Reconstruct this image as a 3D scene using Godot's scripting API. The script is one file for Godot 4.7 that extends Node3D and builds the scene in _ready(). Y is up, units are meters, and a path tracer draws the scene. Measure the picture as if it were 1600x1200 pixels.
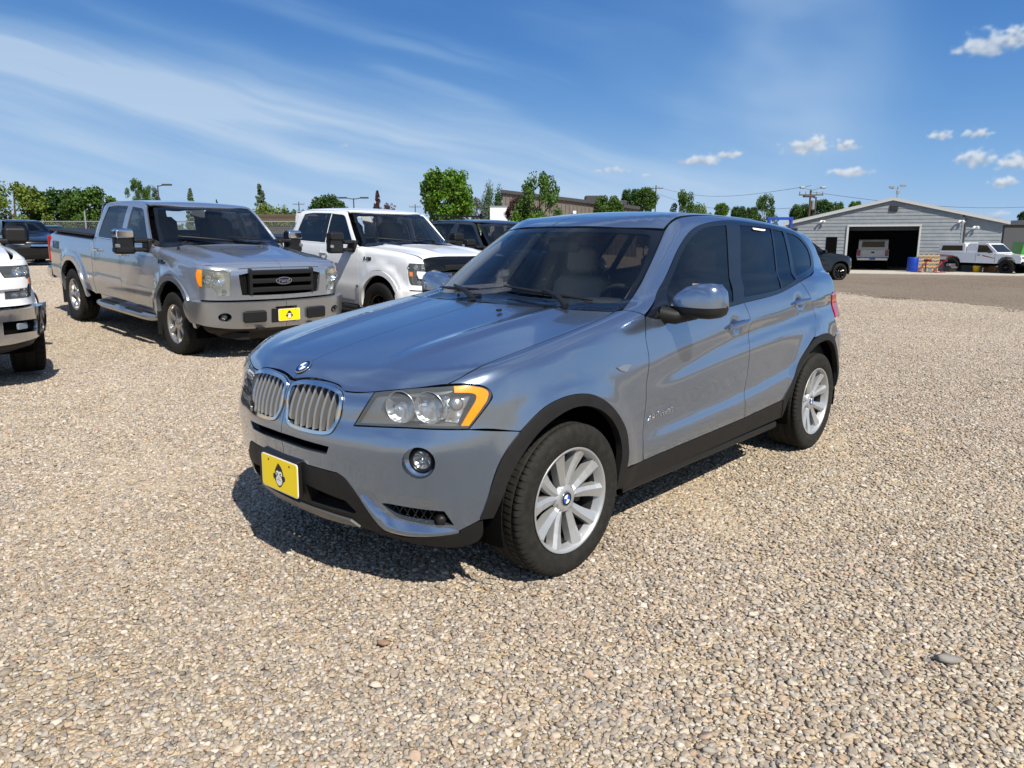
extends Node3D
# A gravel sales lot with parked vehicles, trees and workshops under a blue sky.

const SUN_FROM := Vector3(0.436, 1.0, 0.821)
var M := {}
var rng := RandomNumberGenerator.new()
var used := {}


func _ready() -> void:
	rng.seed = 4711
	var cam := Camera3D.new()
	cam.name = "camera"
	cam.fov = 55.64
	cam.near = 0.05
	cam.far = 3000.0
	cam.position = Vector3(0, 1.484, 0)
	cam.rotation_degrees = Vector3(-11.098, 0, 0)
	add_child(cam)
	cam.current = true
	var env := Environment.new()
	env.background_mode = Environment.BG_SKY
	env.sky = Sky.new()
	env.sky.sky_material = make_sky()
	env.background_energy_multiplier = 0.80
	env.tonemap_mode = Environment.TONE_MAPPER_LINEAR
	env.tonemap_exposure = 1.28
	env.sdfgi_enabled = true
	env.ssao_enabled = true
	env.ssil_enabled = true
	var we := WorldEnvironment.new()
	we.name = "world_environment"
	we.environment = env
	add_child(we)
	var sun := DirectionalLight3D.new()
	sun.name = "sun"
	sun.light_energy = 1.6
	sun.light_color = Color(1.0, 0.965, 0.9)
	sun.light_angular_distance = 0.53
	sun.shadow_enabled = true
	add_child(sun)
	sun.look_at_from_position(SUN_FROM * 50.0, Vector3.ZERO)
	make_materials()
	build_ground()
	build_structures()
	build_trees()
	build_hero()
	build_pickups()
	build_far_vehicles()
	build_yard_things()


# ---------------------------------------------------------------- naming and grouping

func numbered(called: String) -> String:
	var n: int = used.get(called, 0)
	used[called] = n + 1
	return called if n == 0 else "%s_%03d" % [called, n]


func meta(o: Node, label := "", category := "", group := "", kind := "") -> void:
	if label: o.set_meta("label", label)
	if category: o.set_meta("category", category)
	if group: o.set_meta("group", group)
	if kind: o.set_meta("kind", kind)


func thing(called: String, label: String, category: String, at := Vector3.ZERO, turn := 0.0, group := "") -> Node3D:
	var o := Node3D.new()
	o.name = numbered(called)
	o.position = at
	o.rotation.y = turn
	meta(o, label, category, group)
	add_child(o)
	return o


func child_name(parent: Node, called: String) -> String:
	if parent == self:
		return numbered(called)
	if not parent.has_node(NodePath(called)):
		return called
	var n := 1
	while parent.has_node(NodePath("%s_%03d" % [called, n])):
		n += 1
	return "%s_%03d" % [called, n]


func part(called: String, mesh: Mesh, mat: Material, parent: Node, label := "") -> MeshInstance3D:
	var o := MeshInstance3D.new()
	o.name = child_name(parent, called)
	o.mesh = mesh
	if mat: o.material_override = mat
	if label: o.set_meta("label", label)
	parent.add_child(o, true)
	return o


func joint(called: String, parent: Node, at := Vector3.ZERO) -> Node3D:
	var o := Node3D.new()
	o.name = child_name(parent, called)
	o.position = at
	parent.add_child(o, true)
	return o


# ---------------------------------------------------------------- a mesh being collected

class Mb:
	var v := PackedVector3Array()
	var n := PackedVector3Array()
	var c := PackedColorArray()
	var uv := PackedVector2Array()
	var i := PackedInt32Array()
	var tint := Color(1, 1, 1)
	var colored := false

	func vert(p: Vector3, nn: Vector3, t := Vector2.ZERO) -> int:
		v.append(p)
		n.append(nn)
		uv.append(t)
		if colored: c.append(tint)
		return v.size() - 1

	func tri(a: int, b: int, d: int) -> void:
		# clockwise seen from where the normal points
		var g := (v[b] - v[a]).cross(v[d] - v[a])
		if g.dot(n[a] + n[b] + n[d]) > 0.0:
			i.append(a); i.append(d); i.append(b)
		else:
			i.append(a); i.append(b); i.append(d)

	func quad_i(a: int, b: int, d: int, e: int) -> void:
		tri(a, b, d)
		tri(a, d, e)

	# a flat quad a b d e in order round its rim, facing along nn
	func quad(a: Vector3, b: Vector3, d: Vector3, e: Vector3, nn := Vector3.ZERO) -> void:
		var g := nn
		if g == Vector3.ZERO:
			g = -(b - a).cross(d - a).normalized()
		var k := vert(a, g, Vector2(0, 0))
		vert(b, g, Vector2(1, 0)); vert(d, g, Vector2(1, 1)); vert(e, g, Vector2(0, 1))
		quad_i(k, k + 1, k + 2, k + 3)

	func tri3(a: Vector3, b: Vector3, d: Vector3) -> void:
		var g := -(b - a).cross(d - a).normalized()
		var k := vert(a, g)
		vert(b, g); vert(d, g)
		tri(k, k + 1, k + 2)

	# box with bevelled edges
	func box(at: Vector3, size: Vector3, bev := 0.0, basis := Basis()) -> void:
		var h := size * 0.5
		var b := minf(bev, minf(h.x, minf(h.y, h.z)) * 0.9)
		for ax in 3:
			for s in [-1.0, 1.0]:
				var nn := Vector3.ZERO
				nn[ax] = s
				var p := (ax + 1) % 3
				var q := (ax + 2) % 3
				var k := -1
				for w in [[-1, -1], [1, -1], [1, 1], [-1, 1]]:
					var r := Vector3.ZERO
					r[ax] = s * h[ax]
					r[p] = w[0] * (h[p] - b)
					r[q] = w[1] * (h[q] - b)
					var id := vert(at + basis * r, basis * nn)
					if k < 0: k = id
				quad_i(k, k + 1, k + 2, k + 3)
		if b <= 0.0: return
		for ax in 3:
			var p := (ax + 1) % 3
			var q := (ax + 2) % 3
			for sp in [-1.0, 1.0]:
				for sq in [-1.0, 1.0]:
					var n1 := Vector3.ZERO
					n1[p] = sp
					var n2 := Vector3.ZERO
					n2[q] = sq
					var ids := []
					for w in [[-1, 0], [1, 0], [1, 1], [-1, 1]]:
						var r := Vector3.ZERO
						r[ax] = w[0] * (h[ax] - b)
						r[p] = sp * (h[p] - (b if w[1] == 1 else 0.0))
						r[q] = sq * (h[q] - (0.0 if w[1] == 1 else b))
						ids.append(vert(at + basis * r, basis * (n2 if w[1] == 1 else n1)))
					quad_i(ids[0], ids[1], ids[2], ids[3])
		for sx in [-1.0, 1.0]:
			for sy in [-1.0, 1.0]:
				for sz in [-1.0, 1.0]:
					var s := Vector3(sx, sy, sz)
					var a := vert(at + basis * (s * Vector3(h.x, h.y - b, h.z - b)), basis * Vector3(sx, 0, 0))
					var d := vert(at + basis * (s * Vector3(h.x - b, h.y, h.z - b)), basis * Vector3(0, sy, 0))
					var e := vert(at + basis * (s * Vector3(h.x - b, h.y - b, h.z)), basis * Vector3(0, 0, sz))
					tri(a, d, e)

	# tube along a line of points with a radius at each
	func tube(pts: Array, radii: Array, sides := 8, caps := true) -> void:
		var base := v.size()
		var up := Vector3.UP
		for k in pts.size():
			var d: Vector3 = (pts[mini(k + 1, pts.size() - 1)] - pts[maxi(k - 1, 0)]).normalized()
			if absf(d.dot(up)) > 0.95: up = Vector3.RIGHT
			var x := up.cross(d).normalized()
			var y := d.cross(x)
			var r: float = radii[mini(k, radii.size() - 1)]
			for s in sides:
				var t := TAU * s / sides
				var o := x * cos(t) + y * sin(t)
				vert(pts[k] + o * r, o)
		for k in pts.size() - 1:
			for s in sides:
				var s2 := (s + 1) % sides
				quad_i(base + k * sides + s, base + k * sides + s2, base + (k + 1) * sides + s2, base + (k + 1) * sides + s)
		if caps:
			for e in [0, pts.size() - 1]:
				var d: Vector3 = (pts[0] - pts[1]).normalized() if e == 0 else (pts[e] - pts[e - 1]).normalized()
				var c0 := vert(pts[e], d)
				var ring := []
				for s in sides:
					ring.append(vert(v[base + e * sides + s], d))
				for s in sides:
					tri(c0, ring[s], ring[(s + 1) % sides])

	# surface of revolution about the z axis: profile of (radius, z)
	func lathe(prof: Array, sides: int, at := Vector3.ZERO, basis := Basis(), from := 0.0, to := TAU) -> void:
		var base := v.size()
		var m := prof.size()
		for k in m:
			var p0: Vector2 = prof[maxi(k - 1, 0)]
			var p1: Vector2 = prof[mini(k + 1, m - 1)]
			var t := p1 - p0
			var nr := Vector2(t.y, -t.x).normalized()
			for s in sides + 1:
				var a := lerpf(from, to, float(s) / sides)
				var rad := Vector3(cos(a), sin(a), 0)
				var pt: Vector2 = prof[k]
				vert(at + basis * (rad * pt.x + Vector3(0, 0, pt.y)), basis * (rad * nr.x + Vector3(0, 0, nr.y)), Vector2(float(s) / sides, float(k) / (m - 1)))
		for k in m - 1:
			for s in sides:
				var a0 := base + k * (sides + 1) + s
				quad_i(a0, a0 + 1, a0 + sides + 2, a0 + sides + 1)

	# flat outline (in x, y) pushed from z0 to z1
	func prism(outline: PackedVector2Array, z0: float, z1: float, xf := Transform3D(), back := true) -> void:
		var tr := Geometry2D.triangulate_polygon(outline)
		for e in ([z1, z0] if back else [z1]):
			var nn := xf.basis * Vector3(0, 0, 1 if e == maxf(z0, z1) else -1)
			var base := v.size()
			for p in outline:
				vert(xf * Vector3(p.x, p.y, e), nn, p)
			for k in range(0, tr.size(), 3):
				tri(base + tr[k], base + tr[k + 1], base + tr[k + 2])
		var turn := -1.0 if Geometry2D.is_polygon_clockwise(outline) else 1.0
		for k in outline.size():
			var a := outline[k]
			var b := outline[(k + 1) % outline.size()]
			var t := (b - a).normalized() * turn
			var nn := xf.basis * Vector3(t.y, -t.x, 0)
			var q := vert(xf * Vector3(a.x, a.y, z0), nn)
			vert(xf * Vector3(b.x, b.y, z0), nn); vert(xf * Vector3(b.x, b.y, z1), nn); vert(xf * Vector3(a.x, a.y, z1), nn)
			quad_i(q, q + 1, q + 2, q + 3)

	func mirror_z() -> void:
		var m := v.size()
		var ni := i.size()
		for k in m:
			v.append(v[k] * Vector3(1, 1, -1))
			n.append(n[k] * Vector3(1, 1, -1))
			uv.append(uv[k])
			if colored: c.append(c[k])
		for k in range(0, ni, 3):
			i.append(i[k] + m); i.append(i[k + 2] + m); i.append(i[k + 1] + m)

	func mirrored() -> Mb:
		var o := Mb.new()
		o.colored = colored
		o.v = v.duplicate(); o.n = n.duplicate(); o.uv = uv.duplicate(); o.c = c.duplicate()
		o.i = i.duplicate()
		for k in o.v.size():
			o.v[k] *= Vector3(1, 1, -1)
			o.n[k] *= Vector3(1, 1, -1)
		for k in range(0, i.size(), 3):
			o.i[k + 1] = i[k + 2]
			o.i[k + 2] = i[k + 1]
		return o

	func mesh() -> ArrayMesh:
		var a := []
		a.resize(Mesh.ARRAY_MAX)
		a[Mesh.ARRAY_VERTEX] = v
		a[Mesh.ARRAY_NORMAL] = n
		a[Mesh.ARRAY_TEX_UV] = uv
		if colored: a[Mesh.ARRAY_COLOR] = c
		a[Mesh.ARRAY_INDEX] = i
		var m := ArrayMesh.new()
		if v.size() and i.size():
			m.add_surface_from_arrays(Mesh.PRIMITIVE_TRIANGLES, a)
		return m


func build(called: String, b: Mb, mat: Material, parent: Node, label := "") -> MeshInstance3D:
	return part(called, b.mesh(), mat, parent, label)


# ---------------------------------------------------------------- curves and outlines

class Crv:
	var a := PackedFloat32Array()
	var x0 := 0.0
	var k := 1.0
	const N := 600

	func _init(p: Array) -> void:
		var m := p.size() / 2
		var xs := []
		var ys := []
		for j in m:
			xs.append(float(p[2 * j])); ys.append(float(p[2 * j + 1]))
		var d := []
		for j in m - 1:
			d.append((ys[j + 1] - ys[j]) / (xs[j + 1] - xs[j]))
		var s := []
		s.resize(m)
		s[0] = d[0]
		s[m - 1] = d[m - 2]
		for j in range(1, m - 1):
			s[j] = 0.0
			if d[j - 1] * d[j] > 0:
				var w1: float = 2 * (xs[j + 1] - xs[j]) + (xs[j] - xs[j - 1])
				var w2: float = (xs[j + 1] - xs[j]) + 2 * (xs[j] - xs[j - 1])
				s[j] = (w1 + w2) / (w1 / d[j - 1] + w2 / d[j])
		x0 = xs[0]
		k = N / (xs[m - 1] - xs[0])
		var seg := 0
		for q in N + 1:
			var x: float = xs[0] + q / k
			while seg < m - 2 and x > xs[seg + 1]: seg += 1
			var h: float = xs[seg + 1] - xs[seg]
			var t: float = (x - xs[seg]) / h
			var t2 := t * t
			var t3 := t2 * t
			a.append((2 * t3 - 3 * t2 + 1) * ys[seg] + (t3 - 2 * t2 + t) * h * s[seg] + (3 * t2 - 2 * t3) * ys[seg + 1] + (t3 - t2) * h * s[seg + 1])

	func at(x: float) -> float:
		var t := (x - x0) * k
		if t <= 0.0: return a[0]
		if t >= N: return a[N]
		var j := int(t)
		return a[j] + (a[j + 1] - a[j]) * (t - j)


static func smax(a: float, b: float, k: float) -> float:
	var h := maxf(k - absf(a - b), 0.0)
	return maxf(a, b) + h * h / (4.0 * k)


static func smin(a: float, b: float, k: float) -> float:
	var h := maxf(k - absf(a - b), 0.0)
	return minf(a, b) - h * h / (4.0 * k)


static func sst(a: float, b: float, x: float) -> float:
	var t := clampf((x - a) / (b - a), 0.0, 1.0)
	return t * t * (3.0 - 2.0 * t)


# numbers u0 v0 u1 v1 ... as points
func pts(p: Array) -> PackedVector2Array:
	var o := PackedVector2Array()
	for k in range(0, p.size(), 2):
		o.append(Vector2(p[k], p[k + 1]))
	return o


# outline from strokes: each stroke is smooth in itself, strokes meet in corners
func outline(strokes: Array, steps := 5) -> PackedVector2Array:
	var o := PackedVector2Array()
	for s in strokes:
		var p := pts(s)
		if p.size() < 3:
			for q in p: _add_point(o, q)
			continue
		for k in p.size() - 1:
			var a := p[maxi(k - 1, 0)]
			var d := p[mini(k + 2, p.size() - 1)]
			for t in steps:
				_add_point(o, p[k].cubic_interpolate(p[k + 1], a, d, float(t) / steps))
		_add_point(o, p[p.size() - 1])
	if o[0].distance_to(o[o.size() - 1]) < 0.0005:
		o.remove_at(o.size() - 1)
	return o


func _add_point(o: PackedVector2Array, q: Vector2) -> void:
	if o.is_empty() or o[o.size() - 1].distance_to(q) > 0.0005:
		o.append(q)


func inset(p: PackedVector2Array, by: float) -> PackedVector2Array:
	if by == 0.0: return p
	var best := PackedVector2Array()
	for r in Geometry2D.offset_polygon(p, -by, Geometry2D.JOIN_MITER):
		if r.size() > best.size(): best = r
	return best


# ---------------------------------------------------------------- panels cut out of a body's surface
# A body has f(x, y, z): below zero inside. A panel is an outline in one of these views, laid on that surface:
enum { SIDE, TOP, FRONT, ROUND, BACK, BACKROUND, DIAG }



func view_ray(mode: int, u: float, w: float, body) -> Array:
	match mode:
		SIDE: return [Vector3(u, w, -body.reach), Vector3(0, 0, 1), body.reach]
		TOP: return [Vector3(u, body.high, w), Vector3(0, -1, 0), body.high]
		FRONT: return [Vector3(body.nose, w, u), Vector3(-1, 0, 0), 3.2]
		ROUND: return [Vector3(body.axis + 1.35 * cos(u), w, -1.35 * sin(u)), Vector3(-cos(u), 0, sin(u)), 1.3]
		DIAG: return [Vector3(u, w * .70711 + 1.55, w * .70711 - 1.55), Vector3(0, -.70711, .70711), 2.4]
		BACK: return [Vector3(body.tail, w, u), Vector3(1, 0, 0), 2.5]
	return [Vector3(body.tail_axis - 1.6 * cos(u), w, -1.6 * sin(u)), Vector3(cos(u), 0, sin(u)), 1.5]


func cast(body, o: Vector3, d: Vector3, far: float) -> Vector3:
	var t0 := 0.0
	var f0: float = body.f(o.x, o.y, o.z)
	var best := 1e9
	var best_t := 0.0
	var t := 0.0
	while t < far:
		t += clampf(f0 * 0.75, 0.012, 0.25)
		var p := o + d * t
		var f1: float = body.f(p.x, p.y, p.z)
		if f1 < best:
			best = f1
			best_t = t
		if f1 <= 0.0:
			var a := t0
			var b := t
			var fa := f0
			var fb := f1
			for k in 6:
				var m := a + (b - a) * clampf(fa / (fa - fb), 0.08, 0.92)
				p = o + d * m
				var fm: float = body.f(p.x, p.y, p.z)
				if absf(fm) < 0.00012: return p
				if fm > 0.0:
					a = m; fa = fm
				else:
					b = m; fb = fm
			return o + d * (a + (b - a) * (fa / (fa - fb)))
		t0 = t
		f0 = f1
	return o + d * best_t


func slope(body, p: Vector3) -> Vector3:
	var e := 0.009
	return Vector3(body.f(p.x + e, p.y, p.z) - body.f(p.x - e, p.y, p.z), body.f(p.x, p.y + e, p.z) - body.f(p.x, p.y - e, p.z), body.f(p.x, p.y, p.z + e) - body.f(p.x, p.y, p.z - e)).normalized()


# options: cell, off (lift off the surface), gap (inset of the outline), skirt (depth of the folded edge), holes, seam (no folded edge on the centre plane), flat
func panel(body, mode: int, shape: PackedVector2Array, opt := {}) -> Mb:
	var b := Mb.new()
	var cell: float = opt.get("cell", body.cell)
	var off: float = opt.get("off", 0.0)
	var skirt: float = opt.get("skirt", 0.02)
	var seam: bool = opt.get("seam", false)
	var poly := inset(shape, opt.get("gap", 0.0025))
	var holes: Array = opt.get("holes", [])
	var hole_boxes := []
	for h in holes:
		var hb := Rect2(h[0], Vector2.ZERO)
		for pt in h: hb = hb.expand(pt)
		hole_boxes.append(hb.grow(.002))
	var lo := poly[0]
	var hi := poly[0]
	for p in poly:
		lo = lo.min(p)
		hi = hi.max(p)
	var su: float = cell / opt.get("stretch", 1.0)
	var nu := maxi(1, int(ceil((hi.x - lo.x) / su)))
	var nv := maxi(1, int(ceil((hi.y - lo.y) / cell)))
	var ids := {}
	var du := (hi.x - lo.x) / nu
	var dv := (hi.y - lo.y) / nv
	for i in nu:
		for j in nv:
			var c0 := lo + Vector2(i * du, j * dv)
			var c1 := lo + Vector2((i + 1) * du, (j + 1) * dv)
			var rect := PackedVector2Array([c0, Vector2(c1.x, c0.y), c1, Vector2(c0.x, c1.y)])
			var pieces: Array = Geometry2D.intersect_polygons(rect, poly)
			for hole_no in holes.size():
				var h: PackedVector2Array = holes[hole_no]
				if not hole_boxes[hole_no].intersects(Rect2(c0, c1 - c0)): continue
				var next := []
				for q in pieces:
					var cut := Geometry2D.clip_polygons(q, h)
					var outer := []
					var inner := []
					for r in cut:
						if Geometry2D.is_polygon_clockwise(r): inner.append(r)
						else: outer.append(r)
					if inner.is_empty():
						next.append_array(outer)
					else:
						# a hole wholly within the cell: split the cell through the hole first
						var mid: Vector2 = Vector2.ZERO
						for pt in inner[0]: mid += pt
						mid /= inner[0].size()
						for half in [PackedVector2Array([Vector2(-9, -9), Vector2(mid.x, -9), Vector2(mid.x, 9), Vector2(-9, 9)]), PackedVector2Array([Vector2(mid.x, -9), Vector2(9, -9), Vector2(9, 9), Vector2(mid.x, 9)])]:
							for r in Geometry2D.intersect_polygons(q, half):
								for r2 in Geometry2D.clip_polygons(r, h):
									if not Geometry2D.is_polygon_clockwise(r2): next.append(r2)
				pieces = next
			for q in pieces:
				if q.size() < 3: continue
				var tr := PackedInt32Array([0, 1, 2, 0, 2, 3]) if q.size() == 4 and q == rect else Geometry2D.triangulate_polygon(q)
				var at := PackedInt32Array()
				for pt in q:
					var key := Vector2i((pt * 20000.0).round())
					if not ids.has(key):
						var r := view_ray(mode, pt.x, pt.y, body)
						var p: Vector3 = cast(body, r[0], r[1], r[2])
						var nn := slope(body, p)
						ids[key] = b.vert(p + nn * off, nn, pt)
					at.append(ids[key])
				for k in range(0, tr.size(), 3):
					var x := at[tr[k]]
					var y := at[tr[k + 1]]
					var z := at[tr[k + 2]]
					if x != y and y != z and x != z: b.tri(x, y, z)
	if skirt > 0.0: fold(b, skirt, seam)
	return b


# folds the free edges of a sheet inwards
func fold(b: Mb, depth: float, seam := false) -> void:
	var count := {}
	var m := b.v.size()
	for k in range(0, b.i.size(), 3):
		for e in 3:
			var p := b.i[k + e]
			var q := b.i[k + (e + 1) % 3]
			var key := mini(p, q) * m + maxi(p, q)
			count[key] = [p, q, b.i[k + (e + 2) % 3]] if not count.has(key) else []
	for key in count:
		if count[key].is_empty(): continue
		var p: int = count[key][0]
		var q: int = count[key][1]
		if seam and absf(b.v[p].z) < 0.0006 and absf(b.v[q].z) < 0.0006: continue
		var along := (b.v[q] - b.v[p])
		var side := along.cross(b.n[p]).normalized()
		if side.dot(b.v[count[key][2]] - b.v[p]) > 0.0: side = -side
		var s := b.vert(b.v[p], side)
		b.vert(b.v[q], side)
		b.vert(b.v[q] - b.n[q] * depth, side)
		b.vert(b.v[p] - b.n[p] * depth, side)
		b.quad_i(s, s + 1, s + 2, s + 3)


# one panel on the left, its mirror image on the right
func pair(called: String, b: Mb, mat: Material, parent: Node, label := "") -> Array:
	return [build(called, b, mat, parent, label), build(called, b.mirrored(), mat, parent, label)]


# ---------------------------------------------------------------- sky

# small cumulus in the sky: azimuth and elevation in degrees, width, height
const PUFFS := [
	[31.5, 11.8, 4.1, 2.1], [32.9, 12.1, 2.2, 1.8], [21.0, 6.4, 3.2, 1.4], [21.8, 6.8, 1.6, 1.1], [23.7, 6.4, 2.0, 1.0], [24.1, 4.6, 3.2, 0.9], [31.4, 5.1, 2.8, 1.5], [33.7, 4.8, 2.2, 1.6], [33.1, 3.6, 1.8, 0.9], [29.4, 6.7, 1.8, 0.8], [31.4, 6.7, 1.7, 0.8], [13.7, 5.7, 4.2, 1.0], [15.8, 6.1, 2.6, 0.8], [7.9, 5.2, 2.1, 0.6], [6.5, 5.1, 0.8, 0.5], [10.1, 4.8, 0.8, 0.3], [-12.4, 6.8, 0.7, 0.4], [32.9, 1.7, 1.9, 0.5],
	[-53.0, 7.0, 6.0, 2.0], [-70.0, 9.0, 8.0, 3.0], [62.0, 7.0, 7.0, 2.4], [85.0, 10.0, 10.0, 3.2],
	[120.0, 9.0, 12.0, 4.0], [150.0, 13.0, 12.0, 4.0], [178.0, 10.0, 14.0, 4.5], [-150.0, 12.0, 12.0, 4.2], [-120.0, 9.0, 11.0, 3.5], [-95.0, 12.0, 9.0, 3.2], [105.0, 22.0, 12.0, 4.0], [-130.0, 24.0, 14.0, 5.0]]
var n_wisp: FastNoiseLite
var n_wisp2: FastNoiseLite
var n_puff: FastNoiseLite
var sky_ramp: Gradient


func sky_color(az: float, el: float) -> Color:
	var ce := cos(el)
	var d := Vector3(sin(az) * ce, sin(el), -cos(az) * ce)
	if el < -0.015:
		return Color(0.42, 0.39, 0.35).lerp(Color(0.60, 0.66, 0.72), clampf(1.0 + (el + .015) / .03, 0, 1))
	var e := rad_to_deg(el)
	var c := sky_ramp.sample(clampf(e / 90.0, 0, 1))
	# deeper blue away from the sun, to the right of the view
	var along := Vector3(.95, -.235, .2)
	var warp := n_wisp2.get_noise_3d(d.x * 70, d.y * 110, d.z * 70) * .022
	var u := d.dot(along)
	var w := d.y + .25 * d.x + warp
	var wisp := n_wisp.get_noise_3d(u * 42.0, w * 420.0, d.z * 50.0) * .5 + .5
	var broad := n_wisp2.get_noise_3d(u * 40.0 + 9.0, w * 130.0, d.z * 40.0) * .5 + .5
	var sheet := smoothstep(.36, .92, broad + (wisp - .5) * .4)
	# a broad veil low on the left, two combed streaks above it, a ragged fan to the right
	var azd := rad_to_deg(az)
	var comb := n_wisp.get_noise_3d(u * 16.0 + 5.0, w * 900.0, d.z * 24.0) * .5 + .5
	var feather := clampf(.25 + 1.3 * (wisp - .5) + .9 * (comb - .5) + .9 * (broad - .42), 0, 1)
	var veil := smoothstep(13.5, 4.0, e + azd * .13) * smoothstep(36.0, 0.0, azd) * smoothstep(-1.0, 3.0, e) * (.30 + .55 * feather)
	var s1 := e - (12.0 - .19 * (azd + 35.0))
	veil += exp(-pow(s1 / (1.1 + .02 * (azd + 35.0)), 2)) * smoothstep(4.0, -22.0, azd) * (.16 + .75 * feather)
	var s2 := e - (16.1 - .229 * (azd + 16.7))
	veil += exp(-pow(s2 / .8, 2)) * smoothstep(6.5, 1.0, azd) * smoothstep(-30.0, -15.0, azd) * (.05 + .7 * feather)
	var s3 := e - (12.2 - .30 * (azd + 9.0))
	veil += exp(-pow(s3 / .5, 2)) * smoothstep(3.0, -2.0, azd) * smoothstep(-13.0, -8.0, azd) * .6 * feather
	var ragged := n_wisp2.get_noise_3d(azd * 1.3 + e * .5, e * 2.2, 3.0) * .5 + .5
	var fan := smoothstep(10.0, 20.0, azd - (e - 9.0) * .2 + (ragged - .5) * 9.0) * smoothstep(29.5, 20.5, azd - (e - 9.0) * .12 + (ragged - .5) * 6.0) * smoothstep(.5, 5.0, e) * (.12 + .75 * smoothstep(.25, .8, ragged * .6 + broad * .4))
	var cover := clampf(sheet * .26 * smoothstep(30.0, 5.0, azd) + veil + fan * .95, 0, .92)
	c = c.lerp(Color(0.80, 0.86, 0.93), cover * .78)
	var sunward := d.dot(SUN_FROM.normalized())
	c = c.lerp(Color(.93, .94, .95), .75 * exp(-pow((1.0 - sunward) / .16, .8)))  # whiter sky round the unseen sun, added to make shadows less blue
	var away := smoothstep(40.0, 75.0, absf(azd)) + smoothstep(22.0, 45.0, e)
	c = c.lerp(Color(0.80, 0.86, 0.93), minf(1.0, away) * clampf(.16 + .55 * smoothstep(.35, .8, broad), 0, .7))  # extra pale haze outside the view, added for more neutral shadows
	for p in PUFFS:
		var dx: float = wrapf(azd - p[0], -180.0, 180.0)
		var dy: float = e - p[1]
		if absf(dx) > p[2] or absf(dy) > p[3] * 1.4: continue
		var k: float = 5.0 / maxf(p[2], 1.5)
		var b := n_puff.get_noise_3d(azd * 2.2 * k, e * 3.2 * k, 7.0) * .9
		var q := 1.0 - sqrt(pow(dx / p[2] * 2.0, 2) + pow(dy / p[3] * (2.0 if dy > 0 else 3.2), 2)) + b * .85
		var a := smoothstep(.0, .62, q)
		var shade := smoothstep(-.5, .65, dy / p[3] + b * .7 + .1)
		var lit := Color(0.60, 0.66, 0.75).lerp(Color(0.90, 0.91, 0.93), shade)
		c = c.lerp(lit, a * (.86 if p[3] > .6 else .55))
	return c


func make_sky() -> PanoramaSkyMaterial:
	n_wisp = noise(.045, 5, FastNoiseLite.TYPE_SIMPLEX_SMOOTH, 31)
	n_wisp2 = noise(.035, 4, FastNoiseLite.TYPE_SIMPLEX_SMOOTH, 17)
	n_puff = noise(.30, 5, FastNoiseLite.TYPE_SIMPLEX_SMOOTH, 77)
	sky_ramp = Gradient.new()
	sky_ramp.offsets = PackedFloat32Array([0.0, 2.0 / 90, 5.0 / 90, 9.0 / 90, 14.0 / 90, 20.0 / 90, 40.0 / 90, 1.0])
	sky_ramp.colors = PackedColorArray([Color(.71, .81, .91), Color(.62, .755, .895), Color(.515, .69, .875), Color(.41, .605, .83), Color(.315, .52, .775), Color(.25, .44, .71), Color(.18, .35, .63), Color(.14, .29, .55)])
	var small := Image.create(768, 384, false, Image.FORMAT_RGB8)
	for j in 384:
		var el := (0.5 - (j + .5) / 384.0) * PI
		for i in 768:
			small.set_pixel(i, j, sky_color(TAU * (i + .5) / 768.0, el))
	small.resize(4096, 2048, Image.INTERPOLATE_CUBIC)
	var rows0 := int(2048 * (.5 - 24.0 / 180.0))
	var rows1 := int(2048 * (.5 + 2.0 / 180.0))
	for j in range(rows0, rows1):
		var el := (0.5 - (j + .5) / 2048.0) * PI
		for i in range(-720, 720):
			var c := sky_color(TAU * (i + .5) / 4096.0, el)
			var share := minf(1.0, minf((720 - absi(i)) / 200.0, (j - rows0) / 40.0))
			if share < 1.0: c = small.get_pixel(posmod(i, 4096), j).lerp(c, share)
			small.set_pixel(posmod(i, 4096), j, c)
	var m := PanoramaSkyMaterial.new()
	m.panorama = ImageTexture.create_from_image(small)
	return m


# ---------------------------------------------------------------- ground

static func ground_y(x: float, z: float) -> float:
	# the lot climbs gently towards the fence on the left
	# and falls away a little before the workshop on the right
	return .6 * sst(3.0, 18.0, -.9 * x - .25 * z) - .30 * sst(8.0, 15.0, x) * sst(24.0, 38.0, -z)


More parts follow.
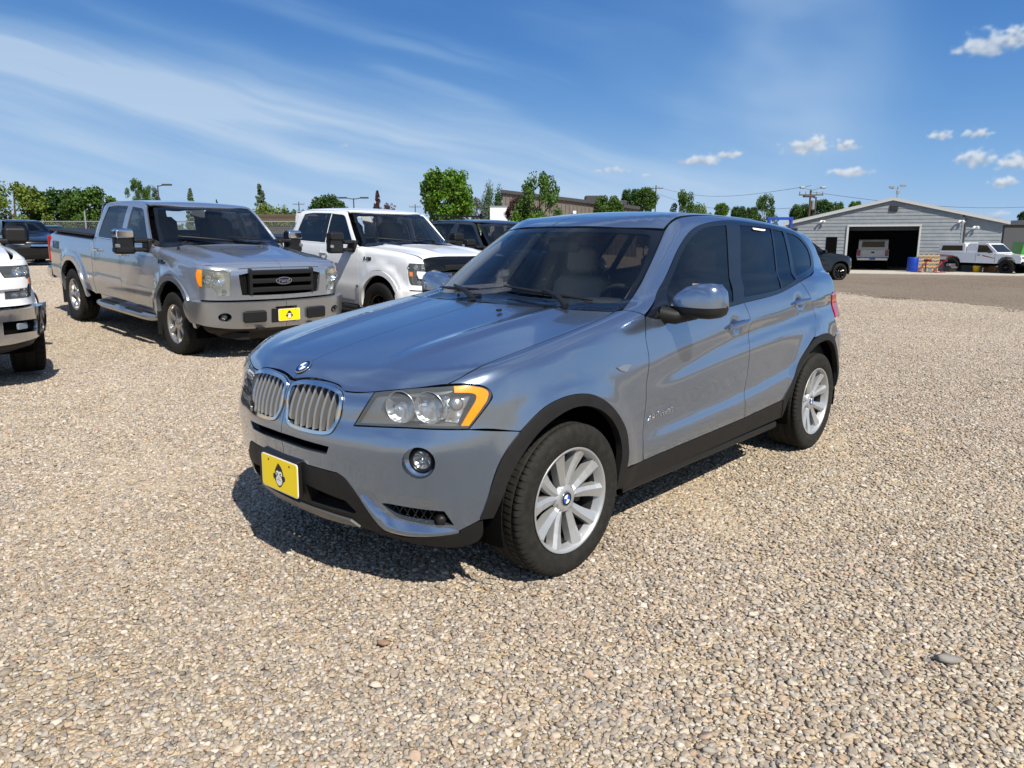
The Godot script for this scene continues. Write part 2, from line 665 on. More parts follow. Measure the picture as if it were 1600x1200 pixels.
func build_ground() -> void:
	var base := mat("lot_soil", Color(1, 1, 1), 0.95, 0, 0, .2)
	var cells := FastNoiseLite.new()
	cells.noise_type = FastNoiseLite.TYPE_CELLULAR
	cells.cellular_return_type = FastNoiseLite.RETURN_CELL_VALUE
	cells.cellular_distance_function = FastNoiseLite.DISTANCE_EUCLIDEAN
	cells.fractal_type = FastNoiseLite.FRACTAL_NONE
	cells.frequency = .075
	cells.seed = 3
	var g := Gradient.new()
	g.offsets = PackedFloat32Array([0, .12, .25, .4, .55, .7, .82, .92, 1])
	g.colors = PackedColorArray([Color(.53, .47, .39), Color(.63, .57, .48), Color(.69, .62, .52), Color(.73, .66, .56), Color(.66, .61, .53), Color(.77, .71, .61), Color(.67, .58, .47), Color(.80, .75, .67), Color(.58, .53, .46)])
	var t := NoiseTexture2D.new()
	t.width = 1024
	t.height = 1024
	t.seamless = true
	t.seamless_blend_skirt = .05
	t.noise = cells
	t.color_ramp = g
	base.albedo_texture = t
	var dist: FastNoiseLite = cells.duplicate()
	dist.cellular_return_type = FastNoiseLite.RETURN_DISTANCE
	var nt := NoiseTexture2D.new()
	nt.width = 1024
	nt.height = 1024
	nt.seamless = true
	nt.seamless_blend_skirt = .05
	nt.noise = dist
	nt.as_normal_map = true
	nt.bump_strength = -6.0
	base.normal_enabled = true
	base.normal_texture = nt
	base.normal_scale = 1.2
	base.uv1_triplanar = true
	base.uv1_world_triplanar = true
	base.uv1_scale = Vector3.ONE * .62
	var sheet := Mb.new()
	var rings := [0.0]
	var r := .5
	while r < 1500.0:
		rings.append(r)
		r *= 1.12
	var n := 96
	for k in rings.size():
		for j in n + 1:
			var a := TAU * j / n
			var x: float = cos(a) * rings[k]
			var z: float = sin(a) * rings[k] - 4.0
			var e := .3
			var nn := Vector3(ground_y(x - e, z) - ground_y(x + e, z), 2 * e, ground_y(x, z - e) - ground_y(x, z + e)).normalized()
			sheet.vert(Vector3(x, ground_y(x, z) - .009, z), nn)
	for k in rings.size() - 1:
		for j in n:
			var q := k * (n + 1) + j
			sheet.quad_i(q, q + 1, q + n + 2, q + n + 1)
	var ground := build("ground", sheet, base, self)
	meta(ground, "tan and grey gravel lot under all the vehicles", "", "", "structure")
	# loose stones: round patches of pebbles, laid again and again at odd angles
	var stone_mat := mat("pebble", Color.WHITE, .85, 0, 0, .3)
	stone_mat.vertex_color_use_as_albedo = true
	mottle(stone_mat, [Color(.80, .80, .80), Color(1, 1, 1)], .05, 9.0, 44)
	var ico := _ico()
	var patches := []
	for variant in 3:
		var b := Mb.new()
		b.colored = true
		for k in 4300:
			var rad := sqrt(rng.randf()) * .64
			var ang := rng.randf() * TAU
			var size := (.0056 + .0078 * pow(rng.randf(), 2.0))
			if rng.randf() < .012: size *= 1.5
			var basis := Basis.from_euler(Vector3(rng.randf() * .7 - .35, rng.randf() * TAU, rng.randf() * .7 - .35)) * Basis.from_scale(Vector3(size * (1.0 + rng.randf() * .55), size * (.44 + rng.randf() * .28), size * (.8 + rng.randf() * .3)))
			var at := Vector3(cos(ang) * rad, size * (.15 + rng.randf() * .45) - .012 + .006 * rng.randf(), sin(ang) * rad)
			b.tint = _stone_color()
			_stone(b, ico, at, basis)
		patches.append(b.mesh())
	var gravel := Node3D.new()
	gravel.name = "gravel"
	meta(gravel, "loose tan, grey and brown pebbles covering the lot", "gravel", "", "stuff")
	add_child(gravel)
	var where := [[], [], []]
	var worn := noise(.22, 3, FastNoiseLite.TYPE_SIMPLEX_SMOOTH, 91)
	var dark_where := []
	var step := .74
	var row := 0
	var z := 1.5
	while z > -37.0:
		var half := 2.2 + absf(z - 1.5) * .78
		var x := -half + (step * .5 if row % 2 else 0.0)
		while x < half:
			var px := x + rng.randf_range(-.12, .12)
			var pz := z + rng.randf_range(-.12, .12)
			var up := Vector3(ground_y(px - .4, pz) - ground_y(px + .4, pz), .8, ground_y(px, pz - .4) - ground_y(px, pz + .4)).normalized()
			var tilt := Basis(Quaternion(Vector3.UP, up)) * Basis(Vector3.UP, rng.randf() * TAU)
			var lay := Transform3D(tilt.scaled(Vector3.ONE * (1.0 if z > -14 else 1.12)), Vector3(px, ground_y(px, pz) - .0075 * smoothstep(.12, .55, worn.get_noise_2d(px * 1.6, pz)), pz))
			if _on_dark_strip(px, pz): dark_where.append(lay)
			else: where[rng.randi() % 3].append(lay)
			x += step
		z -= step * .87
		row += 1
	for variant in 3:
		var mm := MultiMesh.new()
		mm.transform_format = MultiMesh.TRANSFORM_3D
		mm.use_colors = true
		mm.mesh = patches[variant]
		mm.instance_count = where[variant].size()
		for k in where[variant].size():
			mm.set_instance_transform(k, where[variant][k])
			var o3: Vector3 = where[variant][k].origin
			var tone := 1.0 + .10 * worn.get_noise_2d(o3.x * .9 + 40.0, o3.z * .9)
			mm.set_instance_color(k, Color(tone * 1.03, tone * .995, tone * (.975 + .05 * worn.get_noise_2d(o3.x, o3.z + 77.0))))
		var o := MultiMeshInstance3D.new()
		o.name = child_name(gravel, "pebbles")
		o.multimesh = mm
		o.material_override = stone_mat
		meta(o, "", "", "", "stuff")
		gravel.add_child(o, true)
	var dark_stone: StandardMaterial3D = stone_mat.duplicate()
	dark_stone.resource_name = "dark_pebble"
	dark_stone.albedo_color = Color(.70, .675, .65)
	var dm := MultiMesh.new()
	dm.transform_format = MultiMesh.TRANSFORM_3D
	dm.use_colors = true
	dm.mesh = patches[1]
	dm.instance_count = dark_where.size()
	for k in dark_where.size():
		dm.set_instance_transform(k, dark_where[k])
		dm.set_instance_color(k, Color(1, 1, 1) * (1.0 + .16 * worn.get_noise_2d(dark_where[k].origin.x, dark_where[k].origin.z * 2.0)))
	var dg := MultiMeshInstance3D.new()
	dg.name = "dark_gravel"
	dg.multimesh = dm
	dg.material_override = dark_stone
	meta(dg, "darker brown crushed stones between the pale gravel and the workshop", "gravel", "", "stuff")
	add_child(dg)
	# darker crushed asphalt in front of the workshop
	var dark := mat("millings", Color.WHITE, .95, 0, 0, .2)
	mottle(dark, [Color(.36, .325, .29), Color(.50, .455, .41), Color(.58, .53, .48)], .09, .9, 21, true)
	dark.normal_enabled = true
	dark.normal_texture = nt
	var strip := Mb.new()
	for k in 60:
		var z0 := 2.0 - k * .72
		var z1 := 2.0 - (k + 1) * .72
		var xs := [0.0, 2.0, 4.0, 6.0, 8.0, 10.0, 12.0, 15.0, 20.0, 60.0]
		for q in 9:
			var a0 := _dark_edge(z0)
			var a1 := _dark_edge(z1)
			var c := []
			for e in [[a0 + xs[q], z0], [a0 + xs[q + 1], z0], [a1 + xs[q + 1], z1], [a1 + xs[q], z1]]: c.append(Vector3(e[0], ground_y(e[0], e[1]) + .004, e[1]))
			strip.quad(c[0], c[1], c[2], c[3], Vector3.UP)
	var road := build("dark_gravel_road", strip, dark, self)
	meta(road, "strip of darker crushed gravel in front of the grey workshop", "", "", "structure")


func _dark_edge(z: float) -> float:
	return 11.3 + .26 * (z + 16.4) + .22 * sin(z * 1.3) + .12 * sin(z * 3.7)


func _on_dark_strip(x: float, z: float) -> bool:
	return x > _dark_edge(z) and z > -40.5


func _stone_color() -> Color:
	var pal := [Color(.47, .405, .30), Color(.40, .345, .27), Color(.56, .50, .40), Color(.32, .29, .25), Color(.62, .57, .48), Color(.44, .345, .24), Color(.49, .46, .40), Color(.30, .265, .215), Color(.68, .64, .57), Color(.47, .34, .25), Color(.36, .36, .35), Color(.19, .185, .18)]
	var c: Color = pal[mini(rng.randi() % 12, 11)]
	c = c.lerp(Color(.455, .395, .33), .34)
	var k := rng.randf_range(.84, 1.16)
	return Color(c.r * k, c.g * k, c.b * k)


func _ico() -> Array:
	var p := (1.0 + sqrt(5.0)) / 2.0
	var v := []
	for e in [[-1, p, 0], [1, p, 0], [-1, -p, 0], [1, -p, 0], [0, -1, p], [0, 1, p], [0, -1, -p], [0, 1, -p], [p, 0, -1], [p, 0, 1], [-p, 0, -1], [-p, 0, 1]]:
		v.append(Vector3(e[0], e[1], e[2]).normalized())
	return [v, [0, 11, 5, 0, 5, 1, 0, 1, 7, 0, 7, 10, 0, 10, 11, 1, 5, 9, 5, 11, 4, 11, 10, 2, 10, 7, 6, 7, 1, 8, 3, 9, 4, 3, 4, 2, 3, 2, 6, 3, 6, 8, 3, 8, 9, 4, 9, 5, 2, 4, 11, 6, 2, 10, 8, 6, 7, 9, 8, 1]]


func _stone(b: Mb, ico: Array, at: Vector3, basis: Basis) -> void:
	var k := b.v.size()
	var inv := basis.inverse().transposed()
	for p in ico[0]:
		var q: Vector3 = p * rng.randf_range(.72, 1.15)
		b.vert(at + basis * q, ((inv * p).normalized() + Vector3(rng.randf() - .5, rng.randf() - .5, rng.randf() - .5) * .8).normalized())
	for t in range(0, 60, 3):
		# the icosahedron's corners run anticlockwise, so turn them
		b.i.append(k + ico[1][t]); b.i.append(k + ico[1][t + 2]); b.i.append(k + ico[1][t + 1])


# ---------------------------------------------------------------- materials

func mat(called: String, col: Color, rough := 0.6, metal := 0.0, coat := 0.0, spec := 0.5) -> StandardMaterial3D:
	var m := StandardMaterial3D.new()
	m.resource_name = called
	m.albedo_color = col
	m.roughness = rough
	m.metallic = metal
	m.metallic_specular = spec
	if coat > 0.0:
		m.clearcoat_enabled = true
		m.clearcoat = coat
		m.clearcoat_roughness = 0.03
	M[called] = m
	return m


func pane(called: String, col: Color, alpha: float) -> StandardMaterial3D:
	var m := mat(called, Color(col.r, col.g, col.b, alpha), 0.02)
	m.transparency = BaseMaterial3D.TRANSPARENCY_ALPHA
	return m


func noise(freq: float, octaves := 4, kind := FastNoiseLite.TYPE_SIMPLEX_SMOOTH, seed_no := 1) -> FastNoiseLite:
	var f := FastNoiseLite.new()
	f.noise_type = kind
	f.frequency = freq
	f.fractal_octaves = octaves
	f.seed = seed_no
	return f


# a tiling mottle between colours, used through world or own-axes triplanar mapping
func mottle(m: StandardMaterial3D, cols: Array, freq: float, per_metre: float, seed_no := 1, world := false) -> void:
	var g := Gradient.new()
	g.offsets = PackedFloat32Array()
	var offs := PackedFloat32Array()
	var cc := PackedColorArray()
	for k in cols.size():
		offs.append(float(k) / (cols.size() - 1))
		cc.append(cols[k])
	g.offsets = offs
	g.colors = cc
	var t := NoiseTexture2D.new()
	t.width = 512
	t.height = 512
	t.seamless = true
	t.noise = noise(freq, 5, FastNoiseLite.TYPE_SIMPLEX_SMOOTH, seed_no)
	t.color_ramp = g
	m.albedo_texture = t
	m.uv1_triplanar = true
	m.uv1_world_triplanar = world
	m.uv1_scale = Vector3.ONE * per_metre


# fine dust and swirl marks: the gloss of a used car is never even
func dusty(m: StandardMaterial3D, lo: float, hi: float, seed_no: int, per_metre := 0.9) -> void:
	var g := Gradient.new()
	g.offsets = PackedFloat32Array([0.0, 0.55, 1.0])
	g.colors = PackedColorArray([Color(lo, lo, lo), Color((lo + hi) * 0.5, (lo + hi) * 0.5, (lo + hi) * 0.5), Color(hi, hi, hi)])
	var t := NoiseTexture2D.new()
	t.width = 512
	t.height = 512
	t.seamless = true
	t.noise = noise(0.02, 6, FastNoiseLite.TYPE_SIMPLEX_SMOOTH, seed_no)
	t.color_ramp = g
	m.roughness = 1.0
	m.roughness_texture = t
	m.uv1_triplanar = true
	m.uv1_scale = Vector3.ONE * per_metre


func make_materials() -> void:
	mat("paint_blue", Color(0.53, 0.592, 0.678), 0.18, 0.88, 1.0)
	mat("paint_silver", Color(0.655, 0.685, 0.73), 0.20, 0.74, 1.0)
	mat("paint_white", Color(0.875, 0.885, 0.9), 0.35, 0.0, 0.8)
	mat("paint_charcoal", Color(0.17, 0.18, 0.20), 0.35, 0.4, 1.0)
	mat("paint_black", Color(0.055, 0.06, 0.07), 0.3, 0.3, 1.0)
	mat("paint_green", Color(0.16, 0.62, 0.10), 0.4, 0.0, 0.8)
	mottle(mat("cladding", Color.WHITE, 0.62, 0.0, 0.0, 0.4), [Color(0.085, 0.085, 0.09), Color(0.12, 0.12, 0.12)], 0.02, 1.2, 8)
	mat("black_plastic", Color(0.09, 0.09, 0.095), 0.5, 0.0, 0.0, 0.45)
	mat("gloss_black", Color(0.035, 0.035, 0.04), 0.18)
	mat("void", Color(0.02, 0.02, 0.022), 0.9, 0.0, 0.0, 0.2)
	mat("chrome", Color(0.86, 0.87, 0.88), 0.09, 1.0)
	mat("satin_metal", Color(0.72, 0.73, 0.74), 0.3, 0.9)
	mat("barrel_grey", Color(.20, .20, .205), .5, .5)  # rim barrel: shade between the spokes put into a darker colour
	dusty(mat("wheel_silver", Color(0.69, 0.70, 0.71), 0.4, 0.55, 0.4), 0.32, 0.5, 9, 3.0)
	mat("wheel_chrome", Color(0.74, 0.73, 0.72), 0.24, 0.85)
	mat("slat_grey", Color(0.60, 0.60, 0.60), 0.3, 0.7)
	mat("brake_steel", Color(0.33, 0.31, 0.30), 0.45, 0.9)
	mottle(mat("rubber", Color.WHITE, 0.78, 0.0, 0.0, 0.35), [Color(0.10, 0.10, 0.10), Color(0.14, 0.137, 0.13), Color(0.185, 0.178, 0.165)], 0.02, 2.0, 10)
	mottle(mat("rubber_black", Color.WHITE, 0.8, 0.0, 0.0, 0.3), [Color(0.09, 0.09, 0.09), Color(0.13, 0.125, 0.12)], 0.02, 2.0, 11)
	pane("windscreen_glass", Color(0.03, 0.05, 0.06), 0.14)
	pane("tinted_glass", Color(0.008, 0.011, 0.016), 0.90)
	pane("dark_glass", Color(0.008, 0.01, 0.013), 0.94)
	pane("lamp_glass", Color(0.75, 0.78, 0.8), 0.10)
	pane("hazy_lamp_glass", Color(0.80, 0.82, 0.76), 0.16)
	pane("mirror_glass", Color(0.5, 0.55, 0.6), 0.8)
	mat("amber", Color(1.0, 0.56, 0.0), 0.22, 0.0, 1.0)
	mat("red_lens", Color(0.62, 0.02, 0.03), 0.2, 0.0, 1.0)
	mat("lamp_dark", Color(0.16, 0.17, 0.18), 0.3, 0.6)
	mat("lamp_grey", Color(0.40, 0.41, 0.42), 0.3, 0.5)
	mat("seat_cloth", Color(0.60, 0.585, 0.54), 0.8)
	mat("interior_grey", Color(0.42, 0.43, 0.42), 0.85)
	mat("dash", Color(0.11, 0.115, 0.12), 0.7)
	mat("plate_yellow", Color(0.95, 0.83, 0.03), 0.4)
	mat("plate_white", Color(0.88, 0.88, 0.86), 0.5)
	mat("ink", Color(0.03, 0.03, 0.03), 0.5)
	mat("badge_blue", Color(0.05, 0.33, 0.72), 0.25, 0.0, 1.0)
	mat("oval_blue", Color(0.02, 0.06, 0.22), 0.2, 0.2, 1.0)
	mat("badge_dark", Color(0.07, 0.075, 0.085), 0.25, 0.3, 0.6)
	mat("decal_red", Color(0.55, 0.10, 0.07), 0.5)


# ---------------------------------------------------------------- the blue SUV

class HeroBody:
	var reach := 1.1
	var high := 1.75
	var nose := 1.05
	var tail := -4.0
	var axis := 0.1
	var tail_axis := -2.8
	var cell := 0.042
	var Pl := Crv.new([-3.9, .78, -3.6, .85, -3.2, .905, -2.81, .932, -2.2, .925, -1.5, .925, -.7, .920, -.2, .930, .15, .926, .4, .90, .7, .83, .95, .72])
	var In := Crv.new([.1, .10, .25, .05, .40, .012, .50, .0, .62, .003, .75, .006, .85, .014, .92, .026, 1.0, .044, 1.1, .070, 1.2, .105, 1.3, .15])
	var T := Crv.new([-1.2, 1.28, -.8, 1.225, -.46, 1.172, -.1, 1.118, .3, 1.052, .6, .990, .77, .942, .86, .893, .92, .82, 1.0, .6])
	var Fr := Crv.new([.1, .66, .2, .74, .28, .79, .38, .845, .48, .868, .58, .874, .66, .880, .72, .870, .78, .850, .85, .843, .93, .815, 1.05, .74])
	var Fw := Crv.new([0, 0, .15, .004, .3, .022, .45, .058, .6, .105, .72, .178, .82, .275, .9, .39, .98, .56])
	var Re := Crv.new([.1, 3.55, .3, 3.66, .45, 3.74, .6, 3.775, .75, 3.77, .85, 3.73, .95, 3.70, 1.1, 3.66, 1.25, 3.60])
	var Rw := Crv.new([0, 0, .3, .02, .5, .06, .65, .13, .8, .26, .9, .42, 1.0, .65])
	var Rf := Crv.new([-4., 1.33, -3.6, 1.49, -3.3, 1.567, -2.8, 1.622, -2.2, 1.660, -1.6, 1.671, -1.2, 1.638, -.913, 1.572, -.6, 1.46])
	var Wx := Crv.new([.9, -.15, 1.172, -.463, 1.4, -.718, 1.569, -.913, 1.75, -1.13])
	var Gs := Crv.new([.9, .88, 1.1, .83, 1.2, .80, 1.35, .748, 1.5, .685, 1.6, .636, 1.7, .575])
	var Gp := Crv.new([-3.9, .21, -3.5, .115, -3.1, .052, -2.6, .016, -2, .0, -1.4, .0, -1.0, .015, -.6, .045, -.2, .10])
	var Bx := Crv.new([.9, 3.80, 1.1, 3.70, 1.3, 3.58, 1.5, 3.46, 1.7, 3.34])
	var yU := Crv.new([-3.9, 1.135, -3.1, 1.100, -2.49, 1.065, -1.567, .995, -.9, .915, -.3, .83])
	var yL := Crv.new([-3, .66, -2.3, .575, -1.7, .515, -.6, .455, 0, .43])

	func f(x: float, y: float, z: float) -> float:
		var a := absf(z)
		var lo := -9.0
		var up := -9.0
		if y < 1.32:
			var w := Pl.at(x) - In.at(y)
			var s := (y - yU.at(x) + .085) / .062
			if s * s < 9.0:
				w -= sst_(-.35, -1.0, x) * .016 * exp(-s * s)
			var q := y - yL.at(x)
			if q > 0.0 and q < 0.42:
				w -= sst_(-.3, -.8, x) * sst_(-2.75, -2.2, x) * .018 * sst_(.0, .10, q) * (1.0 - sst_(.10, .42, q))
			var r := minf(Vector2(x, y - .37).length(), Vector2(x + 2.81, y - .37).length())
			if r < .56:
				w += .016 * (1.0 - sst_(.44, .56, r))
			if x < -1.4 and y > .9:
				for hc in [Vector2(-1.585, 1.003), Vector2(-2.548, 1.080)]:
					var g2: float = Vector2((x - hc.x) / .050, (y - hc.y) / .034).length_squared()
					if g2 < 6.0: w -= .020 * exp(-g2)
			var top := y - T.at(x) + .036 * pow(a / .85, 2.2)
			if x > .2 - .58:
				var e := (a - (.40 - .096 * (x - .8))) / .06
				if e * e < 9.0: top -= .015 * exp(-e * e) * sst_(.78, .2, x)
			lo = smax_(a - w, top, .06)
			var fr := x - Fr.at(y) + Fw.at(a)
			if x > .3 and y < .52 and a > .45:
				# pocket round the corner vent
				fr += .024 * sst_(.0, .04, .505 - .045 * pow((a - .5) / .3, 3.0) - y) * sst_(.46, .53, a) * sst_(.815, .765, a) * sst_(.315, .36, y)
			lo = smax_(lo, fr, .12)
			lo = smax_(lo, -x - Re.at(y) + Rw.at(a), .06)
			lo = smax_(lo, .235 - y, .03)
		else:
			lo = y - 1.2
		if y < 0.95: return lo
		up = smax_(a - Gs.at(y) + Gp.at(x), y - Rf.at(x) + .0667 * a * a, .075)
		var cy := clampf(y - 1.14, 0.0, .5)
		up = smax_(up, (x - Wx.at(y) + (.42 + 2.4 * cy * cy) * a * a) * .7, .035)
		up = smax_(up, -x - Bx.at(y) + .22 * a * a, .06)
		up = smax_(up, 1.0 - y, .02)
		var h := maxf(.035 - absf(lo - up), 0.0)
		return minf(lo, up) - h * h / .14

	static func smax_(a: float, b: float, k: float) -> float:
		var h := maxf(k - absf(a - b), 0.0)
		return maxf(a, b) + h * h / (4.0 * k)

	static func sst_(a: float, b: float, x: float) -> float:
		var t := clampf((x - a) / (b - a), 0.0, 1.0)
		return t * t * (3.0 - 2.0 * t)


const HERO_AT := Vector3(-0.40628, 0.0, -3.72012)
const HERO_YAW := 3.958475


func build_hero() -> void:
	var body := HeroBody.new()
	var s := thing("blue_suv", "metallic blue SUV with yellow front plate, nearest vehicle, parked alone on the gravel", "car", HERO_AT, HERO_YAW)
	var paint: Material = M.paint_blue
	# hood
	var hood_front := [.806, 0, .800, -.03, .786, -.12, .780, -.221, .777, -.31, .783, -.362, .742, -.499, .673, -.639, .578, -.754]
	var hood := panel(body, TOP, outline([hood_front, [.578, -.754, .502, -.783, .32, -.80, -.042, -.812, -.30, -.804, -.44, -.791, -.485, -.777], [-.485, -.777, -.416, -.602, -.363, -.285, -.35, 0]]), {"seam": true, "cell": .036})
	hood.mirror_z()
	build("hood", hood, paint, s)
	# kidney openings, in the FRONT view (z, y)
	var kid := outline([[-.012, .80, -.016, .862, -.032, .882, -.10, .897, -.227, .900, -.319, .890, -.362, .870, -.374, .815, -.349, .727, -.304, .703, -.202, .697, -.075, .703, -.03, .735, -.012, .80]])
	# fascia
	var kid_round := _to_round(body, kid)
	var fog := _ring_outline(.872, .636, .070, .064, 24)
	var vent := outline([[.690, .442, .752, .446, .978, .428], [.978, .428, 1.022, .362], [1.022, .362, .90, .366, .78, .384, .73, .41, .690, .442]])
	var slot := outline([[-.03, .664, .18, .664, .413, .659], [.413, .659, .391, .623], [.391, .623, .2, .622, -.03, .625]])
	var fascia_shape := outline([[0, .889, .03, .888, .12, .902, .314, .909, .429, .902, .486, .884], [.486, .884, .57, .886, .669, .898], [.669, .898, .558, .757], [.558, .757, .82, .771, 1.085, .762], [1.085, .762, 1.279, .736, 1.325, .729], [1.325, .729, 1.236, .642, 1.184, .542, 1.145, .386], [1.145, .386, 1.047, .339], [1.047, .339, 1.042, .323], [1.042, .323, .851, .303, .73, .306, .665, .336, .619, .403, .573, .463, .507, .527, .449, .550], [.449, .550, 0, .556]])
	var fascia := panel(body, ROUND, fascia_shape, {"seam": true, "holes": [kid_round, fog, vent, slot], "skirt": .03, "stretch": 0.9})
	fascia.mirror_z()
	build("front_bumper", fascia, paint, s)
	var lip_shape := outline([[0, .556, .449, .550], [.449, .55, .507, .527, .573, .463, .619, .403, .665, .336, .73, .306, .851, .303, 1.042, .323], [1.042, .323, 1.047, .339], [1.047, .339, 1.145, .383], [1.145, .383, 1.15, .30, 1.10, .262, 1.0, .252, .8, .272, .648, .290, .541, .298, 0, .298]])
	var low_slot := outline([[.19, .462, .49, .432], [.49, .432, .545, .390], [.545, .390, .5, .372, .19, .372]])
	var lip := panel(body, ROUND, lip_shape, {"seam": true, "holes": [low_slot], "skirt": .05, "off": .002})
	lip.mirror_z()
	build("bumper_cladding", lip, M.cladding, s)
	var skid := panel(body, ROUND, outline([[0, .352, .3, .352, .50, .345], [.50, .345, .56, .312], [.56, .312, .3, .306, 0, .306]]), {"seam": true, "off": .012, "skirt": .03})
	skid.mirror_z()
	build("skid_trim", skid, M.lamp_grey, s)
	# painted trim below the corner vents
	var trim := Mb.new()
	var rows := [[.600, .478, .655, .442, .712, .402, .765, .384, .90, .364, 1.02, .350], [.588, .474, .628, .424, .680, .368, .750, .343, .88, .334, 1.035, .340], [.575, .468, .614, .408, .664, .338, .735, .312, .86, .308, 1.045, .325]]
	var lift := [-.004, .016, .004]
	var fine := []
	for k in 3: fine.append(outline([rows[k]], 4))
	var m := 999
	for k in 3: m = mini(m, fine[k].size())
	for k in 3:
		for q in m:
			var r := view_ray(ROUND, fine[k][q].x, fine[k][q].y, body)
			var p := cast(body, r[0], r[1], r[2])
			var nn := slope(body, p)
			trim.vert(p + nn * (lift[k] * sin(PI * clampf((q + .6) / m, 0, 1))), (nn + Vector3(.1, [.95, .45, -.5][k], 0)).normalized())
	for k in 2:
		for q in m - 1: trim.quad_i(k * m + q, k * m + q + 1, (k + 1) * m + q + 1, (k + 1) * m + q)
	pair("bumper_trim", trim, paint, s)
	# dark backings behind every opening
	var back := Mb.new()
	for h in [[-.05, 0.44, .60, .70, .70], [-.05, 0.60, .33, .49, .70]]:
		for u in 8:
			var u0: float = lerpf(h[0], h[1], u / 8.0)
			var u1: float = lerpf(h[0], h[1], (u + 1) / 8.0)
			back.quad(Vector3(h[4], h[2], -tan(u0) * .6), Vector3(h[4], h[3], -tan(u0) * .6), Vector3(h[4], h[3], -tan(u1) * .6), Vector3(h[4], h[2], -tan(u1) * .6), Vector3(1, 0, 0))
	back.mirror_z()
	build("intake_backing", back, M.void, s)
	# mesh in the corner vents
	var net := Mb.new()
	for k in 9:
		for way in [-1.0, 1.0]:
			var u0 := .70 + k * .038
			var l := []
			for t in 4:
				var r := view_ray(ROUND, u0 + way * .05 * (t / 3.0 - .5), lerpf(.36, .445, t / 3.0), body)
				l.append(cast(body, r[0], r[1], r[2]) + r[1] * .028)
			net.tube(l, [.0028], 5, false)
	pair("vent_mesh", net, M.black_plastic, s)
	pair("vent_backing", panel(body, ROUND, vent, {"off": -.045, "skirt": 0, "gap": -.01}), M.void, s)
	var sensor := Mb.new()
	var sr := view_ray(ROUND, .965, .388, body)
	var sq := cast(body, sr[0], sr[1], sr[2])
	sensor.lathe([Vector2(0, .012), Vector2(.012, .012), Vector2(.02, .004), Vector2(.022, -.04)], 16, sq, _face(-sr[1]))
	pair("parking_sensor", sensor, M.black_plastic, s)
	# grilles
	var bezel_shape := inset(kid, .002)
	var hole := inset(kid, .016)
	for side in [-1, 1]:
		var g := joint("grille", s)
		var ring := panel(body, FRONT, bezel_shape, {"holes": [hole], "off": .007, "skirt": .03, "gap": 0, "cell": .03})
		var slats := Mb.new()
		for k in 8:
			var zz := -.045 - k * .0425
			var l0 := []
			var lowest := .712 if k < 7 else .735
			var highest := .888 if k > 0 else .872
			var q0 := cast(body, Vector3(1.05, lowest, zz), Vector3(-1, 0, 0), 1.0)
			var q1 := cast(body, Vector3(1.05, highest, zz), Vector3(-1, 0, 0), 1.0)
			for t in 7:
				l0.append(q0.lerp(q1, t / 6.0) + Vector3(-.012 + .012 * sin(PI * t / 6.0), 0, 0))
			for t in 6:
				var a: Vector3 = l0[t]
				var d: Vector3 = l0[t + 1]
				var w := Vector3(0, 0, .0065)
				var dp := Vector3(-.055, 0, 0)
				var e := Vector3(.006, 0, 0)
				slats.quad(a - w, d - w, d + e, a + e)
				slats.quad(a + e, d + e, d + w, a + w)
				slats.quad(a - w, d - w, d + dp - w * .4, a + dp - w * .4, Vector3(0, 0, -1))
				slats.quad(a + w, d + w, d + dp + w * .4, a + dp + w * .4, Vector3(0, 0, 1))
		var dark := panel(body, FRONT, inset(kid, -.004), {"off": -.075, "skirt": 0, "gap": 0, "cell": .08})
		for e in [["surround", ring, M.chrome], ["slats", slats, M.slat_grey], ["backing", dark, M.void]]:
			build(e[0], e[1] if side < 0 else e[1].mirrored(), e[2], g)
	_hero_lamps(body, s)
	# fenders
	pair("fender", panel(body, DIAG, outline3(DIAG, [
		[.578, .936, -.754, .502, .970, -.783, .32, 1.017, -.80, -.042, 1.076, -.812, -.301, 1.116, -.804, -.44, 1.138, -.791, -.491, 1.147, -.777],
		[-.491, 1.147, -.777, -.537, 1.152, -.793], [-.537, 1.152, -.793, -.662, 1.122, -.842],
		[-.662, 1.122, -.842, -.633, 1.017, -.872, -.633, .914, -.896, -.603, .786, -.905, -.598, .688, -.909, -.572, .481, -.919, -.597, .395, -.908],
		[-.597, .395, -.908, -.409, .404, -.931],
		[-.409, .404, -.931, -.405, .509, -.941, -.375, .616, -.939, -.265, .734, -.940, -.132, .809, -.935, .027, .833, -.931, .191, .809, -.927, .330, .729, -.915],
		[.330, .729, -.915, .371, .736, -.902, .543, .760, -.831], [.543, .760, -.831, .457, .858, -.862, .441, .891, -.863, .465, .923, -.845, .531, .938, -.796, .578, .936, -.754]]), {}), paint, s)
	# side doors
	var belt_f := [-.672, 1.118, -.85, 1.092, -1.425, 1.104, -1.733, 1.121]
	var b_line := [-1.733, 1.121, -1.777, 1.026, -1.75, .92, -1.727, .827, -1.717, .662, -1.675, .545, -1.69, .425]
	var door := panel(body, SIDE, outline([belt_f, b_line, [-1.69, .425, -1.1, .41, -.597, .397], [-.597, .397, -.572, .481, -.598, .688, -.603, .786, -.633, .914, -.633, 1.017, -.672, 1.118]]), {"cell": .027})
	var rear_door := panel(body, SIDE, outline([[-1.733, 1.121, -2.231, 1.148, -2.635, 1.210], [-2.635, 1.21, -2.71, 1.13, -2.77, 1.03, -2.79, .97, -2.74, .90, -2.683, .832], [-2.683, .832, -2.614, .80, -2.465, .69, -2.326, .534, -2.24, .452], [-2.24, .452, -1.69, .425], _flip(b_line)]), {"cell": .027})
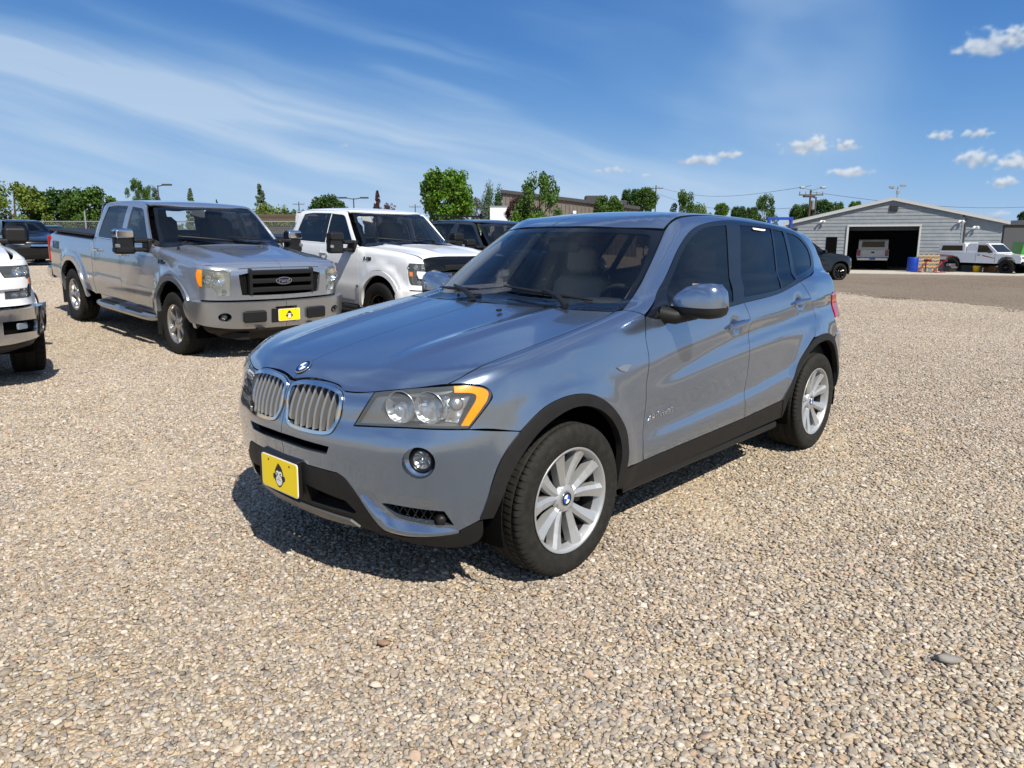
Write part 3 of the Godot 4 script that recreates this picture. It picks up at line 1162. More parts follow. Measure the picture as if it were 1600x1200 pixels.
	for side in [0, 1]:
		var d1 := build("front_door", door if side == 0 else door.mirrored(), paint, s)
		var d2 := build("rear_door", rear_door if side == 0 else rear_door.mirrored(), paint, s)
		for e in [[d1, -1.475, .992, -1.735, 1.012], [d2, -2.44, 1.072, -2.70, 1.086]]:
			_handle(body, e[0], e[1], e[2], e[3], e[4], side == 1)
	# pillars, roof, quarter
	var rail := [-.537, 1.152, -.793, -.731, 1.21, -.728, -.926, 1.357, -.693, -1.191, 1.544, -.615]
	var ditch := [-1.191, 1.544, -.615, -1.342, 1.605, -.60, -1.8, 1.64, -.585, -2.4, 1.63, -.585, -3.0, 1.575, -.565]
	var dlo_top := [-2.964, 1.551, -.613, -2.681, 1.582, -.613, -2.282, 1.601, -.621, -1.925, 1.613, -.618, -1.601, 1.589, -.640, -1.395, 1.546, -.664, -1.195, 1.447, -.703, -.993, 1.298, -.752, -.809, 1.183, -.804, -.664, 1.123, -.842]
	pair("pillar_rail", panel(body, DIAG, outline3(DIAG, [rail, ditch, [-3.0, 1.575, -.565, -2.964, 1.551, -.613], dlo_top, [-.664, 1.123, -.842, -.537, 1.152, -.793]]), {"gap": .0015}), paint, s)
	var roof := panel(body, TOP, outline([[-.928, 0, -.94, -.15, -1.027, -.387, -1.195, -.605], [-1.195, -.605, -1.342, -.595, -1.8, -.578, -2.4, -.578, -3.0, -.558, -3.36, -.53], [-3.36, -.53, -3.47, -.40, -3.52, -.2, -3.53, 0]]), {"seam": true, "gap": .004, "cell": .06})
	roof.mirror_z()
	build("roof", roof, paint, s)
	pair("quarter_panel", panel(body, DIAG, outline3(DIAG, [
		[-2.635, 1.210, -.82, -2.904, 1.244, -.789, -3.05, 1.262, -.75, -3.116, 1.282, -.721, -3.165, 1.33, -.69, -3.188, 1.399, -.667, -3.16, 1.45, -.65, -3.093, 1.494, -.637, -2.964, 1.551, -.613],
		[-2.964, 1.551, -.613, -3.0, 1.575, -.565], [-3.0, 1.575, -.565, -3.36, 1.50, -.53], [-3.36, 1.50, -.53, -3.44, 1.38, -.60, -3.50, 1.22, -.68, -3.46, 1.12, -.735],
		[-3.46, 1.12, -.735, -3.2, 1.095, -.84], [-3.2, 1.095, -.84, -3.19, .93, -.87, -3.24, .80, -.885], [-3.24, .80, -.885, -3.12, .785, -.909],
		[-3.12, .785, -.909, -2.93, .832, -.929, -2.758, .83, -.935, -2.683, .825, -.932], [-2.683, .825, -.932, -2.74, .90, -.90, -2.79, .97, -.882, -2.77, 1.03, -.875, -2.71, 1.13, -.85, -2.635, 1.21, -.82]]), {}), paint, s)
	# rear end, seen only past the corner
	var tl := outline([[1.10, 1.09, .75, 1.12], [.75, 1.12, .55, 1.10], [.55, 1.10, .55, .98, .80, .93, 1.14, .92], [1.14, .92, 1.10, 1.09]])
	pair("tail_lamp", panel(body, BACKROUND, tl, {"off": .004}), M.red_lens, s)
	var rear := panel(body, BACKROUND, outline([[0, .80, .9, .80, 1.135, .80], [1.135, .80, 1.22, .74, 1.18, .6, 1.13, .40], [1.13, .40, 0, .40]]), {"seam": true, "cell": .07})
	rear.mirror_z()
	build("rear_bumper", rear, paint, s)
	var rear_low := panel(body, BACKROUND, outline([[0, .40, 1.13, .40], [1.13, .40, 1.1, .26, 0, .26]]), {"seam": true, "cell": .07})
	rear_low.mirror_z()
	build("rear_cladding", rear_low, M.cladding, s)
	var hatch := panel(body, BACK, outline([[0, .80, -.60, .80], [-.60, .80, -.74, .95, -.72, 1.15], [-.72, 1.15, 0, 1.15]]), {"seam": true, "cell": .07})
	hatch.mirror_z()
	build("tailgate", hatch, paint, s)
	var rear_glass := panel(body, BACK, outline([[0, 1.15, -.68, 1.15], [-.68, 1.15, -.62, 1.3, -.53, 1.46], [-.53, 1.46, 0, 1.48]]), {"seam": true, "cell": .08})
	rear_glass.mirror_z()
	build("rear_window", rear_glass, M.tinted_glass, s)
	_hero_glass(body, s)
	# cladding round the arches and along the sills
	var arch_out := [.50, .386, .460, .542, .413, .642, .330, .729, .191, .809, .027, .833, -.132, .809, -.265, .734, -.375, .616, -.405, .509, -.409, .404]
	var arch_in := [-.345, .311, -.345, .407, -.341, .536, -.287, .646, -.185, .730, -.055, .775, .085, .770, .244, .710, .379, .573, .452, .386]
	pair("wheel_arch_trim", panel(body, SIDE, outline([arch_out, [-.409, .404, -.42, .30], [-.42, .30, -.345, .311], arch_in, [.452, .386, .50, .386]]), {"off": .007, "skirt": .035, "gap": 0}), M.cladding, s)
	var rear_arch := [-2.235, .452, -2.326, .534, -2.465, .690, -2.614, .791, -2.758, .832, -2.93, .832, -3.10, .775, -3.21, .65, -3.27, .50, -3.285, .40]
	var rear_in := [-3.235, .40, -3.21, .50, -3.15, .63, -3.05, .735, -2.92, .785, -2.80, .787, -2.676, .768, -2.551, .712, -2.425, .62, -2.32, .48, -2.285, .32]
	pair("wheel_arch_trim", panel(body, SIDE, outline([rear_arch, [-3.285, .40, -3.235, .40], rear_in, [-2.285, .32, -2.235, .452]]), {"off": .007, "skirt": .035, "gap": 0}), M.cladding, s)
	pair("sill_trim", panel(body, SIDE, outline([[-.41, .405, -.597, .395, -1.69, .423, -2.24, .450], [-2.24, .450, -2.285, .32], [-2.285, .32, -.42, .285], [-.42, .285, -.41, .405]]), {"off": .003, "skirt": .12, "gap": 0, "cell": .05}), M.cladding, s)
	var sill := Mb.new()
	sill.box(Vector3(-1.35, .275, -.835), Vector3(1.82, .05, .10), .012)
	pair("sill_edge", sill, M.black_plastic, s)
	# liners and underside
	for x in [0.0, -2.81]:
		var liner := Mb.new()
		liner.lathe([Vector2(.435, -.905), Vector2(.445, -.86), Vector2(.45, -.50), Vector2(.05, -.48)], 28, Vector3(x, .36, 0), Basis(), -.25, PI + .25)
		pair("wheel_well", liner, M.void, s)
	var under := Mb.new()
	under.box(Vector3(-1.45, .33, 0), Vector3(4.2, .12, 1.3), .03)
	under.box(Vector3(.18, .62, 0), Vector3(.7, .45, .9), .03)  # dark block in the engine bay, added to stop light through the grille
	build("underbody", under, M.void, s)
	# wheels
	for x in [0.0, -2.81]:
		for side in [-1, 1]:
			var w := hero_wheel(s)
			w.position = Vector3(x, .349, .812 * side)
			w.rotation.y = (PI if side > 0 else 0.0) + (deg_to_rad(-1.7) if x == 0.0 else 0.0)
			w.rotate_object_local(Vector3(0, 0, 1), .35 + x)
	_hero_details(body, s)
	_hero_cabin(s)


func _flip(p: Array) -> Array:
	var o := []
	for k in range(p.size() - 2, -1, -2):
		o.append(p[k]); o.append(p[k + 1])
	return o


func _ring_outline(cx: float, cy: float, rx: float, ry: float, n: int) -> PackedVector2Array:
	var o := PackedVector2Array()
	for k in n:
		o.append(Vector2(cx + rx * cos(TAU * k / n), cy + ry * sin(TAU * k / n)))
	return o


# an outline of the FRONT view carried over to the ROUND view
func _to_round(body, p: PackedVector2Array) -> PackedVector2Array:
	var o := PackedVector2Array()
	for q in p:
		var w := cast(body, Vector3(body.nose, q.y, q.x), Vector3(-1, 0, 0), 1.0)
		o.append(Vector2(atan2(-w.z, w.x - body.axis), w.y))
	return o


# a basis whose z axis looks along d
func _face(d: Vector3) -> Basis:
	var z := d.normalized()
	var x := Vector3.UP.cross(z)
	if x.length() < .01: x = Vector3.RIGHT
	x = x.normalized()
	return Basis(x, z.cross(x), z)


func outline3(mode: int, strokes: Array) -> PackedVector2Array:
	var flat := []
	for s in strokes:
		var o := []
		for k in range(0, s.size(), 3):
			var p := Vector3(s[k], s[k + 1], s[k + 2])
			o.append(p.x)
			o.append((p.y + p.z) * .70711 if mode == DIAG else p.y)
		flat.append(o)
	return outline(flat)


func _handle(body, door: Node, x0: float, y0: float, x1: float, y1: float, flip: bool) -> void:
	var b := Mb.new()
	var line := []
	for k in 7:
		var t := k / 6.0
		var x := lerpf(x0, x1, t)
		var y := lerpf(y0, y1, t)
		var p := cast(body, Vector3(x, y, -1.1), Vector3(0, 0, 1), .6)
		line.append(p + Vector3(0, 0, -.012 - .024 * sin(PI * clampf(t * 1.05, 0, 1))))
	b.tube(line, [.009, .015, .0165, .0165, .0165, .017, .013], 10)
	var h := build("handle", b.mirrored() if flip else b, M.paint_blue, door)
	h.position = Vector3.ZERO


func _hero_lamps(body, s: Node) -> void:
	var shape := outline([[.558, .757, .669, .898], [.669, .898, .840, .920, 1.005, .933, 1.075, .936], [1.075, .936, 1.13, .931, 1.164, .923, 1.192, .905, 1.195, .885, 1.178, .858], [1.178, .858, 1.085, .762], [1.085, .762, .820, .771, .558, .757]])
	var lens := panel(body, ROUND, shape, {"off": .001, "skirt": 0, "gap": .004})
	var rim := panel(body, ROUND, shape, {"off": -.002, "skirt": .04, "gap": .002, "holes": [inset(shape, .012)]})
	var tub := panel(body, ROUND, shape, {"off": -.085, "skirt": 0, "gap": -.02, "cell": .06})
	var wall := panel(body, ROUND, outline([[.555, .757, .669, .898], [.669, .898, .745, .910], [.745, .910, .70, .83, .76, .79, .82, .782], [.82, .782, 1.0, .79, 1.06, .775], [1.06, .775, .82, .771, .558, .757]]), {"off": -.014, "skirt": .06})
	var lid := panel(body, ROUND, outline([[.669, .898, .84, .92, 1.005, .933, 1.06, .936], [1.06, .936, 1.0, .905, .84, .892, .70, .878], [.70, .878, .669, .898]]), {"off": -.016, "skirt": .05})
	var amber := panel(body, ROUND, outline([[1.030, .932, 1.10, .930, 1.155, .920, 1.180, .900, 1.170, .868], [1.170, .868, 1.086, .774], [1.086, .774, 1.048, .776], [1.048, .776, 1.085, .83, 1.117, .874, 1.118, .895, 1.09, .902], [1.09, .902, 1.030, .904], [1.030, .904, 1.030, .932]]), {"off": .0025, "skirt": .01})
	var chrome := panel(body, ROUND, outline([[1.04, .90, 1.108, .893], [1.108, .893, 1.045, .782], [1.045, .782, .985, .79], [.985, .79, 1.04, .90]]), {"off": -.030, "skirt": .03, "cell": .02})
	var plate_ := panel(body, ROUND, outline([[.735, .895, .90, .912, 1.04, .915], [1.04, .915, 1.05, .80], [1.05, .80, .85, .788, .735, .80], [.735, .80, .735, .895]]), {"off": -.058, "skirt": 0, "cell": .02})
	for k in plate_.v.size():
		plate_.n[k] = (plate_.n[k] + Vector3(sin(plate_.v[k].y * 150.0), sin(plate_.v[k].z * 210.0), cos(plate_.v[k].y * 170.0)) * .3).normalized()
	# facets in the side reflector
	for k in chrome.v.size():
		chrome.n[k] = (chrome.n[k] + Vector3(sin(chrome.v[k].y * 260.0), sin(chrome.v[k].z * 190.0), cos(chrome.v[k].y * 220.0)) * .35).normalized()
	for side in [0, 1]:
		var h := joint("headlight", s)
		var bits := [["lens_cover", lens, M.lamp_glass], ["rim", rim, M.gloss_black], ["housing", tub, M.lamp_dark], ["inner_plate", plate_, M.satin_metal], ["shroud", wall, M.lamp_grey], ["upper_shroud", lid, M.lamp_grey], ["turn_lens", amber, M.amber], ["side_reflector", chrome, M.satin_metal]]
		for e in [[.80, .845], [.93, .846]]:
			var r := view_ray(ROUND, e[0], e[1], body)
			var p := cast(body, r[0], r[1], r[2])
			var bowl := Mb.new()
			var at: Vector3 = p + r[1] * .035
			var look := _face(Vector3(.93, .0, -.36))
			bowl.lathe([Vector2(.066, .010), Vector2(.0635, .014), Vector2(.060, .005), Vector2(.053, -.025), Vector2(.034, -.048), Vector2(.012, -.056)], 30, at, look)
			for k in bowl.n.size():
				var u := bowl.uv[k]
				if u.y > .3: bowl.n[k] = (bowl.n[k] + look * Vector3(sin(u.x * 75.0) * .5, sin(u.y * 40.0) * .4, .3)).normalized()
			var eye := Mb.new()
			eye.lathe([Vector2(0, .004), Vector2(.014, -.002), Vector2(.022, -.016), Vector2(.022, -.05)], 20, at, look)
			bits.append(["reflector", bowl, M.satin_metal])
			bits.append(["bulb_cap", eye, M.lamp_glass])
		var r2 := view_ray(ROUND, 1.045, .858, body)
		var at2: Vector3 = cast(body, r2[0], r2[1], r2[2]) + r2[1] * .03
		var ball := Mb.new()
		ball.lathe([Vector2(0, .018), Vector2(.018, .014), Vector2(.028, .002), Vector2(.03, -.02)], 20, at2, _face(-r2[1]))
		bits.append(["turn_bulb", ball, M.satin_metal])
		for e in bits:
			build(e[0], e[1] if side == 0 else e[1].mirrored(), e[2], h)
	# fog lamps sit deep in a painted cup
	var fr := view_ray(ROUND, .872, .636, body)
	var fp := cast(body, fr[0], fr[1], fr[2])
	var look2 := _face((-fr[1] * .75 + Vector3(.7, 0, -.1)).normalized())
	var deep: Vector3 = fp + fr[1] * .034 + Vector3(-.006, 0, -.008)
	var cup := Mb.new()
	cup.lathe([Vector2(.095, .004), Vector2(.075, .002), Vector2(.052, -.012), Vector2(.047, -.020)], 30, deep, look2)
	var bezel := Mb.new()
	bezel.lathe([Vector2(.049, -.016), Vector2(.047, -.004), Vector2(.041, -.002), Vector2(.036, -.012), Vector2(.034, -.03)], 30, deep, look2)
	var lamp := Mb.new()
	lamp.lathe([Vector2(.036, -.012), Vector2(.032, -.020), Vector2(.022, -.034), Vector2(.010, -.040), Vector2(0, -.040)], 30, deep, look2)
	for k in lamp.n.size():
		lamp.n[k] = (lamp.n[k] + look2 * Vector3(sin(lamp.uv[k].x * 62.0) * .5, cos(lamp.uv[k].x * 44.0) * .5, .2)).normalized()
	var eye2 := Mb.new()
	eye2.lathe([Vector2(0, -.006), Vector2(.009, -.010), Vector2(.012, -.02), Vector2(.012, -.04)], 16, deep, look2)
	for side in [0, 1]:
		var h := joint("fog_lamp", s)
		for e in [["cup", cup, M.paint_blue], ["bezel", bezel, M.lamp_dark], ["reflector", lamp, M.satin_metal], ["bulb_cap", eye2, M.chrome]]:
			build(e[0], e[1] if side == 0 else e[1].mirrored(), e[2], h)


func _hero_glass(body, s: Node) -> void:
	var ws := outline([[0, 1.166, -.285, 1.158, -.602, 1.151, -.772, 1.148], [-.772, 1.148, -.74, 1.185, -.718, 1.225, -.690, 1.357, -.612, 1.542], [-.612, 1.542, -.50, 1.552, -.387, 1.557, 0, 1.563]])
	var glass := panel(body, FRONT, ws, {"seam": true, "skirt": 0, "off": -.003, "cell": .06})
	glass.mirror_z()
	build("windscreen", glass, M.windscreen_glass, s)
	var clear := outline([[.02, 1.195, -.3, 1.19, -.62, 1.178, -.70, 1.20], [-.70, 1.20, -.665, 1.357, -.588, 1.50, -.56, 1.525], [-.56, 1.525, -.387, 1.537, .02, 1.543]])
	var frit := panel(body, FRONT, ws, {"seam": true, "skirt": .012, "off": -.006, "holes": [clear], "gap": -.004})
	frit.mirror_z()
	build("windscreen_border", frit, M.gloss_black, s)
	# side windows, in the SIDE view
	var dlo := outline([[-.672, 1.116, -.809, 1.183, -.993, 1.298, -1.195, 1.447, -1.395, 1.546, -1.601, 1.589, -1.925, 1.613, -2.282, 1.603, -2.681, 1.582, -2.964, 1.551, -3.093, 1.494, -3.16, 1.45, -3.188, 1.399, -3.165, 1.33, -3.116, 1.282, -3.05, 1.262, -2.904, 1.244, -2.635, 1.210, -2.231, 1.148, -1.733, 1.121, -1.425, 1.104, -.85, 1.092, -.672, 1.116]])
	var w1 := outline([[-.86, 1.122, -.93, 1.20, -1.05, 1.297, -1.235, 1.437, -1.42, 1.525, -1.60, 1.565, -1.845, 1.580], [-1.845, 1.580, -1.72, 1.38, -1.60, 1.135], [-1.60, 1.135, -1.3, 1.118, -.86, 1.110]])
	var w2 := outline([[-2.03, 1.583, -1.88, 1.38, -1.75, 1.152], [-1.75, 1.152, -2.1, 1.162, -2.30, 1.178], [-2.30, 1.178, -2.40, 1.38, -2.505, 1.568], [-2.505, 1.568, -2.25, 1.580, -2.03, 1.583]])
	var w3 := outline([[-2.525, 1.566, -2.42, 1.38, -2.322, 1.180], [-2.322, 1.180, -2.45, 1.200, -2.585, 1.225], [-2.585, 1.225, -2.65, 1.38, -2.705, 1.551], [-2.705, 1.551, -2.525, 1.566]])
	var w4 := outline([[-2.765, 1.545, -2.71, 1.38, -2.655, 1.245], [-2.655, 1.245, -2.9, 1.268, -3.045, 1.295, -3.10, 1.335, -3.118, 1.40, -3.09, 1.45, -3.00, 1.505, -2.90, 1.530, -2.765, 1.545]])
	pair("window_trim", panel(body, SIDE, dlo, {"off": .003, "skirt": .02, "gap": .0, "holes": [w1, w2, w3, w4], "cell": .06}), M.badge_dark, s)
	for e in [["front_window", w1], ["rear_window", w2], ["vent_window", w3], ["quarter_window", w4]]:
		pair(e[0], panel(body, SIDE, e[1], {"off": -.001, "skirt": 0, "gap": -.004, "cell": .08}), M.tinted_glass, s)
	var cowl := panel(body, TOP, outline([[-.355, 0, -.37, -.285, -.42, -.602, -.49, -.775], [-.49, -.775, -.55, -.775], [-.55, -.775, -.50, -.55, -.46, -.285, -.44, 0]]), {"seam": true, "off": -.012, "gap": -.004})
	cowl.mirror_z()
	build("cowl", cowl, M.black_plastic, s)
	# wipers lie on the glass
	for e in [[-.02, .40, -.50, -.42, "wiper"], [.62, .56, .12, .25, "wiper"]]:
		var w := joint("wiper", s)
		var blade := Mb.new()
		var arm := Mb.new()
		var bl := []
		for k in 7:
			var zz := lerpf(-.02, -.60, k / 6.0) if e[0] < .1 else lerpf(.66, .16, k / 6.0)
			var yy := lerpf(1.225, 1.172, k / 6.0) if e[0] < .1 else lerpf(1.185, 1.20, k / 6.0)
			var p := cast(body, Vector3(1.0, yy, zz), Vector3(-1, 0, 0), 2.0)
			bl.append(p + Vector3(.012, .016, 0))
		blade.tube(bl, [.004, .008, .010, .011, .010, .008, .004], 6)
		var root := Vector3(-.40, 1.168, -.55 if e[0] < .1 else .12)
		var mid: Vector3 = bl[3] + Vector3(.012, .02, 0)
		arm.tube([root, root.lerp(mid, .3) + Vector3(.01, .022, 0), mid], [.017, .013, .007], 8)
		build("blade", blade, M.black_plastic, w)
		build("arm", arm, M.black_plastic, w)


func _hero_details(body, s: Node) -> void:
	# mirrors
	var shell := Mb.new()
	var low := Mb.new()
	# housing: a loft of rounded sections from the door outwards
	var st := [[-.855, .018, .045, 1.190, -.915], [-.875, .046, .060, 1.188, -.912], [-.905, .076, .070, 1.187, -.910], [-.955, .108, .077, 1.186, -.910], [-1.02, .124, .079, 1.185, -.912], [-1.075, .123, .077, 1.185, -.916], [-1.108, .112, .069, 1.186, -.924], [-1.126, .088, .052, 1.187, -.934], [-1.136, .045, .026, 1.187, -.945], [-1.138, .006, .006, 1.187, -.95]]
	_loft(shell, st, 0.0, 1.0, .98)
	_loft(low, st, -1.0, 0.0, .965)
	var foot := Mb.new()
	foot.tube([Vector3(-.83, 1.115, -.83), Vector3(-.86, 1.105, -.90), Vector3(-.93, 1.12, -.98)], [.045, .04, .03], 10)
	var face := Mb.new()
	face.quad(Vector3(-.975, 1.13, -.905), Vector3(-.975, 1.27, -.925), Vector3(-.985, 1.27, -1.09), Vector3(-.985, 1.13, -1.085), Vector3(-1, 0, 0))
	for side in [0, 1]:
		var m := joint("side_mirror", s)
		for e in [["shell", shell, M.paint_blue], ["lower_shell", low, M.black_plastic], ["foot", foot, M.black_plastic], ["glass", face, M.chrome]]:
			build(e[0], e[1] if side == 0 else e[1].mirrored(), e[2], m)
	# roundels
	roundel(s, body, Vector3(.752, 1.75, .0), Vector3(0, -1, 0), .041)
	# side repeater
	pair("side_repeater", panel(body, SIDE, outline([[-.335, .906, -.40, .912, -.470, .905], [-.470, .905, -.415, .872], [-.415, .872, -.37, .885, -.335, .906]]), {"off": .006, "skirt": .012}), M.satin_metal, s)
	# script on the doors
	for side in [-1, 1]:
		var p := cast(body, Vector3(-.75, .612, -1.1), Vector3(0, 0, 1), .6)
		var nn := slope(body, p)
		p += nn * .003
		if side > 0:
			p.z = -p.z
			nn.z = -nn.z
		var t := lettering("xDrive28i", .034, .005, M.chrome, s, "badge_script")
		t.transform = Transform3D(_face(nn), p)
		t.scale = Vector3(1.15, .8, 1)
	# sticker at the top of the rear window
	build("window_sticker", panel(body, SIDE, outline([[-2.20, 1.572, -2.40, 1.563], [-2.40, 1.563, -2.395, 1.552, -2.34, 1.548, -2.2, 1.556], [-2.2, 1.556, -2.20, 1.572]]), {"off": .004, "skirt": 0}), M.plate_white, s)
	# plate
	var bx := Mb.new()
	bx.box(Vector3(.878, .475, .03), Vector3(.03, .17, .33), .008)
	build("plate_holder", bx, M.black_plastic, s)
	plate(s, Transform3D(Basis(Vector3(0, 0, 1), .02) * Basis(Vector3(0, 1, 0), PI / 2), Vector3(.897, .474, .005)))
	# washer jet
	var jet := Mb.new()
	jet.box(Vector3(-.20, 1.143, -.28), Vector3(.03, .012, .022), .004)
	build("washer_jet", jet, M.black_plastic, s)


# halves of a loft of rounded sections along -z: each [z, half height, half depth, centre y, centre x]
func _loft(b: Mb, st: Array, a0: float, a1: float, grow: float) -> void:
	var n := 14
	var base := b.v.size()
	for k in st.size():
		for j in n + 1:
			var t := lerpf(a0 * PI, a1 * PI, float(j) / n) + (0.12 if false else 0.0)
			var c := cos(t)
			var q := sin(t)
			var x: float = signf(c) * pow(absf(c), .6)
			var y: float = signf(q) * pow(absf(q), .62)
			b.vert(Vector3(st[k][4] + x * st[k][2] * grow, st[k][3] - .028 + y * (st[k][1] if y > 0 else st[k][1] * .48) * grow, st[k][0]), Vector3.ZERO)
	for k in st.size():
		for j in n + 1:
			var u0 := b.v[base + maxi(k - 1, 0) * (n + 1) + j]
			var u1 := b.v[base + mini(k + 1, st.size() - 1) * (n + 1) + j]
			var v0 := b.v[base + k * (n + 1) + maxi(j - 1, 0)]
			var v1 := b.v[base + k * (n + 1) + mini(j + 1, n)]
			b.n[base + k * (n + 1) + j] = (v1 - v0).cross(u1 - u0).normalized() * -1.0
			var out := b.v[base + k * (n + 1) + j] - Vector3(st[k][4], st[k][3] - .028, st[k][0] + .03)
			if b.n[base + k * (n + 1) + j].dot(out) < 0: b.n[base + k * (n + 1) + j] *= -1.0
	for k in st.size() - 1:
		for j in n:
			var a := base + k * (n + 1) + j
			b.quad_i(a, a + 1, a + n + 2, a + n + 1)


func lettering(text: String, height: float, depth: float, m: Material, parent: Node, called := "lettering", fnt := "Droid Sans") -> MeshInstance3D:
	var f := SystemFont.new()
	f.font_names = PackedStringArray([fnt])
	f.font_weight = 700
	var t := TextMesh.new()
	t.text = text
	t.font = f
	t.font_size = 64
	t.pixel_size = height / 46.0
	t.depth = depth
	t.curve_step = 3.0
	return part(called, t, m, parent)


func roundel(parent: Node, body, o: Vector3, d: Vector3, r: float) -> void:
	var p := cast(body, o, d, 1.4)
	var n := slope(body, p)
	roundel_at(parent, Transform3D(_face(n), p + n * .002), r)


# round badge: dark ring, quarters of blue and white
func roundel_at(parent: Node, xf: Transform3D, r: float) -> void:
	var rings := Mb.new()
	rings.lathe([Vector2(r, 0), Vector2(r, .003), Vector2(r * .94, .005), Vector2(r * .9, .004)], 28, xf.origin, xf.basis)
	var dark := Mb.new()
	dark.lathe([Vector2(r * .9, .0042), Vector2(r * .60, .0046)], 28, xf.origin, xf.basis)
	var blue := Mb.new()
	var white := Mb.new()
	for q in 4:
		var b: Mb = blue if q % 2 == 0 else white
		for k in 7:
			var t0 := TAU * (q * 7 + k) / 28.0
			var t1 := TAU * (q * 7 + k + 1) / 28.0
			var q0 := b.vert(xf * Vector3(0, 0, .006), xf.basis.z)
			b.vert(xf * Vector3(cos(t0) * r * .61, sin(t0) * r * .61, .0048), xf.basis.z)
			b.vert(xf * Vector3(cos(t1) * r * .61, sin(t1) * r * .61, .0048), xf.basis.z)
			b.tri(q0, q0 + 1, q0 + 2)
	var g := joint("roundel", parent) if parent.get_parent() == self else parent
	build("badge_rim", rings, M.chrome, g)
	build("badge_ring", dark, M.badge_dark, g)
	build("badge_blue_quarters", blue, M.badge_blue, g)
	build("badge_white_quarters", white, M.plate_white, g)


# yellow number plate with an ape's head on it, facing +z of xf
func plate(parent: Node, xf: Transform3D) -> void:
	var g := joint("number_plate", parent)
	g.transform = xf
	var w := .1525
	var h := .076
	var c := .014
	var face := outline([[-w + c, -h, w - c, -h], [w - c, -h, w - c * .3, -h + c * .3, w, -h + c], [w, h - c], [w, h - c, w - c * .3, h - c * .3, w - c, h], [-w + c, h], [-w + c, h, -w + c * .3, h - c * .3, -w, h - c], [-w, -h + c], [-w, -h + c, -w + c * .3, -h + c * .3, -w + c, -h]], 3)
	var sheet := Mb.new()
	sheet.prism(face, -.002, .0015)
	build("sheet", sheet, M.plate_white, g)
	var yellow := Mb.new()
	yellow.prism(inset(face, .004), .001, .0025)
	build("field", yellow, M.plate_yellow, g)
	var wide := Transform3D(Basis.from_scale(Vector3(1.32, .98, 1)), Vector3.ZERO)
	var head := Mb.new()
	head.prism(outline([[-.004, .054, .006, .047, .016, .036, .024, .018, .028, .0], [.028, .0, .036, -.002, .037, -.018, .028, -.026, .022, -.036, .012, -.050, .0, -.057, -.012, -.050, -.022, -.036, -.028, -.026], [-.028, -.026, -.037, -.018, -.036, -.002, -.028, .0], [-.028, .0, -.024, .018, -.016, .034, -.004, .054]], 4), .002, .0035, wide)
	build("emblem", head, M.ink, g)
	var pale := Mb.new()
	pale.prism(outline([[0, .012, .008, .018, .018, .012, .020, .0, .012, -.008], [.012, -.008, .019, -.022, .015, -.040, 0, -.050, -.015, -.040, -.019, -.022, -.012, -.008], [-.012, -.008, -.020, .0, -.018, .012, -.008, .018, 0, .012]], 4), .003, .0043, wide)
	build("emblem_face", pale, M.plate_white, g)
	var marks := Mb.new()
	for sx in [-1, 1]:
		marks.prism(pts([sx * .005, .000, sx * .016, .006, sx * .015, .010, sx * .004, .004]), .004, .0049, wide)
		marks.prism(pts([sx * .008, -.002, sx * .014, .001, sx * .013, -.004, sx * .008, -.006]), .004, .0049, wide)
		marks.prism(pts([sx * .006, -.014, sx * .002, -.012, sx * .002, -.016]), .004, .0049, wide)
	marks.prism(pts([-.014, -.024, 0, -.021, .014, -.024, .013, -.0255, 0, -.0225, -.013, -.0255]), .004, .0049, wide)
	build("emblem_lines", marks, M.ink, g)
	var bolts := Mb.new()
	for sx in [-1, 1]:
		bolts.lathe([Vector2(.0055, .001), Vector2(.005, .0035), Vector2(0, .004)], 10, Vector3(sx * .088, .055, 0))
	build("bolts", bolts, M.brake_steel, g)


func hero_wheel(parent: Node) -> Node3D:
	var w := joint("wheel", parent)
	if not M.has("hero_tyre"):
		M.hero_tyre = tyre_mesh(.349, .236, .245, 70, [.028, .078])
		var rim := Mb.new()
		rim.lathe([Vector2(.236, -.104), Vector2(.243, -.112), Vector2(.240, -.117), Vector2(.231, -.113), Vector2(.224, -.098), Vector2(.216, -.070)], 72)
		rim.lathe([Vector2(.068, -.060), Vector2(.062, -.078), Vector2(.040, -.084), Vector2(.034, -.080)], 40)
		for k in 5:
			for e in [-1.0, 1.0]:
				_spoke(rim, TAU * k / 5.0, e)
		M.hero_rim = rim.mesh()
		var disc := Mb.new()
		disc.lathe([Vector2(.165, .0), Vector2(.165, -.012), Vector2(.09, -.014), Vector2(.085, -.03), Vector2(.0, -.032)], 48)
		disc.box(Vector3(-.13, .06, -.02), Vector3(.06, .15, .05), .015)
		M.hero_disc = disc.mesh()
		var holes := Mb.new()
		for k in 5:
			var a := TAU * (k + .5) / 5.0
			holes.lathe([Vector2(.0105, -.079), Vector2(.0, -.0785)], 12, Vector3(cos(a) * .052, sin(a) * .052, 0))
		M.hero_bolts = holes.mesh()
		var barrel := Mb.new()
		barrel.lathe([Vector2(.217, -.070), Vector2(.208, -.03), Vector2(.205, .06), Vector2(.22, .10), Vector2(.0, .09)], 48)
		M.hero_barrel = barrel.mesh()
	part("tyre", M.hero_tyre, M.rubber, w)
	part("rim", M.hero_rim, M.wheel_silver, w)
	part("brake_disc", M.hero_disc, M.brake_steel, w)
	part("wheel_bolts", M.hero_bolts, M.void, w)
	part("wheel_barrel", M.hero_barrel, M.barrel_grey, w)
	roundel_at(w, Transform3D(Basis(Vector3(0, 1, 0), PI), Vector3(0, 0, -.081)), .034)
	return w


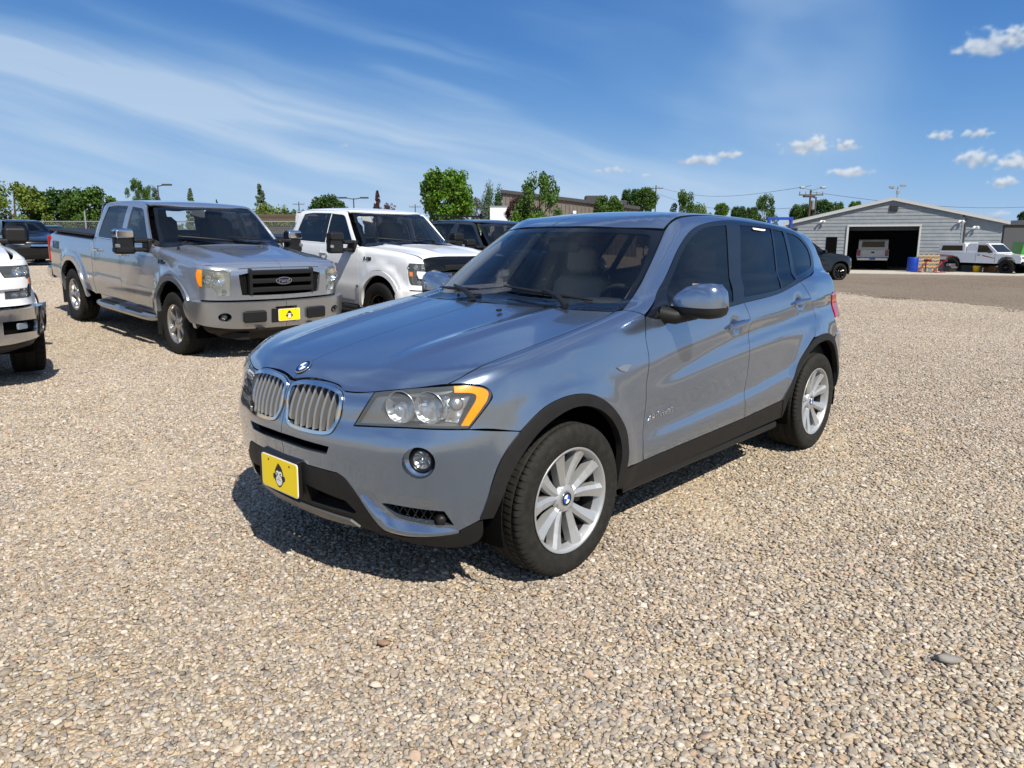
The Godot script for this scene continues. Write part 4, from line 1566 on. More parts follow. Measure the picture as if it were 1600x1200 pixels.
func _spoke(b: Mb, mid: float, side: float) -> void:
	# [radius, turn from the pair's middle, half width, face z, crease offset]
	var st := [[.036, .14, .014, -.078, .0], [.075, .20, .0195, -.081, .1], [.115, .245, .0225, -.085, .25], [.160, .285, .0255, -.092, .35], [.195, .31, .029, -.100, .4], [.2265, .32, .035, -.108, .4]]
	var rows := []
	for q in st:
		var a: float = mid + side * q[1]
		var c := Vector3(cos(a), sin(a), 0)
		var t := Vector3(-sin(a), cos(a), 0)
		var p: Vector3 = c * q[0]
		var zf: float = q[3]
		rows.append([p - t * q[2] * 1.05 + Vector3(0, 0, zf + .050), p - t * q[2] + Vector3(0, 0, zf + .010), p - t * side * q[2] * q[4] + Vector3(0, 0, zf), p + t * q[2] + Vector3(0, 0, zf + .010), p + t * q[2] * 1.05 + Vector3(0, 0, zf + .050)])
	for k in rows.size() - 1:
		for j in 4:
			var a: Vector3 = rows[k][j]
			var d: Vector3 = rows[k][j + 1]
			var e: Vector3 = rows[k + 1][j + 1]
			var f: Vector3 = rows[k + 1][j]
			var nn := (d - a).cross(f - a).normalized()
			if nn.z > 0 and j in [1, 2]: nn = -nn
			if j == 0 and nn.dot(a - rows[k][3]) < 0: nn = -nn
			if j == 3 and nn.dot(d - rows[k][1]) < 0: nn = -nn
			b.quad(a, d, e, f, nn)


# tyre about the z axis: outer radius, rim radius, width, number of tread blocks, groove places
func tyre_mesh(r: float, rim: float, width: float, blocks: int, grooves: Array, knob := 0.006) -> ArrayMesh:
	var h := width * .5
	var prof := []   # [radius, z, how much of the sipe depth counts]
	var side := r - rim
	for e in [[0.0, .82, 0], [.03, .86, 0], [.12, .93, 0], [.30, .985, 0], [.50, 1.0, 0], [.68, .985, 0], [.76, .968, 0.15], [.80, .955, 0.6], [.88, .92, 1.0], [.95, .865, 1.0], [.985, .80, 1.0]]:
		prof.append([rim + side * e[0], -h * e[1], e[2]])
	var zs := []
	var zg := grooves.duplicate()
	zg.sort()
	zg.reverse()
	for g in zg:
		zs.append_array([[-(g + .0055), 0, 1.0], [-(g + .004), 1, 0], [-(g - .004), 1, 0], [-(g - .0055), 0, .35]])
	for e in zs: prof.append([r - (.008 if e[1] == 1 else 0.0) - pow(absf(e[0]) / h, 2.5) * .006, e[0], e[2]])
	prof.append([r, 0.0, 0.35])
	var m := prof.size()
	for k in range(m - 2, -1, -1):
		prof.append([prof[k][0], -prof[k][1], prof[k][2]])
	var b := Mb.new()
	var phases := [0.0, .72, .76, .96]
	var deep := [0.0, 0.0, 1.0, 1.0]
	var cols := blocks * 4
	var np := prof.size()
	for c in cols + 1:
		var a: float = TAU * (float(c / 4) + phases[c % 4]) / blocks
		for k in np:
			var p0: Array = prof[maxi(k - 1, 0)]
			var p1: Array = prof[mini(k + 1, np - 1)]
			var t := Vector2(p1[0] - p0[0], p1[1] - p0[1])
			var nn := Vector2(t.y, -t.x).normalized()
			var rr: float = prof[k][0] - knob * prof[k][2] * deep[c % 4]
			# slant the sipes across the tread
			var aa: float = a + prof[k][1] * .35
			b.vert(Vector3(cos(aa) * rr, sin(aa) * rr, prof[k][1]), Vector3(cos(aa) * nn.x, sin(aa) * nn.x, nn.y))
	for c in cols:
		for k in np - 1:
			var q := c * np + k
			b.quad_i(q, q + 1, q + np + 1, q + np)
	return b.mesh()


func _hero_cabin(s: Node) -> void:
	var dash := Mb.new()
	dash.box(Vector3(-.80, 1.03, 0), Vector3(.62, .16, 1.40), .06)
	dash.lathe([Vector2(0, .10), Vector2(.12, .09), Vector2(.19, .05), Vector2(.22, -.05)], 20, Vector3(-.98, 1.07, -.37), Basis(Vector3(1, 0, 0), -PI / 2) * Basis.from_scale(Vector3(.8, 1.1, 1)))
	build("dashboard", dash, M.dash, s)
	var floor_ := Mb.new()
	floor_.box(Vector3(-2.0, .45, 0), Vector3(2.9, .12, 1.5), .02)
	floor_.box(Vector3(-1.9, .80, -.81), Vector3(2.6, .6, .05), .01)
	floor_.box(Vector3(-1.9, .80, .81), Vector3(2.6, .6, .05), .01)
	build("cabin_floor", floor_, M.dash, s)
	for z in [-.37, .37]:
		var seat := joint("front_seat", s, Vector3(-1.62, 0, z))
		var back := Mb.new()
		back.box(Vector3(-.04, .93, 0), Vector3(.17, .66, .50), .07, Basis(Vector3(0, 0, 1), .22))
		back.box(Vector3(.26, .62, 0), Vector3(.52, .18, .50), .07)
		build("backrest", back, M.seat_cloth, seat)
		var rest := Mb.new()
		rest.box(Vector3(-.10, 1.355, 0), Vector3(.11, .20, .27), .05, Basis(Vector3(0, 0, 1), .12))
		build("headrest", rest, M.seat_cloth, seat)
		var posts := Mb.new()
		for q in [-.07, .07]:
			posts.tube([Vector3(-.10, 1.15, q), Vector3(-.10, 1.30, q)], [.007], 6)
		build("headrest_post", posts, M.satin_metal, seat)
	var bench := Mb.new()
	bench.box(Vector3(-2.62, .95, 0), Vector3(.18, .62, 1.30), .07, Basis(Vector3(0, 0, 1), .25))
	for z in [-.40, .40]:
		bench.box(Vector3(-2.70, 1.30, z), Vector3(.09, .15, .25), .04)
	build("rear_bench", bench, M.interior_grey, s)
	var wheel := Mb.new()
	var ring := []
	var xf := Transform3D(Basis(Vector3(0, 0, 1), -.45) * Basis(Vector3(0, 1, 0), PI / 2), Vector3(-1.20, 1.06, -.37))
	for k in 25:
		ring.append(xf * Vector3(cos(TAU * k / 24) * .185, sin(TAU * k / 24) * .185, 0))
	wheel.tube(ring, [.016], 8, false)
	wheel.box(xf.origin, Vector3(.05, .12, .16), .03, Basis(Vector3(0, 0, 1), -.45))
	wheel.box(xf.origin, Vector3(.02, .03, .36), .008, Basis(Vector3(0, 0, 1), -.45))
	build("steering_wheel", wheel, M.dash, s)
	var mir := Mb.new()
	mir.box(Vector3(-1.06, 1.455, 0), Vector3(.04, .075, .24), .02)
	mir.box(Vector3(-1.0, 1.525, 0), Vector3(.10, .07, .10), .02)
	build("inside_mirror", mir, M.dash, s)
	var trim := Mb.new()
	trim.tube([Vector3(-.68, 1.13, .70), Vector3(-.90, 1.30, .675), Vector3(-1.16, 1.495, .60)], [.045, .04, .035], 8)
	trim.tube([Vector3(-.68, 1.13, -.70), Vector3(-.90, 1.30, -.675), Vector3(-1.16, 1.495, -.60)], [.03, .025, .025], 8)
	build("pillar_lining", trim, M.interior_grey, s)
	var lining := Mb.new()
	lining.box(Vector3(-2.2, 1.575, 0), Vector3(2.0, .02, 1.10), .008)
	build("roof_lining", lining, M.dash, s)
	var posts := Mb.new()
	for z in [-.66, .66]:
		posts.tube([Vector3(-1.70, .9, z * 1.15), Vector3(-1.90, 1.56, z * .9)], [.05, .04], 6)
	build("middle_pillar", posts, M.dash, s)


# ---------------------------------------------------------------- pickups

class PickupBody:
	var reach := 1.2
	var high := 2.1
	var nose := 1.25
	var tail := -5.3
	var axis := 0.0
	var tail_axis := -3.9
	var cell := 0.075
	var newer := false
	var Pl := Crv.new([-5.0, .955, -4.6, .975, -3.7, .985, -1.5, .985, -.3, .985, .3, .985, .6, .978, .85, .94, 1.1, .86])
	var In := Crv.new([.3, .09, .45, .045, .60, .018, .70, .004, .76, .0, .85, .006, 1.0, .004, 1.12, .010, 1.22, .024, 1.32, .050, 1.40, .085, 1.5, .14])
	var T := Crv.new([-5.2, 1.385, -2.8, 1.385, -1.5, 1.38, -.5, 1.362, -.1, 1.335, .3, 1.300, .65, 1.258, .82, 1.222, .90, 1.18, .96, 1.08, 1.05, .8])
	var Fr := Crv.new([.2, .78, .35, .84, .5, .90, .72, .905, .80, .910, 1.0, .918, 1.12, .912, 1.2, .89, 1.3, .82])
	var Fw := Crv.new([0, 0, .3, .010, .6, .042, .75, .080, .85, .125, .92, .18, 1.0, .30])
	var Gs := Crv.new([1.1, .975, 1.3, .945, 1.4, .915, 1.6, .855, 1.8, .785, 1.9, .74, 2.0, .69])
	var Rf := Crv.new([-3.2, 1.82, -2.7, 1.880, -2.3, 1.912, -1.8, 1.925, -1.35, 1.912, -1.02, 1.862, -.7, 1.72])
	var Wx := Crv.new([1.1, -.02, 1.36, -.40, 1.6, -.70, 1.86, -1.01, 2.0, -1.19])

	func f(x: float, y: float, z: float) -> float:
		var a := absf(z)
		var w := Pl.at(x) - In.at(y)
		var r0 := Vector2(x, y - .46).length()
		var r1 := Vector2(x + 3.683, y - .46).length()
		var r := minf(r0, r1)
		if r < .74: w += .030 * (1.0 - sst_(.60, .70, r))
		var top := y - T.at(x) + .040 * pow(a / .9, 2.4)
		if x > -.5:
			var e := (a - .52 - .1 * (-x)) / .09
			if e * e < 9.0: top -= (.022 if not newer else .03) * exp(-e * e) * sst_(.9, .3, x)
		var lo := smax_(a - w, top, .07)
		lo = smax_(lo, x - Fr.at(y) + Fw.at(a), .10)
		lo = smax_(lo, -x - 4.86 + .05 * a * a, .05)
		lo = smax_(lo, .40 - y, .04)
		if y < 1.15: return lo
		var up := smax_(a - Gs.at(y) - .012 * sst_(-.6, -1.4, x), y - Rf.at(x) + .05 * a * a, .09)
		up = smax_(up, (x - Wx.at(y) + .30 * a * a) * .75, .05)
		up = smax_(up, -x - 2.80 + .22 * (y - 1.36) + .03 * a * a, .06)
		var h := maxf(.04 - absf(lo - up), 0.0)
		return minf(lo, up) - h * h / .16

	static func smax_(a: float, b: float, k: float) -> float:
		var h := maxf(k - absf(a - b), 0.0)
		return maxf(a, b) + h * h / (4.0 * k)

	static func sst_(a: float, b: float, x: float) -> float:
		var t := clampf((x - a) / (b - a), 0.0, 1.0)
		return t * t * (3.0 - 2.0 * t)


func settle(o: Node3D, at: Vector3, yaw: float, slope_down: float) -> void:
	o.transform = Transform3D(Basis(Vector3.UP, yaw) * Basis(Vector3(0, 0, 1), -atan(slope_down)), at)


# opt: paint, newer (squarer nose), glass, chrome_mirror, wheel ("chrome", "black"), boards
func pickup(called: String, label: String, opt: Dictionary) -> Node3D:
	var body := PickupBody.new()
	var newer: bool = opt.get("newer", false)
	body.newer = newer
	body.cell = opt.get("cell", .075)
	if newer:
		body.T = Crv.new([-5.2, 1.40, -2.8, 1.40, -1.5, 1.395, -.5, 1.375, -.1, 1.358, .3, 1.338, .62, 1.305, .78, 1.275, .88, 1.22, .95, 1.10, 1.05, .8])
		body.Fw = Crv.new([0, 0, .3, .008, .6, .034, .75, .065, .85, .105, .92, .16, 1.0, .28])
	var s := thing(called, label, "pickup truck")
	var paint: Material = opt.paint
	var glass: Material = opt.get("glass", M.dark_glass)
	# bonnet and wings
	var hood := panel(body, TOP, outline([[.905, 0, .90, -.3, .875, -.6, .80, -.80], [.80, -.80, .3, -.83, -.2, -.845, -.50, -.86], [-.50, -.86, -.44, -.5, -.41, 0]]), {"seam": true})
	hood.mirror_z()
	build("hood", hood, paint, s)
	var arch_f := [-.505, .52, -.50, .60, -.455, .74, -.36, .87, -.22, .962, -.06, 1.0, .08, .995, .24, .945, .37, .855, .47, .73, .505, .62, .512, .56]
	var fender3 := []
	for k in range(0, arch_f.size(), 2): fender3.append_array([arch_f[k], arch_f[k + 1], -.99])
	pair("fender", panel(body, DIAG, outline3(DIAG, [
		[.80, 1.20, -.80, .3, 1.29, -.83, -.2, 1.33, -.845, -.50, 1.34, -.86], [-.50, 1.34, -.86, -.62, 1.33, -.90],
		[-.62, 1.33, -.90, -.60, 1.1, -.965, -.585, .8, -.98, -.585, .50, -.955], [-.585, .50, -.955, -.505, .52, -.99], fender3, [.512, .56, -.99, .66, .60, -.96], [.66, .60, -.96, .66, .80, -.965, .64, 1.0, -.97, .64, 1.14, -.96], [.64, 1.14, -.96, .72, 1.19, -.86, .80, 1.20, -.80]]), {}), paint, s)
	for e in [["wheel_arch_lip", 0.0], ["wheel_arch_lip", -3.683]]:
		var out := []
		var inn := []
		for k in 15:
			var t := lerpf(-.03, PI + .03, k / 14.0)
			out.append_array([e[1] + cos(t) * .565, .445 + sin(t) * .575])
			inn.append_array([e[1] + cos(PI - t) * .495, .445 + sin(PI - t) * .505])
		pair(e[0], panel(body, SIDE, outline([out, [out[28], out[29], inn[0], inn[1]], inn, [inn[28], inn[29], out[0], out[1]]]), {"off": .016, "skirt": .05, "gap": 0, "cell": .06}), opt.get("lip", paint), s)
	# doors
	var belt := 1.335
	var d1 := panel(body, SIDE, outline([[-.62, belt - .01, -1.2, belt, -1.68, belt + .005], [-1.68, belt + .005, -1.70, 1.0, -1.70, .52], [-1.70, .52, -.585, .50], [-.585, .50, -.585, .8, -.60, 1.1, -.62, belt - .01]]), {})
	var d2 := panel(body, SIDE, outline([[-1.68, belt + .005, -2.64, belt + .012], [-2.64, belt + .012, -2.66, 1.0, -2.66, .52], [-2.66, .52, -1.70, .52], [-1.70, .52, -1.70, 1.0, -1.68, belt + .005]]), {})
	for side in [0, 1]:
		var m1 := build("front_door", d1 if side == 0 else d1.mirrored(), paint, s)
		var m2 := build("rear_door", d2 if side == 0 else d2.mirrored(), paint, s)
		for e in [[m1, -1.57], [m2, -2.50]]:
			var hb := Mb.new()
			var p := cast(body, Vector3(e[1], 1.165, -1.2), Vector3(0, 0, 1), .6)
			hb.box(p + Vector3(0, .012, -.028), Vector3(.19, .042, .03), .012)
			hb.box(p + Vector3(-.085, .012, -.012), Vector3(.03, .04, .04), .008)
			hb.box(p + Vector3(.085, .012, -.012), Vector3(.03, .04, .04), .008)
			build("handle", hb if side == 0 else hb.mirrored(), opt.get("handle", M.chrome), e[0])
	pair("cab_corner", panel(body, SIDE, outline([[-2.66, belt + .008, -2.782, belt + .008], [-2.782, belt + .008, -2.785, .9, -2.785, .51], [-2.785, .51, -2.66, .52], [-2.66, .52, -2.66, 1.0, -2.66, belt + .008]]), {"cell": .15}), paint, s)
	pair("rocker", panel(body, SIDE, outline([[-.57, .50, -2.66, .515], [-2.66, .515, -2.66, .44], [-2.66, .44, -.57, .44], [-.57, .44, -.57, .50]]), {"off": -.01, "skirt": .1, "cell": .2}), paint, s)
	# cab above the doors: pillars and roof
	var w1 := outline([[-.83, 1.39, -.93, 1.50, -1.08, 1.66, -1.20, 1.775, -1.29, 1.808], [-1.29, 1.808, -1.62, 1.822], [-1.62, 1.822, -1.60, 1.36], [-1.60, 1.36, -.9, 1.355], [-.9, 1.355, -.83, 1.39]])
	var w2 := outline([[-1.765, 1.825, -2.2, 1.822, -2.42, 1.80], [-2.42, 1.80, -2.47, 1.77, -2.545, 1.56, -2.585, 1.40], [-2.585, 1.40, -2.58, 1.372, -2.55, 1.362], [-2.55, 1.362, -1.745, 1.36], [-1.745, 1.36, -1.765, 1.825]])
	pair("cab_side", panel(body, SIDE, outline([[-.60, belt - .008, -.75, 1.40, -.95, 1.60, -1.12, 1.775, -1.22, 1.852], [-1.22, 1.852, -1.45, 1.882, -1.9, 1.89, -2.35, 1.882, -2.64, 1.855], [-2.64, 1.855, -2.70, 1.70, -2.775, 1.40, -2.785, belt + .012], [-2.785, belt + .012, -1.68, belt + .005, -.60, belt - .008]]), {"holes": [w1, w2], "skirt": .03, "gap": .0015}), paint, s)
	var roof := panel(body, TOP, outline([[-1.015, 0, -1.05, -.35, -1.20, -.72], [-1.20, -.72, -1.45, -.74, -1.9, -.745, -2.35, -.74, -2.64, -.735], [-2.64, -.735, -2.70, -.4, -2.705, 0]]), {"seam": true, "gap": -.004})
	roof.mirror_z()
	build("roof", roof, paint, s)
	var back := panel(body, BACK, outline([[0, 1.40, -.88, 1.40], [-.88, 1.40, -.76, 1.84], [-.76, 1.84, 0, 1.87]]), {"seam": true, "cell": .15, "holes": [outline([[.05, 1.47, -.62, 1.47], [-.62, 1.47, -.56, 1.77], [-.56, 1.77, .05, 1.79]])]})
	back.mirror_z()
	build("cab_back", back, paint, s)
	pair("front_window", panel(body, SIDE, w1, {"off": -.008, "gap": -.006, "skirt": 0, "cell": .15}), opt.get("front_glass", glass), s)
	pair("rear_window", panel(body, SIDE, w2, {"off": -.008, "gap": -.006, "skirt": 0, "cell": .15}), glass, s)
	pair("window_pillar", panel(body, SIDE, outline([[-1.625, 1.823, -1.605, 1.36], [-1.605, 1.36, -1.74, 1.36], [-1.74, 1.36, -1.76, 1.825], [-1.76, 1.825, -1.625, 1.823]]), {"off": .003, "gap": 0, "skirt": .02, "cell": .15}), opt.get("pillar", paint), s)
	var ws := outline([[0, 1.375, -.45, 1.368, -.86, 1.35], [-.86, 1.35, -.83, 1.43, -.775, 1.62, -.705, 1.825], [-.705, 1.825, -.4, 1.848, 0, 1.856]])
	var wsg := panel(body, FRONT, ws, {"seam": true, "skirt": 0, "off": -.006, "cell": .12})
	wsg.mirror_z()
	build("windscreen", wsg, opt.get("screen", M.windscreen_glass), s)
	var frit := panel(body, FRONT, ws, {"seam": true, "skirt": .01, "off": -.010, "gap": -.004, "holes": [outline([[.02, 1.42, -.79, 1.40], [-.79, 1.40, -.74, 1.62, -.675, 1.80], [-.675, 1.80, .02, 1.83]])]})
	frit.mirror_z()
	build("windscreen_border", frit, M.gloss_black, s)
	var cowl := panel(body, TOP, outline([[-.40, 0, -.43, -.5, -.49, -.86], [-.49, -.86, -.66, -.86], [-.66, -.86, -.52, -.5, -.46, 0]]), {"seam": true, "off": -.015, "gap": -.004})
	cowl.mirror_z()
	build("cowl", cowl, M.black_plastic, s)
	for e in [[.62, -.05], [-.02, -.62]]:
		var wb := Mb.new()
		var l := []
		for k in 5:
			var p := cast(body, Vector3(1.0, lerpf(1.45, 1.40, k / 4.0), lerpf(e[0], e[1], k / 4.0)), Vector3(-1, 0, 0), 2.6)
			l.append(p + Vector3(.02, .02, 0))
		wb.tube(l, [.006, .012, .013, .012, .006], 5)
		build("wiper", wb, M.black_plastic, s)
	# load bed
	var arch_r := []
	for k in range(0, arch_f.size(), 2): arch_r.append_array([arch_f[arch_f.size() - 2 - k] - 3.683, arch_f[arch_f.size() - 1 - k]])
	pair("bed_side", panel(body, SIDE, outline([[-2.80, 1.36, -3.7, 1.362, -4.80, 1.352], [-4.80, 1.352, -4.83, .95, -4.83, .64], [-4.83, .64, -4.40, .58, -4.188, .52], _flip(arch_r), [-3.17, .56, -2.80, .50], [-2.80, .50, -2.80, 1.36]]), {}), paint, s)
	var rail := Mb.new()
	rail.box(Vector3(-3.82, 1.375, -.90), Vector3(2.02, .035, .085), .012)
	pair("bed_rail", rail, M.black_plastic, s)
	var cover := Mb.new()
	cover.box(Vector3(-3.82, 1.375, 0), Vector3(2.0, .03, 1.72), .01)
	build("bed_cover", cover, M.black_plastic, s)
	var gate := Mb.new()
	gate.box(Vector3(-4.845, 1.0, 0), Vector3(.05, .72, 1.62), .02)
	build("tailgate", gate, paint, s)
	var tl := Mb.new()
	tl.box(Vector3(-4.83, 1.06, -.89), Vector3(.06, .42, .16), .02)
	pair("tail_lamp", tl, M.red_lens, s)
	var rb := Mb.new()
	rb.box(Vector3(-4.97, .66, 0), Vector3(.22, .20, 1.92), .04)
	build("rear_bumper", rb, M.chrome, s)
	# inner darkness
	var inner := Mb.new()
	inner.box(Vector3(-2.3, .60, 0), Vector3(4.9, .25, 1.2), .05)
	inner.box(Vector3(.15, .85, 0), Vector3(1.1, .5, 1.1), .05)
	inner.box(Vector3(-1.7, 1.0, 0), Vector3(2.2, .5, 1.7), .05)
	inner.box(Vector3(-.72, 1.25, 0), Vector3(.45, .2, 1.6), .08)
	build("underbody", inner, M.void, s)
	for z in [-.42, .42]:
		var seat := Mb.new()
		seat.box(Vector3(-1.65, 1.42, z), Vector3(.16, .55, .52), .07, Basis(Vector3(0, 0, 1), .2))
		seat.box(Vector3(-1.73, 1.735, z), Vector3(.10, .16, .26), .04)
		build("front_seat", seat, M.dash, s)
	for x in [0.0, -3.683]:
		var liner := Mb.new()
		liner.lathe([Vector2(.51, -.95), Vector2(.53, -.9), Vector2(.53, -.50), Vector2(.05, -.48)], 24, Vector3(x, .44, 0), Basis(), -.3, PI + .3)
		pair("wheel_well", liner, M.void, s)
		for side in [-1, 1]:
			var w: Node3D = pickup_wheel(s, opt.get("wheel", "chrome"))
			w.position = Vector3(x, opt.get("radius", .405), opt.get("track", .868 if opt.get("wheel", "chrome") == "chrome" else .90) * side)
			w.rotation.y = (PI if side > 0 else 0.0) + (opt.get("steer", 0.0) if x == 0.0 else 0.0)
			w.rotate_object_local(Vector3(0, 0, 1), .5 + x)
	if opt.has("boards"):
		for side in [-1, 1]:
			var b := Mb.new()
			b.tube([Vector3(-.62, .40, -.90 * -side), Vector3(-.70, .40, -.985 * -side), Vector3(-.9, .40, -1.01 * -side), Vector3(-2.4, .40, -1.01 * -side), Vector3(-2.6, .40, -.985 * -side), Vector3(-2.68, .40, -.9 * -side)], [.035, .045, .05, .05, .045, .035], 10)
			var board := build("running_board", b, opt.boards, s)
			for x in [-1.2, -2.15]:
				var pad := Mb.new()
				pad.box(Vector3(x, .448, 1.01 * side), Vector3(.55, .012, .075), .005)
				build("step_pad", pad, M.black_plastic, board)
	if opt.has("flaps"):
		for e in [[-.50, .40], [-4.2, .42]]:
			var fb := Mb.new()
			fb.box(Vector3(e[0], e[1], -.86), Vector3(.02, .40, .28), .004)
			pair("mud_flap", fb, M.cladding, s)
	_tow_mirrors(s, opt.get("mirror_cap", M.black_plastic), opt.get("small_mirror", false))
	if newer: _nose_newer(body, s, paint, opt)
	else: _nose_older(body, s, paint, opt)
	return s


func _tow_mirrors(s: Node, cap: Material, small: bool) -> void:
	if small:
		var hd := Mb.new()
		hd.box(Vector3(-.85, 1.405, -1.12), Vector3(.14, .20, .25), .05)
		var ft := Mb.new()
		ft.box(Vector3(-.82, 1.335, -.97), Vector3(.10, .07, .16), .025)
		for side in [0, 1]:
			var m := joint("side_mirror", s)
			for e in [["housing", hd, cap], ["arm", ft, M.black_plastic]]:
				build(e[0], e[1] if side == 0 else e[1].mirrored(), e[2], m)
		return
	var arm := Mb.new()
	arm.box(Vector3(-.80, 1.40, -1.00), Vector3(.16, .055, .26), .02)
	arm.box(Vector3(-.80, 1.285, -1.00), Vector3(.14, .05, .26), .02)
	arm.box(Vector3(-.80, 1.33, -.94), Vector3(.22, .20, .08), .03)
	var head := Mb.new()
	head.box(Vector3(-.85, 1.40, -1.22), Vector3(.15, .30, .24), .035)
	head.box(Vector3(-.84, 1.28, -1.22), Vector3(.15, .10, .26), .03)
	var top := Mb.new()
	top.box(Vector3(-.83, 1.485, -1.225), Vector3(.16, .135, .245), .035)
	var lens := Mb.new()
	lens.box(Vector3(-.775, 1.335, -1.32), Vector3(.03, .05, .06), .01)
	var glass := Mb.new()
	glass.box(Vector3(-.93, 1.40, -1.22), Vector3(.012, .26, .20), .004)
	for side in [0, 1]:
		var m := joint("side_mirror", s)
		for e in [["arm", arm, M.black_plastic], ["housing", head, M.black_plastic], ["cap", top, cap], ["marker_lens", lens, M.satin_metal], ["glass", glass, M.chrome]]:
			build(e[0], e[1] if side == 0 else e[1].mirrored(), e[2], m)


func oval_badge(parent: Node, xf: Transform3D, rx: float, ry: float, word: String) -> void:
	var g := joint("oval_badge", parent)
	g.transform = xf
	var rim := Mb.new()
	rim.prism(_ring_outline(0, 0, rx, ry, 36), 0, .012)
	build("rim", rim, M.chrome, g)
	var field := Mb.new()
	field.prism(_ring_outline(0, 0, rx * .9, ry * .84, 36), .004, .015)
	build("field", field, M.oval_blue, g)
	var t := lettering(word, ry * .92, .004, M.chrome, g, "script", "Droid Serif")
	t.position = Vector3(0, 0, .016)
	t.transform.basis = Basis(Vector3(1.12, 0, 0), Vector3(.22, 1, 0), Vector3(0, 0, 1))


func _nose_older(body, s: Node, paint: Material, opt: Dictionary) -> void:
	var grille := outline([[-.02, 1.165, .40, 1.162, .575, 1.155], [.575, 1.155, .565, 1.0, .545, .835], [.545, .835, .3, .825, -.02, .822]])
	var lamp := outline([[.655, 1.142, .85, 1.142, .985, 1.145], [.985, 1.145, 1.005, 1.10, .995, 1.0, .965, .935], [.965, .935, .815, .925], [.815, .925, .775, .84], [.775, .84, .665, .832], [.665, .832, .655, 1.142]])
	var fas := panel(body, ROUND, outline([[0, 1.19, .45, 1.187, .70, 1.185, .90, 1.19], [.90, 1.19, 1.0, 1.14, .985, .78], [.985, .78, .6, .775, 0, .768]]), {"seam": true, "holes": [grille, lamp], "skirt": .04, "off": .004})
	fas.mirror_z()
	build("front_fascia", fas, paint, s)
	var g := joint("grille", s)
	for k in 3:
		var y := 1.105 - k * .105
		var b := Mb.new()
		b.box(Vector3(.905, y, 0), Vector3(.06, .062, .86), .014)
		build("bar", b, M.black_plastic, g)
	for sz in [-1, 1]:
		var b := Mb.new()
		b.box(Vector3(.893, .995, sz * .425), Vector3(.07, .315, .045), .014)
		build("post", b, M.black_plastic, g)
	var net := Mb.new()
	for sz in [-1, 1]:
		for k in 5: net.box(Vector3(.850, .985, sz * (.465 + k * .018)), Vector3(.012, .27, .006))
		for k in 9: net.box(Vector3(.848, .86 + k * .031, sz * .50), Vector3(.012, .006, .09))
	var netp := build("mesh", net, M.black_plastic, g)
	meta(netp, "", "", "", "stuff")
	var dark := Mb.new()
	dark.box(Vector3(.80, .99, 0), Vector3(.04, .40, 1.14), .01)
	build("backing", dark, M.void, g)
	oval_badge(g, Transform3D(Basis(Vector3.UP, PI / 2), Vector3(.937, 1.0, 0)), .112, .046, "Ford")
	# lamps
	var lens := panel(body, ROUND, lamp, {"off": .006, "skirt": .0, "gap": .003})
	var tub := panel(body, ROUND, lamp, {"off": -.07, "skirt": 0, "gap": -.012, "cell": .05})
	for k in tub.n.size():
		tub.n[k] = (tub.n[k] + Vector3(.2 * sin(tub.v[k].y * 90.0), .5 * sin(tub.v[k].y * 130.0), .5 * sin(tub.v[k].z * 120.0))).normalized()
	var amb := panel(body, ROUND, outline([[.925, 1.14, .983, 1.143], [.983, 1.143, 1.0, 1.08, .99, 1.0, .962, .94], [.962, .94, .935, .937], [.935, .937, .925, 1.14]]), {"off": .009, "skirt": .01})
	var bowls := []
	for e in [[.77, 1.035, .085], [.715, .88, .036], [.875, 1.03, .05]]:
		var rr := view_ray(ROUND, e[0], e[1], body)
		var q := cast(body, rr[0], rr[1], rr[2])
		var bowl := Mb.new()
		bowl.lathe([Vector2(e[2], -.006), Vector2(e[2] * .9, -.02), Vector2(e[2] * .55, -.052), Vector2(e[2] * .2, -.06)], 20, q, _face(Vector3(1, 0, -.12)))
		for k in bowl.n.size(): bowl.n[k] = (bowl.n[k] + Vector3(.2, sin(bowl.uv[k].x * 50.0) * .3, sin(bowl.uv[k].x * 38.0) * .4)).normalized()
		var bulb := Mb.new()
		bulb.lathe([Vector2(0, -.015), Vector2(e[2] * .2, -.03), Vector2(e[2] * .2, -.06)], 12, q, _face(Vector3(1, 0, -.12)))
		bowls.append_array([["bowl", bowl, M.chrome], ["bulb", bulb, M.lamp_dark]])
	for side in [0, 1]:
		var h := joint("headlight", s)
		for e in bowls + [["lens", lens, M.hazy_lamp_glass], ["reflector", tub, M.satin_metal], ["turn_lens", amb, M.amber]]:
			build(e[0], e[1] if side == 0 else e[1].mirrored(), e[2], h)
	# bumper
	var fogh := _ring_outline(.735, .585, .058, .052, 18)
	var mid := outline([[-.03, .685, .16, .685], [.16, .685, .175, .565, .16, .50], [.16, .50, -.03, .495]])
	var bum := panel(body, ROUND, outline([[0, .752, .5, .755, .95, .765, 1.09, .765], [1.09, .765, 1.12, .70, 1.10, .60, 1.04, .515], [1.04, .515, .8, .475, .55, .455, 0, .45]]), {"seam": true, "off": .085, "skirt": .09, "holes": [fogh, mid]})
	bum.mirror_z()
	build("front_bumper", bum, M.satin_metal if opt.get("metal_bumper", false) else paint, s)
	var fl := Mb.new()
	var r := view_ray(ROUND, .735, .585, body)
	var p := cast(body, r[0], r[1], r[2])
	fl.lathe([Vector2(.06, .05), Vector2(.05, .02), Vector2(0, .0)], 20, p, _face(-r[1]))
	var flg := Mb.new()
	flg.lathe([Vector2(0, .055), Vector2(.03, .05), Vector2(.045, .035)], 18, p, _face(-r[1]))
	for side in [0, 1]:
		var h := joint("fog_lamp", s)
		build("bowl", fl if side == 0 else fl.mirrored(), M.void, h)
		build("lens", flg if side == 0 else flg.mirrored(), M.lamp_glass, h)
	var pad := Mb.new()
	pad.box(Vector3(.99, .578, -.43), Vector3(.05, .145, .29), .02, Basis(Vector3.UP, .10))
